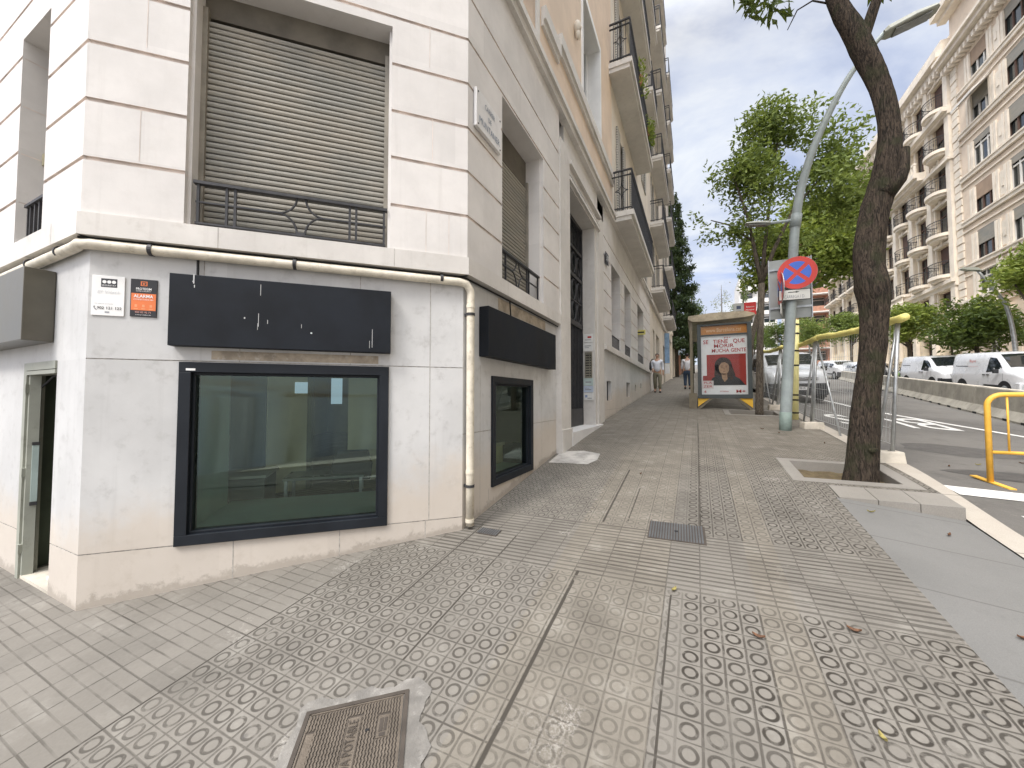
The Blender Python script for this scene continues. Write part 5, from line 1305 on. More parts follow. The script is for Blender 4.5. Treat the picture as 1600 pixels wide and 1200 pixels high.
# graffiti on two blocks
# ------------------------------------------------------------------ ochre pedestrian barrier
zg_ = gz(2.9, 6.1)
t = thing('crowd_barrier', 'ochre yellow tubular crowd barrier standing at the right edge', 'barrier', (2.9, 6.1, zg_))
bx, by, ang = 2.885, 6.1, -.04
q = lambda x, z: (bx+x*math.cos(ang), by+x*math.sin(ang), zg_+z)
mb = MB(); r_ = .12
arc = [q(r_-r_*math.cos(a), .97-r_+r_*math.sin(a)) for a in np.linspace(0, math.pi/2, 7)]
arc2 = [q(2.2-r_+r_*math.sin(a), .97-r_+r_*math.cos(a)) for a in np.linspace(0, math.pi/2, 7)]
mb.tube([q(0, .02)]+arc+arc2+[q(2.2, .02)], .026, 12); mb.build('outer_frame', M['barrier'], t, smooth=True)
mb = MB(); mb.tube([q(0, .34), q(2.2, .34)], .018, 10); mb.build('lower_rail', M['barrier'], t, smooth=True)
mb = MB()
for i in range(1, 15): mb.tube([q(.15*i, .34), q(.15*i, .97)], .0095, 8)
mb.build('uprights', M['barrier'], t, smooth=True)
for x in (0, 2.2):
    mb = MB(); c = Vector(q(x, 0)); mb.obox(c+Vector((-.06, .22, .035)), Vector((.08, -.46, -.055)), (.06, .012, 0), (0, 0, .012)); mb.build('foot', M['barrier'], t)
# ------------------------------------------------------------------ bus shelter
Ys = 12.0; zg0 = gz(.5, Ys)
t = thing('bus_shelter', 'bus shelter with a lit advertising panel on yellow feet facing down the pavement', 'bus shelter', (.6, Ys, zg0))
bronze = mat('bronze_frame', (.17, .145, .10), .45, .15, 5, metal=.3)
mb = MB()
for (a, b, c, d) in ((.03, .125, 1.57, 3.64), (1.235, 1.335, 1.57, 3.62), (.125, 1.235, 1.57, 1.68), (.125, 1.235, 3.575, 3.63), (.125, 1.235, 3.30, 3.335)): mb.box(a, b, Ys-.10, Ys+.12, c, d)
mb.box(.1, 1.25, Ys-.02, Ys+.02, 1.6, 3.6); mb.build('panel_frame', mat('dark_grey_frame', (.055, .065, .065), .4, .1, 4), t, bevel=.006)
yf = Ys-.04
def fl(name, polys, m, off):
    mb = MB()
    for p in polys: mb.poly([(x, yf-off, z) for x, z in p])
    return mb.build(name, m, po)
rect = lambda a, b, c, d: [(a, c), (b, c), (b, d), (a, d)]
po = MB().quad((.125, yf, 1.68), (1.235, yf, 1.68), (1.235, yf, 3.30), (.125, yf, 3.30)).build('poster', mat('poster_white', (.80, .81, .80), .3, .05, 3), t)
hd = MB().quad((.125, yf, 3.335), (1.235, yf, 3.335), (1.235, yf, 3.575), (.125, yf, 3.575)).build('header', mat('header_orange', (.50, .215, .045), .35, .1, 4), t)
text_mb('www.Barcelona.cat', (.68, yf-.003, 3.45), (1, 0, 0), UZ, .15, width=.85).build('lettering', mat('header_cream', (.72, .55, .35), .5), hd)
lr = M['red']
text_mb('SE   TIENE   QUE', (.68, yf-.004, 3.13), (1, 0, 0), UZ, .15, width=1.0, bold=.012).build('headline', lr, po)
text_mb('MORIR', (.68, yf-.004, 3.01), (1, 0, 0), UZ, .14, width=.48, bold=.012).build('headline', lr, po)
text_mb('MUCHA GENTE', (.80, yf-.004, 2.88), (1, 0, 0), UZ, .14, width=.82, bold=.012).build('headline', lr, po)
text_mb('M+', (.78, yf-.004, 3.23), (1, 0, 0), UZ, .06, width=.16).build('small_logo', lr, po)
fl('photo_red', [rect(.26, 1.2, 1.93, 2.78), rect(.16, .27, 2.06, 2.2)], mat('poster_red', (.34, .035, .022), .4, .15, 3), .002)
el = lambda cx, cz, rx, rz, n=22, a0=0, a1=6.283: [(cx+rx*math.cos(a), cz+rz*math.sin(a)) for a in np.linspace(a0, a1, n)[:-1]]
hairm = mat('poster_hair', (.05, .028, .018), .5, .4, 9); skinm = mat('poster_skin', (.42, .27, .16), .5, .2, 6)
fl('hair', [el(.66, 2.46, .21, .24), [(.46, 2.5), (.44, 2.2), (.52, 2.1), (.84, 2.05), (.95, 2.2), (.86, 2.5)]], hairm, .004)
fl('coat', [[(.36, 1.93), (.38, 2.12), (.52, 2.22), (.62, 2.16), (.7, 2.1), (.8, 2.15), (.9, 2.2), (1.05, 2.1), (1.16, 1.96), (1.18, 1.93)]], mat('poster_coat', (.022, .028, .03), .5, .3, 5), .005)
fl('face', [el(.68, 2.40, .125, .185), [(.62, 2.25), (.75, 2.25), (.76, 2.1), (.69, 2.02), (.63, 2.12)]], skinm, .006)
fl('hair_fringe', [[(.54, 2.45), (.57, 2.6), (.68, 2.63), (.8, 2.57), (.83, 2.4), (.8, 2.5), (.7, 2.56), (.62, 2.55), (.57, 2.47)], [(.80, 2.5), (.86, 2.4), (.9, 2.1), (.84, 2.05), (.80, 2.25)]], hairm, .0075)
fl('facial_features', [el(.63, 2.43, .026, .010), el(.735, 2.43, .026, .010), el(.683, 2.315, .035, .009), [(.60, 2.465), (.655, 2.475), (.655, 2.467), (.60, 2.457)], [(.71, 2.475), (.765, 2.465), (.765, 2.457), (.71, 2.467)], [(.675, 2.42), (.67, 2.36), (.695, 2.36)]], mat('poster_feature', (.16, .07, .045), .5), .0085)
fl('corner_box', [rect(.14, .42, 1.84, 2.06)], mat('poster_box', (.66, .6, .58), .4), .007)
text_mb('PLA', (.28, yf-.0085, 2.0), (1, 0, 0), UZ, .09, width=.2).build('box_lettering', lr, po); text_mb('ZER', (.28, yf-.0085, 1.90), (1, 0, 0), UZ, .09, width=.22).build('box_lettering', lr, po)
text_mb('4', (.21, yf-.004, 1.75), (1, 0, 0), UZ, .11, width=.07).build('channel_number', lr, po); text_mb('M+', (1.07, yf-.004, 1.76), (1, 0, 0), UZ, .11, width=.22, bold=.02).build('logo', lr, po)
text_mb('ESTRENO', (.68, yf-.004, 1.76), (1, 0, 0), UZ, .05, width=.2).build('small_lettering', lr, po)
mb = MB(); mb.quad((.125, yf-.03, 1.68), (1.235, yf-.03, 1.68), (1.235, yf-.03, 3.575), (.125, yf-.03, 3.575)); mb.build('cover_glass', glass_mat('poster_glass', (.97, .98, .98), 1.25), t)
zf = lambda x: gz(x, Ys)
for s, (xa, xb, xt) in ((1, (.03, .37, .03)), (-1, (1.335, .98, 1.335))):
    mb = MB(); mb.prism([(xa, Ys-.07, zf(xa)+.05), (xb-s*.05, Ys-.07, 1.57), (xa, Ys-.07, 1.57)], (0, .14, 0)); mb.build('yellow_foot', mat('foot_yellow', (.72, .43, .045), .5, .08, 5), t)
    mb = MB(); mb.prism([(xa-s*.01, Ys-.09, zf(xa)-.01), (xa+s*.06, Ys-.09, zf(xa)-.01), (xb+s*.02, Ys-.09, 1.57), (xb-s*.05, Ys-.09, 1.57)], (0, .18, 0)); mb.build('foot_brace', bronze, t)
for (x, y) in ((-.12, Ys-.05), (-.12, Ys+1.9), (-.12, Ys+3.9)):
    mb = MB(); mb.box(x-.04, x+.03, y-.04, y+.04, gz(x, y)-.02, 3.84); mb.build('post', bronze, t)
mb = MB(); mb.box(-.20, -.0, Ys-.1, Ys+.1, zf(-.1)-.02, zf(-.1)+.42); mb.build('post_casing', bronze, t)
mb = MB(); mb.quad((-.1, Ys+.05, 1.7), (-.1, Ys+3.9, 1.9), (-.1, Ys+3.9, 3.7), (-.1, Ys+.05, 3.7)); mb.build('side_glass', M['glass'], t)
mb = MB()
pr = [(-.20, 3.80), (-.18, 3.88), (.4, 3.92), (1.2, 3.90), (1.40, 3.83), (1.42, 3.78), (1.2, 3.74), (.2, 3.70), (-.1, 3.72)]
mb.prism([(x, Ys-.18, z) for x, z in pr], (0, 4.3, 0)); mb.build('roof', mat('shelter_roof', (.42, .36, .26), .6, .25, 5, dirt=(.2, .17, .1), dirtamt=.6), t)
mb = MB(); mb.box(.93, 1.17, Ys-.12, Ys-.06, 3.85, 4.13); g_ = mb.build('stop_panel', mat('stop_grey', (.42, .43, .41), .4, .05, 5), t)
mb = MB()
for (a, b, c, d) in ((1.0, 1.1, 3.97, 4.06), (.99, 1.11, 3.91, 3.925)): mb.quad((a, Ys-.122, c), (b, Ys-.122, c), (b, Ys-.122, d), (a, Ys-.122, d))
mb.build('bus_symbol', mat('bus_symbol_dark', (.05, .07, .12), .5), g_)
mb = MB(); mb.box(1.18, 1.45, Ys-.12, Ys-.06, 3.80, 4.13); g_ = mb.build('stop_panel', mat('stop_red', (.55, .035, .03), .4, .05, 5), t)
text_mb('Bonanova', (1.315, Ys-.124, 4.01), (1, 0, 0), UZ, .06, width=.18).build('lettering', M['white'], g_); text_mb('Muntaner', (1.315, Ys-.124, 3.93), (1, 0, 0), UZ, .06, width=.2).build('lettering', M['white'], g_)
# ================================================================== VEHICLES (local: +x forward, z up)
class Body:
    """lofted car body; stations (x, zlow, zbelt, ztop, wlow, wbelt, wtop)"""
    def __init__(s, st): s.st = st
    def at(s, x):
        S = s.st
        for a, b in zip(S, S[1:]):
            if a[0] <= x <= b[0]:
                f = (x-a[0])/max(1e-6, b[0]-a[0]); return tuple(p+(q-p)*f for p, q in zip(a, b))
        return S[0] if x < S[0][0] else S[-1]
    def side(s, x, z, off=.006):
        _, zl, zb, zt, wl, wb, wt = s.at(x)
        if z <= zb: f = (z-zl)/max(.01, zb-zl); y = wl+(wb-wl)*min(1, max(0, f*1.6))
        else: f = (z-zb)/max(.01, zt-.05-zb); y = wb+(wt-wb)*min(1.15, f)
        return y+off
    def section(s, st):
        x, zl, zb, zt, wl, wb, wt = st; h = zt-zb
        half = [(0, zl), (wl*.9, zl), (wl, zl+.06), (wl+(wb-wl)*.8, zl+(zb-zl)*.5), (wb, zb-.05), (wb-.012, zb+.02), (wb+(wt-wb)*.55, zb+h*.55), (wt, zt-min(.07, h*.3)), (wt-.05, zt-.02*min(1, h*4)), (wt*.6, zt+.012), (0, zt+.02)]
        return [(x, y, z) for y, z in half]+[(x, -y, z) for y, z in half[-2:0:-1]]
    def mesh(s):
        mb = MB(); secs = [s.section(q) for q in s.st]; n = len(secs[0]); vs = [p for q in secs for p in q]; fs = []
        for i in range(len(secs)-1):
            for k in range(n): a, b = i*n+k, i*n+(k+1) % n; fs.append((a, b, b+n, a+n))
        fs.append(tuple(range(n))[::-1]); fs.append(tuple((len(secs)-1)*n+k for k in range(n)))
        return mb.add(vs, fs)
    def panel(s, pts, off=.006, sides=(1, -1), thick=0):
        mb = MB()
        for sg in sides:
            P = [(x, sg*s.side(x, z, off), z) for x, z in pts]; mb.poly(P if sg < 0 else P[::-1])
        return mb
def smooth_angle(o, a=35):
    try:
        m = o.modifiers.new('edge', 'EDGE_SPLIT'); m.split_angle = R(a)
    except Exception: pass
    return o
def wheel(t, x, y, r, w=.2):
    mb = MB(); s = 1 if y > 0 else -1
    mb.tube([(x, y-s*w, r), (x, y-s*.01, r), (x, y, r)], [r, r, r*.93], 22); o = mb.build('wheel', M['rubber'], t, local=True)
    mb = MB(); mb.tube([(x, y+s*.001, r), (x, y+s*.008, r)], [r*.66, r*.6], 18)
    for k in range(5): a = k*1.2566; mb.tube([(x, y+s*.008, r), (x+r*.55*math.cos(a), y+s*.012, r+r*.55*math.sin(a))], .03, 4)
    mb.build('rim', M['grey_metal'], o, local=True)
def arch(mb, x, body, r, z):
    for sg in (1, -1):
        pts = []
        for a in np.linspace(0, math.pi, 13): xx = x+r*math.cos(a); zz = z+r*math.sin(a); pts.append((xx, sg*body.side(xx, zz, .008), zz))
        for a in np.linspace(math.pi, 0, 5): pts.append((x+r*math.cos(a), sg*body.side(x, z-.2, .004), z-.18))
        mb.poly(pts if sg < 0 else pts[::-1])
def patch_front(body, x0, x1, f0, f1, zoff=.012, n=6, k='t'):
    """strip on the top surface between stations x0..x1 (windscreen), f = fraction of half width"""
    mb = MB(); rows = []
    for i in range(n+1):
        x = x0+(x1-x0)*i/n; _, zl, zb, zt, wl, wb, wt = body.at(x); w = (wt-.035)
        fr_ = f0+(f1-f0)*i/n
        rows.append([(x+zoff, y*w*fr_, zt+.02+zoff-(.012*abs(y)**3)) for y in (-1, -.6, 0, .6, 1)])
    vs = [p for r in rows for p in r]; fs = [(i*5+j, i*5+j+1, i*5+j+6, i*5+j+5) for i in range(n) for j in range(4)]
    mb.add(vs, fs); return mb
def van(name, label, cat, loc, rz, paint, L=4.4, H=1.82, W=.90, rear_glass=False, text=None, black_front=True, group=None, slope=0, cargo_glass=False):
    t = thing(name, label, cat, loc, rz, group); t.rotation_euler = (0, slope, rz)
    h = L/2; zb = .98
    st = [(-h, .38, zb, H-.14, W-.10, W-.07, W-.20), (-h+.05, .30, zb, H-.05, W-.05, W-.03, W-.15), (-h+.25, .28, zb, H-.01, W-.02, W, W-.12), (0, .27, zb, H, W-.01, W, W-.11), (.25, .27, zb+.01, H-.01, W-.01, W, W-.11), (.62, .27, zb+.03, H-.06, W-.01, W, W-.13),
          (.80, .27, zb+.04, H-.13, W-.01, W, W-.15), (1.32, .28, zb+.05, 1.24, W-.01, W-.01, W-.13), (1.45, .28, zb+.04, 1.17, W-.01, W-.01, W-.10), (1.85, .29, .98, 1.11, W-.02, W-.03, W-.12), (2.03, .30, .92, 1.05, W-.05, W-.06, W-.17), (h-.05, .32, .86, .97, W-.10, W-.12, W-.22), (h, .36, .78, .88, W-.16, W-.18, W-.28)]
    B_ = Body(st); o = B_.mesh().build('body', paint, t, local=True, smooth=True); smooth_angle(o, 40)
    patch_front(B_, 1.30, .74, .93, .97, .014).build('windscreen', M['car_glass'], t, local=True, smooth=True)
    zt = lambda x: B_.at(x)[3]
    B_.panel([(.30, 1.06), (1.22, 1.10), (1.02, 1.36), (.72, H-.24), (.36, H-.20)]).build('front_side_window', M['car_glass'], t, local=True)
    if cargo_glass: B_.panel([(-.85, 1.06), (.2, 1.06), (.2, H-.2), (-.85, H-.2)]).build('rear_side_window', M['car_glass'], t, local=True)
    mb = MB()
    for x in (.26, -.95, 1.27):
        for sg in (1, -1): mb.poly([(xx, sg*B_.side(xx, z, .004), z) for xx, z in ((x, .38), (x+.012, .38), (x+.012, 1.02 if x > 1 else H-.25), (x, 1.02 if x > 1 else H-.25))])
    for sg in (1, -1): mb.poly([(x, sg*B_.side(x, z, .004), z) for x, z in ((-1.9, 1.28), (-.98, 1.28), (-.98, 1.31), (-1.9, 1.31))])
    mb.build('door_gap', M['rubber'], t, local=True)
    B_.panel([(-h+.1, .42), (1.2, .42), (1.2, .54), (-h+.1, .54)], .012).build('side_moulding', M['dark'], t, local=True)
    mb = MB()
    for x in (.36, .12): 
        for sg in (1, -1): mb.obox((x, sg*B_.side(x, .95, .0), .93), (.13, 0, 0), (0, sg*.03, 0), (0, 0, .035))
    mb.build('door_handles', M['dark'], t, local=True)
    mb = MB(); arch(mb, 1.38, B_, .40, .33); arch(mb, -1.32, B_, .40, .33); mb.build('wheel_arch', M['rubber'], t, local=True)
    for x in (1.38, -1.32):
        for y in (W-.01, -W+.01): wheel(t, x, y, .325)
    # front
    xf = h
    mb = MB(); mb.obox((xf-.14, -W+.09, .25), (.17, 0, 0), (0, 2*W-.18, 0), (0, 0, .40)); mb.obox((xf-.34, -W+.015, .27), (.26, 0, 0), (0, .22, 0), (0, 0, .40)); mb.obox((xf-.34, W-.235, .27), (.26, 0, 0), (0, .22, 0), (0, 0, .40)); mb.build('front_bumper', M['dark'] if black_front else paint, t, local=True, bevel=.03)
    mb = MB(); mb.obox((xf-.045, -.52, .745), (.065, 0, 0), (0, 1.04, 0), (0, 0, .10)); mb.build('grille', M['dark'], t, local=True, bevel=.01)
    mb = MB(); mb.obox((xf+.005, -.38, .785), (.025, 0, 0), (0, .76, 0), (0, 0, .025)); mb.build('grille_bar', M['chrome'], t, local=True)
    for s in (1, -1):
        mb = MB(); P = [(xf-.04, s*.50, .745), (xf-.03, s*.50, .85), (xf-.24, s*(W-.13), .95), (xf-.32, s*(W-.085), .88), (xf-.20, s*(W-.12), .76)]
        P2 = [(p[0]+.07, p[1]+s*.012, p[2]) for p in P]
        mb.add(P+P2, [tuple(range(5, 10)) if s > 0 else tuple(range(9, 4, -1))]+[(i, (i+1) % 5, 5+(i+1) % 5, 5+i) for i in range(5)]); mb.build('headlight', M['lamp_clear'], t, local=True)
    mb = MB(); mb.obox((xf+.025, -.26, .43), (.008, 0, 0), (0, .52, 0), (0, 0, .11)); pl = mb.build('number_plate', M['white'], t, local=True)
    text_mb('4127 MHR', (xf+.0335, 0, .485), (0, 1, 0), UZ, .10, width=.42).build('plate_lettering', M['text_dark'], pl, local=True)
    for s in (1, -1):
        mb = MB(); y = s*(W+.015); mb.obox((1.02, y, 1.02), (.10, 0, 0), (.02, s*.17, .01), (0, 0, .17)); mb.build('mirror', M['dark'], t, local=True, bevel=.02)
        mb = MB(); mb.obox((-h-.012, s*(W-.13), .75), (.03, 0, 0), (0, -s*.11, 0), (0, 0, .42)); mb.build('tail_light', M['tail_red'], t, local=True)
    mb = MB()
    for sg in (-.3, .1): mb.tube([(1.36, sg, 1.245), (1.18, sg-.35, 1.345)], .007, 5)
    mb.build('wipers', M['rubber'], t, local=True)
    if text:
        mb = None
        for (s, x, z, size, w, m, nm) in text:
            for sd in (1, -1):
                r = (-sd, 0, 0); text_mb(s, (x, sd*(B_.side(x, z, .012)), z), r, (0, 0, 1), size, width=w).build(nm, m, t, local=True)
    return t
SL = lambda x, y: math.atan((gz(x, y+1)-gz(x, y-1))/2)
v = van('parked_van', 'silver white van with black bumper facing the camera behind the mesh fence', 'van', (2.97, 17.9, gz(2.97, 17.9)), -math.pi/2+.03, M['silver'], L=4.4, H=1.72, W=.90, slope=SL(3, 18), cargo_glass=True)
vred = mat('van_lettering_red', (.55, .12, .1), .5)
tx = [('Ràpid', -.70, 1.52, .16, .42, vred, 'lettering'), ('transport', -.62, 1.30, .09, .7, mat('van_lettering_pale', (.62, .42, .42), .5), 'lettering')]
van('white_van', 'white van with faint red lettering on its side at the right edge of the photo', 'van', (12.05, 23.9, gz(12, 23.9)), -math.pi/2, M['van_white'], L=4.5, H=1.88, W=.92, text=tx, slope=SL(12, 24), group='white vans parked across the road', black_front=False)
van('white_van', 'smaller white van parked nose to tail behind the lettered van', 'van', (12.05, 29.2, gz(12, 29.2)), -math.pi/2, M['van_white'], L=4.4, H=1.80, W=.90, slope=SL(12, 29), group='white vans parked across the road')
van('white_car', 'white car with dark windscreen seen between the fence posts', 'car', (11.3, 43, gz(11.3, 43)), -math.pi/2+.12, M['van_white'], L=4.4, H=1.62, W=.88, slope=SL(11, 43), cargo_glass=True)
van('white_car', 'pale parked car mostly hidden behind the leaning trunk', 'car', (11.8, 39.0, gz(11.8, 39)), -math.pi/2, M['silver'], L=4.4, H=1.5, W=.86, slope=SL(12, 39), cargo_glass=True)
# ------------------------------------------------------------------ scooters
def scooter(label, loc, rz, paint, box=None, lean=.12):
    t = thing('motor_scooter', label, 'scooter', loc, rz, 'scooters parked across the road'); t.rotation_euler = (lean, 0, rz)
    for x in (.62, -.62):
        mb = MB(); mb.tube([(x, -.06, .25), (x, 0, .25), (x, .06, .25)], [.22, .25, .22], 18); w = mb.build('wheel', M['rubber'], t, local=True)
        mb = MB(); mb.tube([(x, -.064, .25), (x, .064, .25)], .13, 12); mb.build('rim', M['grey_metal'], w, local=True)
    mb = MB(); mb.prism([(-.85, -.14, .55), (-.55, -.14, .38), (.0, -.14, .30), (.3, -.14, .30), (.48, -.14, .95), (.40, -.14, 1.0), (.22, -.14, .42), (-.05, -.14, .45), (-.15, -.14, .72), (-.8, -.14, .78)], (0, .28, 0)); mb.build('bodywork', paint, t, local=True, bevel=.03)
    mb = MB(); mb.prism([(-.82, -.13, .78), (-.1, -.13, .73), (-.15, -.13, .82), (-.5, -.13, .86), (-.85, -.13, .88)], (0, .26, 0)); mb.build('seat', M['dark'], t, local=True, bevel=.02)
    mb = MB(); mb.tube([(.62, 0, .25), (.42, 0, 1.02)], .03, 8); mb.tube([(.36, -.34, 1.06), (.42, 0, 1.0), (.36, .34, 1.06)], .018, 6); mb.build('handlebar', M['dark'], t, local=True)
    for s in (1, -1):
        mb = MB(); mb.tube([(.37, s*.25, 1.06), (.35, s*.30, 1.24)], .008, 5); mb.ball((.35, s*.31, 1.28), .015, .06, .045, 8, 6); mb.build('mirror', M['dark'], t, local=True)
    mb = MB(); mb.prism([(.43, -.2, .95), (.52, -.2, 1.0), (.36, -.2, 1.38), (.34, -.2, 1.38)], (0, .4, 0)); mb.build('windshield', M['car_glass'], t, local=True)
    mb = MB(); mb.ball((.5, 0, .86), .06, .09, .08); mb.build('headlight', M['lamp_clear'], t, local=True)
    mb = MB(); mb.prism([(.40, -.07, .45), (.62, -.07, .54), (.9, -.07, .42), (.62, -.07, .47)], (0, .14, 0)); mb.build('mudguard', paint, t, local=True)
    if box:
        mb = MB(); mb.box(-1.12, -.70, -.21, .21, .86, 1.22); mb.build('top_box', box, t, local=True, bevel=.04)
    return t
dk = mat('scooter_black', (.03, .03, .035), .35, .1, 5, coat=.4, obj=True); gn = mat('scooter_green', (.25, .42, .12), .35, .1, 5, obj=True); gr = mat('scooter_silver', (.4, .41, .43), .35, .1, 5, obj=True)
bxr = mat('red_top_box', (.55, .07, .05), .4, .1, 4)
for (x, y, p, b, lab, a) in ((12.1, 32.4, gr, bxr, 'silver scooter with a red top box right behind the smaller white van', 2.9), (12.2, 33.4, gn, None, 'green and black scooter next to the one with the red box', 3.2), (12.3, 34.4, dk, M['dark'], 'black scooter with a black box beside the fence posts', 3.0), (12.3, 35.5, dk, None, 'black scooter without a box, farthest left in the scooter row', 3.3)):
    scooter(lab, (x, y, gz(x, y)), a, p, b)
# ================================================================== PEOPLE
def skin_mesh(joints, edges, root=0, sub=1):
    me = bpy.data.meshes.new('s'); me.from_pydata([j[:3] for j in joints], edges, [])
    o = bpy.data.objects.new('s', me); COL.objects.link(o)
    m = o.modifiers.new('skin', 'SKIN'); m.use_smooth_shade = True
    for i, j in enumerate(joints):
        sv = me.skin_vertices[0].data[i]; r = j[3] if isinstance(j[3], tuple) else (j[3], j[3]); sv.radius = r; sv.use_root = (i == root)
    s = o.modifiers.new('sub', 'SUBSURF'); s.levels = sub; s.render_levels = sub
    bpy.context.view_layer.update()
    r = bpy.data.meshes.new_from_object(o.evaluated_get(bpy.context.evaluated_depsgraph_get()))
    bpy.data.objects.remove(o); bpy.data.meshes.remove(me); return r
def link_mesh(name, me, m, parent):
    me.materials.clear(); me.materials.append(m); me.polygons.foreach_set('use_smooth', [True]*len(me.polygons)); me.name = name
    o = bpy.data.objects.new(name, me); COL.objects.link(o); o.parent = parent; return o
def person(label, loc, rz, h, legs, arms, shirt, trousers, hairm, bag=False, back=False):
    """local: +x is the way the person faces; y left"""
    t = thing('person', label, 'person', loc, rz); s = h/1.75
    pelvis = (0, 0, .93, (.15, .12)); J = [pelvis, (0, 0, 1.08, (.15, .12)), (.0, 0, 1.28, (.17, .125)), (0, 0, 1.43, (.13, .09)), (.01, 0, 1.51, .055), (.03, 0, 1.57, .06), (.035, 0, 1.66, (.085, .095)), (.03, 0, 1.72, (.07, .08))]
    E_ = [(i, i+1) for i in range(7)]
    def chain(start, pts):
        p = start
        for q in pts: J.append(q); E_.append((p, len(J)-1)); p = len(J)-1
    for sg, (knee, ank, toe) in zip((1, -1), legs):
        chain(0, [(0, sg*.10, .86, .095), (knee[0], sg*.105, knee[1], .062), (ank[0], sg*.10, ank[1], .042), (toe[0], sg*.12, toe[1], .038)])
    for sg, (elb, wr) in zip((1, -1), arms):
        chain(3, [(0, sg*.19, 1.41, .062), (elb[0], sg*elb[1], elb[2], .045), (wr[0], sg*wr[1], wr[2], .032)])
        w = len(J)-1; J.append((wr[0]+.03, sg*wr[1], wr[2]-.07, (.035, .02))); E_.append((w, len(J)-1)); pm = len(J)-1
        for k in range(4): J.append((wr[0]+.045+.018*k-.02, sg*(wr[1]-.005), wr[2]-.15+.008*abs(k-1.5), .009)); E_.append((pm, len(J)-1))
        J.append((wr[0]+.075, sg*(wr[1]-.02), wr[2]-.09, .010)); E_.append((w, len(J)-1))
    sc_ = lambda L: [(x*s, y*s, z*s, tuple(q*s for q in r) if isinstance(r, tuple) else r*s) for x, y, z, r in L]
    b = link_mesh('body', skin_mesh(sc_(J), E_), M['skin'], t)
    # shirt
    JS = [(0, 0, .88, (.185, .15)), (0, 0, 1.08, (.19, .155)), (0, 0, 1.28, (.195, .145)), (0, 0, 1.43, (.145, .105)), (.005, 0, 1.49, .075)]; ES = [(0, 1), (1, 2), (2, 3), (3, 4)]
    for sg, (elb, wr) in zip((1, -1), arms):
        n = len(JS); JS += [(0, sg*.195, 1.41, .078), (elb[0], sg*elb[1], elb[2], .066), (elb[0]*.3+wr[0]*.7, sg*(elb[1]*.3+wr[1]*.7), elb[2]*.3+wr[2]*.7, .05)]; ES += [(3, n), (n, n+1), (n+1, n+2)]
    link_mesh('shirt', skin_mesh(sc_(JS), ES), shirt, t)
    JT = [(0, 0, .95, (.165, .135)), (0, 0, .88, (.17, .14))]; ET = [(0, 1)]
    for sg, (knee, ank, toe) in zip((1, -1), legs):
        n = len(JT); JT += [(0, sg*.10, .80, .115), (knee[0], sg*.105, knee[1], .085), (ank[0], sg*.10, ank[1]+.05, .07)]; ET += [(1, n), (n, n+1), (n+1, n+2)]
    link_mesh('trousers', skin_mesh(sc_(JT), ET), trousers, t)
    for sg, (knee, ank, toe) in zip((1, -1), legs):
        mb = MB(); a = Vector((ank[0]-.06, sg*.105, ank[1]-.035)); d = Vector((toe[0]-ank[0]+.06, 0, toe[1]-ank[1]+.0))
        mb.tube([a*s, (a+d*.4)*s, (a+d)*s, (a+d*1.12)*s], [.05*s, .052*s, .045*s, .02*s], 10); mb.build('shoe', M['dark'], t, local=True, smooth=True)
    mb = MB(); mb.ball((.005*s, 0, 1.685*s), .10*s, .085*s, .085*s, 14, 10); mb.build('hair', hairm, t, local=True, smooth=True)
    mb = MB(); mb.ball((.125*s, 0, 1.625*s), .018*s, .015*s, .022*s, 8, 6)
    for sg in (1, -1): mb.ball((.03*s, sg*.085*s, 1.63*s), .02*s, .01*s, .03*s, 8, 6)
    mb.build('nose_and_ears', M['skin'], t, local=True, smooth=True)
    mb = MB()
    for sg in (1, -1): mb.ball((.113*s, sg*.033*s, 1.65*s), .008*s, .014*s, .007*s, 8, 6)
    mb.build('eyes', M['dark'], t, local=True); mb = MB(); mb.ball((.112*s, 0, 1.585*s), .008*s, .025*s, .006*s, 8, 6); mb.build('mouth', mat('lips', (.3, .12, .1), .5), t, local=True)
    return t
p1 = person('man in a pale blue shirt and khaki trousers walking towards the camera with a bag', (-1.56, 18.1, gz(-1.56, 18.1)), -math.pi/2+.08, 1.72,
            [((.10, .48), (.12, .09), (.27, .045)), ((.02, .47), (-.10, .10), (.06, .045))], [((-.05, .225, 1.14), (.05, .24, .90)), ((-.02, .235, 1.15), (.10, .19, 1.02))], M['shirt'], M['khaki'], M['hair'])
bg = thing('shoulder_bag', 'dark shoulder bag carried at the side of the man in khaki trousers', 'bag', (-1.86, 18.1, gz(-1.86, 18.1)+.95))
mb = MB(); z = gz(-1.56, 18.1); mb.ball((-1.87, 18.1, z+1.12), .09, .17, .20, 12, 8); mb.build('bag_body', M['dark'], bg, smooth=True)
mb = MB(); mb.tube([(-1.87, 18.0, z+1.28), (-1.78, 17.99, z+1.46), (-1.72, 18.06, z+1.485), (-1.76, 18.2, z+1.45), (-1.87, 18.2, z+1.28)], .016, 6); mb.build('strap', M['dark'], bg)
person('man in a white shirt and dark jeans walking away beside the bus shelter', (-.40, 20.6, gz(-.4, 20.6)), math.pi/2, 1.74,
       [((.06, .48), (-.02, .10), (.14, .045)), ((.05, .48), (.06, .09), (.20, .045))], [((.0, .23, 1.14), (.12, .23, .93)), ((-.04, .23, 1.14), (.04, .24, .90))], mat('white_shirt', (.68, .68, .72), .8, .05, 12), M['denim'], mat('black_hair', (.02, .018, .016), .7))
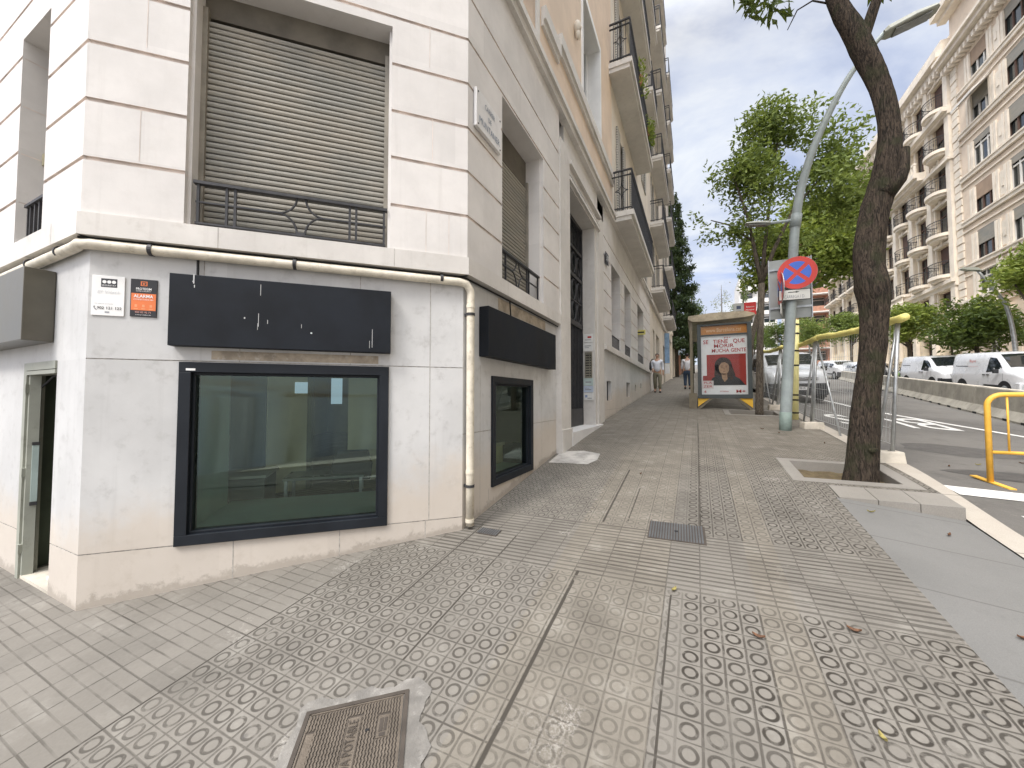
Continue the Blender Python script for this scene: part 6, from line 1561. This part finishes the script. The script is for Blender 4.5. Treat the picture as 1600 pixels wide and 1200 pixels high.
# ================================================================== BUILDINGS ACROSS THE STREET (facing -X)
XR = 17.5
def half_balcony(F, uc, a, proj, z, parent, h=.24, rail=1.0, round_=True, ms=None, bars=11):
    if round_: pl = [(uc+a*math.cos(t), proj*math.sin(t)**.7) for t in np.linspace(0, math.pi, 11)]
    else: pl = [(uc+a, 0), (uc+a, proj), (uc-a, proj), (uc-a, 0)]
    mb = MB(); mb.prism([F.p(u, z, o) for u, o in pl], (0, 0, h)); mb.prism([F.p(uc+(u-uc)*.85, z-h*.8, o*.8) for u, o in pl], (0, 0, h*.8))
    s = mb.build('balcony', ms or M['far_trim'], parent)
    mb = MB(); q = [F.p(uc+(u-uc)*.96, z+h+rail, o*.94) for u, o in pl]; mb.tube(q, .03, 5); mb.tube([(p[0], p[1], p[2]-rail+.1) for p in q], .02, 4); mb.tube([(p[0], p[1], p[2]-.22) for p in q], .014, 4)
    P = [Vector(p) for p in q]; seg = [(P[i+1]-P[i]).length for i in range(len(P)-1)]; tot = sum(seg); n = int(tot/.13)
    for i in range(n+1):
        d = tot*i/n; j = 0
        while j < len(seg)-1 and d > seg[j]: d -= seg[j]; j += 1
        p = P[j].lerp(P[j+1], min(1, d/seg[j])); mb.tube([p, p-Vector((0, 0, rail))], .011, 3, cap=False)
        if i % 2 == 0 and rail > .9: mb.tube([p+Vector((0, .07*math.sin(a_), -rail*.5+.12*math.cos(a_))) for a_ in np.linspace(0, 6.28, 7)], .010, 3, cap=False)
    mb.build('railing', M['far_iron'], s); return s
def far_window(F, u0, u1, z0, z1, dep, parent, fm, mull=3, blind=0, name='window', gm=None, bm=None):
    w = MB(); o = -dep+.03; w.quad(F.p(u0, z0, o), F.p(u1, z0, o), F.p(u1, z1, o), F.p(u0, z1, o)); w = w.build(name, gm or M['window_glass'], parent)
    mb = MB(); t = .05
    for i in range(mull+1): u = u0+(u1-u0)*i/mull; F.box(mb, max(u0, u-t), min(u1, u+t), z0, z1, o, o+.06)
    for z in (z0+t, z1-t, z0+(z1-z0)*.72): F.box(mb, u0, u1, z-t, z+t, o, o+.055)
    mb.build('window_frame', fm, w)
    if blind:
        mb = MB(); F.box(mb, u0+.02, u1-.02, z1-(z1-z0)*blind, z1, o+.06, o+.10); mb.build('roller_blind', bm or M['shutter'], w)
    return w
# --- building with grid of wide windows
r1 = thing('stone_building', 'pinkish stone building with rows of wide windows at the right edge', 'building', (XR, 39.3, gz(13.6, 39)+.13))
F1 = Frame((XR, 39.3), (0, -1)); W1 = 15.
rows = [8.55, 11.0, 14.15, 17.35, 20.55, 23.6]
cols = [2.2+3.3*i for i in range(4)]
H1 = [(c-.15, c+1.9, z, z+(2.05 if i else 1.7), .14) for i, z in enumerate(rows) for c in cols]
H1 += [(c+.1, c+1.6, 3.6, 6.4, .4) for c in cols]
gr1 = [(z-.42, .03) for z in rows]+[(z-.78, .03) for z in rows]
mb = MB(); wall(mb, F1, 0, W1, 1.0, 31.5, 0, H1, gr1, .04); mb.build('facade_wall', [M['far_pink'], M['groove']], r1)
rb = random.Random(2)
for h in H1:
    up = h[2] > 7
    far_window(F1, h[0], h[1], h[2], h[3], h[4], r1, M['wood_dark'] if rb.random() < .6 else M['far_white'], 3, rb.choice([0, .2, .35, .5]) if up else 0, 'window' if up else 'shop_opening', bm=mat('blind_brown', (.33, .24, .17), .7) if rb.random() < .5 else None)
mb = MB()
for z in rows:
    F1.box(mb, .75, W1, z-.36, z-.12, 0, .14); F1.box(mb, .75, W1, z-.12, z-.02, 0, .20); F1.box(mb, .75, W1, z-.82, z-.74, 0, .08)
for z in rows:
    for c in cols:
        for u in (c-.42, c-.12, c+1.87, c+2.17): F1.box(mb, u-.11, u+.11, z-.02, z+1.95, 0, .10)
        F1.box(mb, c+2.32, c+2.90, z+.15, z+1.7, 0, .05); F1.box(mb, c+2.5, c+2.72, z+.7, z+1.15, .05, .10)
for i in range(40): z = 4.5+i*.55; F1.box(mb, 0, .72, z, z+.46, 0, .10 if i % 2 else .07)
for (z0, z1, p) in ((26.2, 26.5, .35), (26.5, 26.8, .7), (26.8, 27.0, .9), (30.0, 30.3, .5), (30.3, 30.8, .9)): F1.box(mb, -.4, W1, z0, z1, 0, p)
for i in range(45): F1.box(mb, -.2+i*.45, .02+i*.45, 25.85, 26.2, 0, .5)
mb.build('stone_relief', M['far_trim'], r1)
mb = MB(); wall(mb, F1, W1, 52, -4, 27, .3, [(a, a+1.8, z, z+2., .2) for a in frange(W1+1, 49, 3.3) for z in (1.5, 5, 8.5, 12, 15.3)]); mb.build('unseen_frontage', [M['far_stone'], M['groove'], M['far_stone']], r1)  # unseen frontage and glazing, added for the shop glass to reflect
mb = MB(); mb.quad(F1.p(W1, -4, .15), F1.p(52, -4, .15), F1.p(52, 27, .15), F1.p(W1, 27, .15)); mb.build('unseen_frontage_glazing', M['window_glass'], r1)
mb = MB(); F1.box(mb, .2, 5.2, 7.0, 7.25, 0, .8); F1.box(mb, .2, 5.2, 8.1, 8.25, .62, .8)
for i in range(24): mb.lathe(F1.p(.35+i*.2, 7.25, .7), [(.05, 0), (.08, .2), (.04, .5), (.07, .85)], 6)
for u in (.3, 2.7, 5.1): F1.box(mb, u-.14, u+.14, 7.25, 8.25, .58, .84)
mb.build('balustrade', M['far_trim'], r1)
mb = MB(); c = F1.p(0, 0, 0); mb.box(XR+.01, XR+13, 39.3-W1, 39.29, 31.2, 31.5); mb.box(XR+.4, XR+12, 39.3-W1, 39.2, 31.5, 33.5); mb.build('roof', M['far_pink'], r1)
# awning on one window
mb = MB(); h = H1[4*4]; mb.prism([F1.p(h[0]-.1, h[3]+.1, .02), F1.p(h[0]-.1, h[3]-.75, 1.0), F1.p(h[0]-.1, h[3]-.9, 1.0)], F1.U*(h[1]-h[0]+.2)); mb.build('awning', M['far_white'], r1)
for (y, z, n, lab) in ((13.6, 10.9, 260, 'trailing green plant hanging over the railing of the second tier long balcony'), (11.6, 11.2, 120, 'small potted plant on the railing of the second tier long balcony')):
    t = thing('potted_plant', lab, 'plant', (-1.36, y, z-.3))
    mb = MB(); mb.lathe((-1.42, y, z-.35), [(.09, 0), (.13, .22), (.14, .24)], 10); mb.build('pot', mat('terracotta', (.36, .17, .1), .8), t)
    crown_mesh([(-1.36, y, z+.05, .22, .5, .28), (-1.26, y+.1, z-.35, .12, .4, .35)], n, .14, int(n), droop=.6).build('leaves', M['leaf_lime'], t)
# --- ornate building with round balconies
r2 = thing('ornate_building', 'ornate cream building with bay of rounded iron balconies left of the pinkish one', 'building', (XR, 57, gz(13.6, 57)+.13))
F2 = Frame((XR, 57.), (0, -1)); W2 = 17.7
fl2 = [7.2, 10.7, 13.9, 17.2, 20.4, 23.6]
c2 = [1.2, 3.9, 6.9, 9.9, 13.0, 16.0]
H2 = [(c-(.95 if c > 15 else .62), c+(.95 if c > 15 else .62), z+.25, z+2.6, .3 if c > 15 else .2) for z in fl2 for c in c2]+[(c-.8, c+.8, 4.2, 6.6, .5) for c in c2]
g2 = [(5+.5*i, .03) for i in range(0, 48)]
mb = MB(); wall(mb, F2, 0, W2, 1.5, 28.2, 0, H2, g2, .03); mb.build('facade_wall', [M['far_stone'], M['groove']], r2)
for h in H2: far_window(F2, h[0], h[1], h[2], h[3], h[4], r2, M['wood_dark'], 2, rb.choice([0, 0, .5, .85]) if h[2] > 7 else 0, 'balcony_door' if h[2] > 7 else 'shop_opening', bm=M['wood_dark'])
for z in fl2[1:]:
    for c in c2:
        big = c in (13.0, 16.0)
        if z == 20.4 and c < 15: continue
        half_balcony(F2, c, 1.05 if big else .95, .95 if big else .7, z, r2, round_=True)
mb = MB()
for u in (0.05, 5.4, 8.4, 11.45, 14.5, 17.3): F2.box(mb, u-.28, u+.28, 5, 27, 0, .22)
for h in H2:
    if h[2] > 7:  # hood moulds with keystone
        F2.box(mb, h[0]-.22, h[1]+.22, h[3]+.08, h[3]+.26, 0, .16); F2.box(mb, h[0]-.2, h[0]-.05, h[2], h[3]+.1, 0, .08); F2.box(mb, h[1]+.05, h[1]+.2, h[2], h[3]+.1, 0, .08); uc = (h[0]+h[1])/2; F2.box(mb, uc-.14, uc+.14, h[3]+.05, h[3]+.42, 0, .22)
for (z0, z1, p) in ((9.9, 10.2, .25), (10.2, 10.45, .45), (22.9, 23.1, .3), (23.1, 23.4, .6), (19.4, 19.6, .4), (27.0, 27.4, .4), (27.4, 27.8, .8), (27.8, 28.6, .5)): F2.box(mb, 0, W2, z0, z1, 0, p)
F2.box(mb, 0, 14.3, 19.6, 19.85, 0, .75); F2.box(mb, 0, 14.3, 19.85, 20.25, 0, 1.0); F2.box(mb, 0, 14.3, 20.95, 21.1, .75, .95)
for i in range(36): F2.box(mb, .1+i*.4, .28+i*.4, 20.25, 20.95, .8, .92)
for i in range(30): F2.box(mb, .2+i*.58, .42+i*.58, 26.5, 27.0, 0, .5)
mb.build('stone_relief', M['far_trim'], r2)
mb = MB()
for u in (7.0, 10.0): # stone bay balcony over the arches
    F2.box(mb, u-1.3, u+1.3, 9.6, 9.9, 0, .9); F2.box(mb, u-1.3, u+1.3, 10.6, 10.75, .7, .9)
    for i in range(12): mb.lathe(F2.p(u-1.15+i*.21, 9.9, .8), [(.05, 0), (.08, .2), (.04, .45), (.06, .7)], 6)
mb.build('stone_balcony', M['far_trim'], r2)
mb = MB(); mb.box(XR+.01, XR+13, 39.31, 57, 28.0, 28.2); mb.quad((XR, 57, 0), (XR+13, 57, 0), (XR+13, 57, 28.2), (XR, 57, 28.2)); mb.box(XR+.5, XR+10, 40, 56, 28.2, 29.6); mb.build('roof', M['far_stone'], r2)
# --- lower building further up
r3 = thing('balcony_building', 'lower cream building with long tiers of iron balconies left of the leaning trunk', 'building', (XR, 69.2, gz(13.6, 69)+.13))
F3 = Frame((XR, 69.2), (0, -1)); W3 = 12.1
fl3 = [11.4, 14.5, 17.6, 20.7]; c3 = [1.5, 4.3, 7.6, 10.5]
H3 = [(c-.55, c+.55, z+.3, z+2.4, .2) for z in fl3[:3] for c in c3]+[(c-.8, c+.8, 7.6, 10.4, .5) for c in c3]
mb = MB(); wall(mb, F3, 0, W3, 4., 21.5, 0, H3, [(9+.5*i, .03) for i in range(24)], .03); mb.build('facade_wall', [M['far_stone'], M['groove']], r3)
for h in H3: far_window(F3, h[0], h[1], h[2], h[3], h[4], r3, M['wood_dark'], 2, 0, 'balcony_door' if h[2] > 11 else 'shop_opening')
for z in fl3[:3]:
    for c in c3: half_balcony(F3, c, 1.2, .8, z, r3, round_=False)
mb = MB()
for (z0, z1, p) in ((10.6, 11.0, .3), (20.6, 21., .4), (21., 21.4, .8), (21.4, 22.2, .3)): F3.box(mb, 0, W3, z0, z1, 0, p)
for u in (.3, 5.9, 11.8): F3.box(mb, u-.3, u+.3, 6, 20.6, 0, .2)
mb.build('cornice', M['far_trim'], r3)
mb = MB(); mb.box(XR, XR+12, 57.1, 69.2, 21.3, 21.5); mb.quad((XR, 69.2, 3), (XR+12, 69.2, 3), (XR+12, 69.2, 21.5), (XR, 69.2, 21.5)); mb.build('roof', M['far_stone'], r3)
# --- brick and white flats closing the view
def flats(name, label, x0, x1, y, zb, zt, nst, left, right, lw):
    t = thing(name, label, 'building', ((x0+x1)/2, y, zb)); F = Frame((x0, y), (1, 0)); W = x1-x0; st = (zt-zb)/nst; xm = W*lw
    HL = [(.5, xm-.6, zb+st*i+1.0, zb+st*(i+1)-.35, .9) for i in range(nst)]; HR = [(xm+.5, W-.4, zb+st*i+.9, zb+st*(i+1)-.5, .2) for i in range(nst)]
    mb = MB(); wall(mb, F, 0, xm, zb-2, zt, 0, HL); mb.build('wall', [left, M['groove']], t, label='brick half' if left is M['brick_orange'] else None)
    mb = MB(); wall(mb, F, xm, W, zb-2, zt, .02, HR); mb.build('wall', [right, M['groove']], t)
    for h in HL: far_window(F, h[0], h[1], h[2], h[3], h[4], t, M['far_white'], 2)
    for h in HR: far_window(F, h[0], h[1], h[2], h[3], h[4], t, M['far_white'], 3)
    for i in range(nst):
        z = zb+st*i; mb = MB(); F.box(mb, 0, xm, z-.1, z+.08, 0, 1.1); s = mb.build('balcony', M['far_white'], t); mb = MB(); F.box(mb, 0, xm, z+.08, z+.95, 1.0, 1.08); mb.build('parapet', left, s)
        mb = MB(); F.box(mb, xm+.1, W-.1, z-.08, z+.06, 0, .5); mb.build('ledge', M['far_white'], t)
    mb = MB(); mb.box(x0, x1, y+.01, y+12, zt-.1, zt+.3); mb.quad((x0, y, zb-2), (x0, y+12, zb-2), (x0, y+12, zt), (x0, y, zt)); mb.quad((x1, y, zb-2), (x1, y+12, zb-2), (x1, y+12, zt), (x1, y, zt)); mb.build('roof', right, t)
    return t
flats('apartment_block', 'orange brick and white apartment block closing the street behind the balcony building', 15.8, 23.8, 82, 7.0, 28.7, 7, M['brick_orange'], M['far_white'], .62)
flats('apartment_block', 'distant pale grey apartment block seen above the bus shelter', 10.0, 18.0, 112, 10, 31.5, 7, M['far_white'], M['far_white'], .45)
# ------------------------------------------------------------------ far street trees
def far_tree(label, x, y, hc, r, rz_, seed, leaf, n=5200, size=.26, group='street trees across the road', trunk=True):
    z = gz(min(x, 13.6), y)+.13; rr = random.Random(seed)
    cl = [(x, y, z+hc, r*.75, r*.75, rz_*.8)]+[(x+rr.uniform(-.65, .65)*r, y+rr.uniform(-.7, .7)*r, z+hc+rr.uniform(-.5, .6)*rz_, r*rr.uniform(.38, .6), r*rr.uniform(.4, .6), rz_*rr.uniform(.35, .55)) for _ in range(7)]
    tr = [(x, y, z-.1, .13), (x+.03, y, z+hc*.5, .10), (x, y, z+hc, .06)]
    lim = [[(x, y, z+hc*.6, .06), (x+rr.uniform(-.8, .8)*r, y+rr.uniform(-.8, .8)*r, z+hc+.3*rz_, .02)] for _ in range(4)]
    return make_tree('street_tree', label, (x, y, z), tr, lim, cl, n, size, leaf, M['bark_grey'], seed, group, gaps=.3, gs=.9, shell=.7)
far_tree('bright green street tree at the right edge above the lettered van', 13.2, 24.3, 4.9, 1.75, 1.75, 31, M['leaf_lime'])
far_tree('dark round street tree above the smaller white van', 13.6, 29.4, 3.1, 2.3, 1.7, 32, M['leaf_dark'], 6500)
far_tree('mid green street tree right of the leaning trunk beside the fence post', 13.2, 35.6, 3.9, 2.1, 1.5, 33, M['leaf_lime'])
far_tree('light green street tree just left of the leaning trunk above the white car', 13.2, 46.5, 4.6, 2.6, 1.7, 34, M['leaf'])
far_tree('street tree left of the trunk in front of the brick flats', 12.6, 56, 4.6, 2.8, 1.9, 35, M['leaf'])
far_tree('dark street tree low behind the grey traffic board', 11.0, 64, 5.0, 3.0, 2.2, 36, M['leaf_dark'])
far_tree('distant dark tree behind the slender trunk beside the shelter', 8.4, 72, 5.2, 3.2, 2.4, 37, M['leaf_dark'])
# tall narrow tree in front of the distant block, pale bare tree over the shelter
def tall_tree(label, x, y, zb, zt, r, seed, leaf, n, size, gaps=.4, group=None):
    rr = random.Random(seed); H = zt-zb
    cl = [(x+rr.uniform(-.3, .3)*r, y+rr.uniform(-.5, .5)*r, zb+H*f, r*(1.05-f*.75)*rr.uniform(.7, 1.1), r*(1.05-f*.75), H*.09) for f in np.linspace(.18, .97, 13)]
    tr = [(x, y, zb-1, .25), (x, y, zb+H*.5, .15), (x, y, zt, .03)]
    return make_tree('tall_tree', label, (x, y, zb), tr, [], cl, n, size, leaf, M['bark_grey'], seed, group, gaps=gaps, gs=.6, shell=.75, droop=.5)
tall_tree('thin dark tree in front of the distant grey block', 8.6, 88, 9.5, 29, 1.7, 41, M['leaf_dark'], 1500, .4)
tall_tree('pale feathery tree in hazy light above the bus shelter', 4.6, 84, 9, 23.5, 3.0, 42, M['twig_pale'], 1500, .32, .55)
tall_tree('small dark tree left of the grey bus stop panel', 7.2, 92, 9.5, 21, 2.2, 43, M['leaf_dark'], 1400, .4)
# drooping conifer in the garden up the street
rr = random.Random(12); cl = []; lim = []
cx, cy, zb, zt = -1.75, 39.0, 3.6, 21.0
for i in range(62):
    f = (i/61)**.9; z = zb+2.2+(zt-zb-2.4)*f; r = 2.1*(1-f)**.75+.35; a = i*2.4
    x, y = cx+r*.62*math.cos(a), cy+r*.62*math.sin(a); cl.append((x, y, z, r*.46, r*.46, .52)); lim.append([(cx, cy, z+.35, .05), (x, y, z, .015)])
    if i % 2: cl.append((cx+r*.95*math.cos(a+1), cy+r*.95*math.sin(a+1), z-.25, r*.2+.1, r*.2+.1, .3))
make_tree('conifer', 'tall dark green conifer rising beyond the balconies on the left', (cx, cy, zb), [(cx, cy, zb-.5, .3), (cx, cy, zb+8, .2), (cx, cy, zt, .03)], lim, cl, 24000, .36, M['needle'], M['bark_grey'], 51, droop=1.1, aspect=.26, gaps=.12, shell=.9)
tall_tree('dark leafy tree in the garden behind the bus shelter', -.4, 52, 5, 15.5, 2.5, 52, M['leaf_dark'], 4200, .30, .2)
tall_tree('dark garden tree low beside the walking men', -1.9, 46, 4.4, 11.5, 2.1, 53, M['needle'], 3600, .26, .2)
far_tree('bushy tree far up the left pavement behind the shelter glass', 1.6, 50, 4.0, 2.2, 2.2, 54, M['leaf_dark'], 2600, .28, None)
# ------------------------------------------------------------------ garden walls, distant bits on the left pavement
t = thing('garden_wall', 'cream garden wall with a pillar and globe lamp beyond the apartment block', 'wall', (XF, 34.1, gz(XF, 36)))
mb = MB(); mb.prism([(XF-.3, 34.02, 2), (XF, 34.02, 2), (XF, 44, 2), (XF-.3, 44, 2)], (0, 0, 4.3)); mb.build('wall', M['cream'], t)
mb = MB()
for y in (34.4, 39, 43.7): mb.box(XF-.4, XF+.12, y-.3, y+.3, 2, 6.8); mb.box(XF-.5, XF+.2, y-.4, y+.4, 6.8, 7.0)
mb.build('pillar', M['far_trim'], t)
mb = MB(); mb.ball((XF+.0, 34.4, 7.25), .22, .22, .22, 12, 8); mb.build('globe_lamp', mat('globe_white', (.75, .74, .68), .3), t, smooth=True)
t = thing('brick_wall', 'orange brick boundary wall far up the left pavement', 'wall', (XF+.3, 44.2, gz(XF, 45)))
mb = MB(); mb.prism([(XF-.1, 44.2, 2.5), (XF+.35, 44.2, 2.5), (XF+.35, 74, 2.5), (XF-.1, 74, 2.5)], (0, 0, 4.6)); mb.prism([(XF+.351, 46, 5), (XF+.40, 46, 5), (XF+.40, 74, 5), (XF+.351, 74, 5)], (0, 0, .15)); mb.build('wall', M['brick_orange'], t)
mb = MB(); mb.box(XF-.2, XF+.45, 44.1, 74, 7.1, 7.25); mb.build('coping', M['far_trim'], t)
t = thing('hanging_banner', 'blue and white vertical banner on the apartment block ground floor', 'banner', (XF, 27.4, 5)); 
mb = MB(); mb.box(XF+.02, XF+.32, 27.4, 27.44, 3.9, 5.9); mb.build('cloth', mat('banner_blue', (.25, .38, .55), .7, .2, 3), t); mb = MB(); mb.box(XF+.02, XF+.32, 27.38, 27.395, 3.2, 3.85); mb.build('white_panel', M['white'], t)
t = thing('projecting_sign', 'small pale blue projecting sign above the orange wall', 'sign', (XF+.5, 44, 6.4)); mb = MB(); mb.box(XF+.05, XF+.85, 43.9, 43.98, 6.1, 7.0); mb.build('panel', mat('sign_pale_blue', (.55, .66, .76), .5), t); mb = MB(); mb.tube([(XF, 43.94, 6.6), (XF+.1, 43.94, 6.6)], .03); mb.build('bracket', M['iron'], t)
# ------------------------------------------------------------------ street lamps across the road
def far_lamp(label, x, y):
    t = thing('street_lamp', label, 'street lamp', (x, y, gz(x, y)), 0, 'street lamps across the road'); z = gz(x, y)
    sp = spline([(0, 0, 0, .09), (-.1, 0, 2.6, .08), (-.3, 0, 3.95, .07), (-.65, 0, 4.7, .06), (-1.15, 0, 5.65, .05)], 4)
    mb = MB(); mb.tube([p[:3] for p in sp], [p[3] for p in sp], 10); mb.build('pole', M['grey_metal'], t, local=True, smooth=True)
    mb = MB(); mb.prism([(-1.05, -.12, 5.62), (-1.2, -.12, 5.78), (-1.7, -.12, 5.84), (-1.74, -.12, 5.78), (-1.5, -.12, 5.7)], (0, .24, 0)); mb.build('lamp_head', lamp_head, t, local=True); return t
L0 = far_lamp('grey street lamp rising out of the bright tree at the right edge', 13.1, 25.5); L0.scale = (1, 1, 1.02)
o = dup(L0); o.location = (13.1, 60, gz(13.1, 60)); o['label'] = 'small grey street lamp in front of the brick apartment block'
# distant kiosk / bus behind the van
t = thing('white_bus', 'white bus far up the road above the parked van', 'bus', (9.3, 62, gz(9.3, 62)))
mb = MB(); z = gz(9.3, 62); mb.box(8.1, 10.5, 62, 72, z+.35, z+3.1); mb.build('body', M['van_white'], t, bevel=.12)
mb = MB(); mb.box(8.25, 10.35, 61.97, 61.99, z+1.3, z+2.7); mb.build('windscreen', M['car_glass'], t)
for x in (8.2, 10.2):
    for y in (64, 70): mb = MB(); mb.tube([(x, y, z+.45), (x+.25, y, z+.45)], .45, 14); mb.build('wheel', M['rubber'], t)
# ================================================================== SKY, SUN, CAMERA
SUN_EL, SUN_AZ = R(50), R(198)   # azimuth measured clockwise from +Y (up the street)
w = bpy.data.worlds.new('World'); sc.world = w; w.use_nodes = True; nt = w.node_tree; nt.nodes.clear()
N = nt.nodes.new; L = nt.links.new
out = N('ShaderNodeOutputWorld'); bg = N('ShaderNodeBackground'); L(bg.outputs[0], out.inputs[0])
sky = N('ShaderNodeTexSky'); sky.sky_type = 'NISHITA'; sky.sun_disc = False; sky.sun_elevation = SUN_EL; sky.sun_rotation = SUN_AZ; sky.dust_density = 2.; sky.air_density = 1.0
tc = N('ShaderNodeTexCoord'); sep = N('ShaderNodeSeparateXYZ'); L(tc.outputs['Generated'], sep.inputs[0])
def mth(op, a, b):
    q = N('ShaderNodeMath'); q.operation = op
    for i, v in enumerate((a, b)):
        if isinstance(v, bpy.types.NodeSocket): L(v, q.inputs[i])
        else: q.inputs[i].default_value = v
    return q.outputs[0]
zz = mth('ADD', mth('MAXIMUM', sep.outputs[2], 0.), .18)
cmb = N('ShaderNodeCombineXYZ'); L(mth('DIVIDE', sep.outputs[0], zz), cmb.inputs[0]); L(mth('DIVIDE', sep.outputs[1], zz), cmb.inputs[1])
def nz(scale, det, rough, dist=0.):
    q = N('ShaderNodeTexNoise'); L(cmb.outputs[0], q.inputs['Vector']); q.inputs['Scale'].default_value = scale; q.inputs['Detail'].default_value = det; q.inputs['Roughness'].default_value = rough; q.inputs['Distortion'].default_value = dist; return q.outputs[0]
def ss(x, a, b):
    q = N('ShaderNodeMapRange'); q.interpolation_type = 'SMOOTHSTEP'; L(x, q.inputs[0]); q.inputs[1].default_value = a; q.inputs[2].default_value = b; return q.outputs[0]
cover_ = ss(nz(1.1, 7, .58, .5), .30, .56); bright = ss(nz(2.3, 6, .62, .3), .38, .68)
def mixc(f, a, b):
    q = N('ShaderNodeMix'); q.data_type = 'RGBA'; L(f, q.inputs[0])
    for i, v in ((6, a), (7, b)):
        if isinstance(v, bpy.types.NodeSocket): L(v, q.inputs[i])
        else: q.inputs[i].default_value = (*v, 1)
    return q.outputs[2]
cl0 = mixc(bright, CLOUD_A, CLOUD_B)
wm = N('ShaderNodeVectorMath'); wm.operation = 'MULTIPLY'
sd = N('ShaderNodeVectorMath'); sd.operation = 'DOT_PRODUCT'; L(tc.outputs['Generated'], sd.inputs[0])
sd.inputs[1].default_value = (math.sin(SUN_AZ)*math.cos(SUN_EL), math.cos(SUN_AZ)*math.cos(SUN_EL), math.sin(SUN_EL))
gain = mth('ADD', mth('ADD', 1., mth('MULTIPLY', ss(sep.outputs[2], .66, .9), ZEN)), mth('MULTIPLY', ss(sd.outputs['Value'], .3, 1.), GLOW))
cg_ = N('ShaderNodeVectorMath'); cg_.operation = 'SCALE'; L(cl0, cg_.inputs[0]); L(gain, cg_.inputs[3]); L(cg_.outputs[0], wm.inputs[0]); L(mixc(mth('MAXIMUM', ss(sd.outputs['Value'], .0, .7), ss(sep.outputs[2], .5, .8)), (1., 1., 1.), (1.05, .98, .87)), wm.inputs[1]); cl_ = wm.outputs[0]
sk = N('ShaderNodeVectorMath'); sk.operation = 'MULTIPLY'; L(sky.outputs[0], sk.inputs[0]); sk.inputs[1].default_value = SKYMUL
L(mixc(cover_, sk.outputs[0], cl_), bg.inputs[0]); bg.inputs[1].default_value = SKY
sl = bpy.data.lights.new('sun', 'SUN'); sl.energy = SUN; sl.angle = R(14); sl.color = (1, .955, .89)
so = bpy.data.objects.new('sun', sl); COL.objects.link(so)
d = Vector((math.sin(SUN_AZ)*math.cos(SUN_EL), math.cos(SUN_AZ)*math.cos(SUN_EL), math.sin(SUN_EL))); so.rotation_euler = d.to_track_quat('Z', 'Y').to_euler()
cd = bpy.data.cameras.new('camera'); cd.sensor_width = 36; cd.lens = 13.5; cd.clip_start = .05; cd.clip_end = 1500
co = bpy.data.objects.new('camera', cd); COL.objects.link(co); sc.camera = co
co.location = (0, 0, 1.58); co.rotation_euler = (R(90+2.1), 0, R(25.7))
sc.view_settings.view_transform = 'Standard'; sc.view_settings.look = 'None'; sc.view_settings.gamma = 1; sc.view_settings.exposure = EXPOSURE
sc.cycles.max_bounces = 8; sc.cycles.diffuse_bounces = 4; sc.cycles.glossy_bounces = 4; sc.cycles.transparent_max_bounces = 12; sc.cycles.sample_clamp_indirect = 6
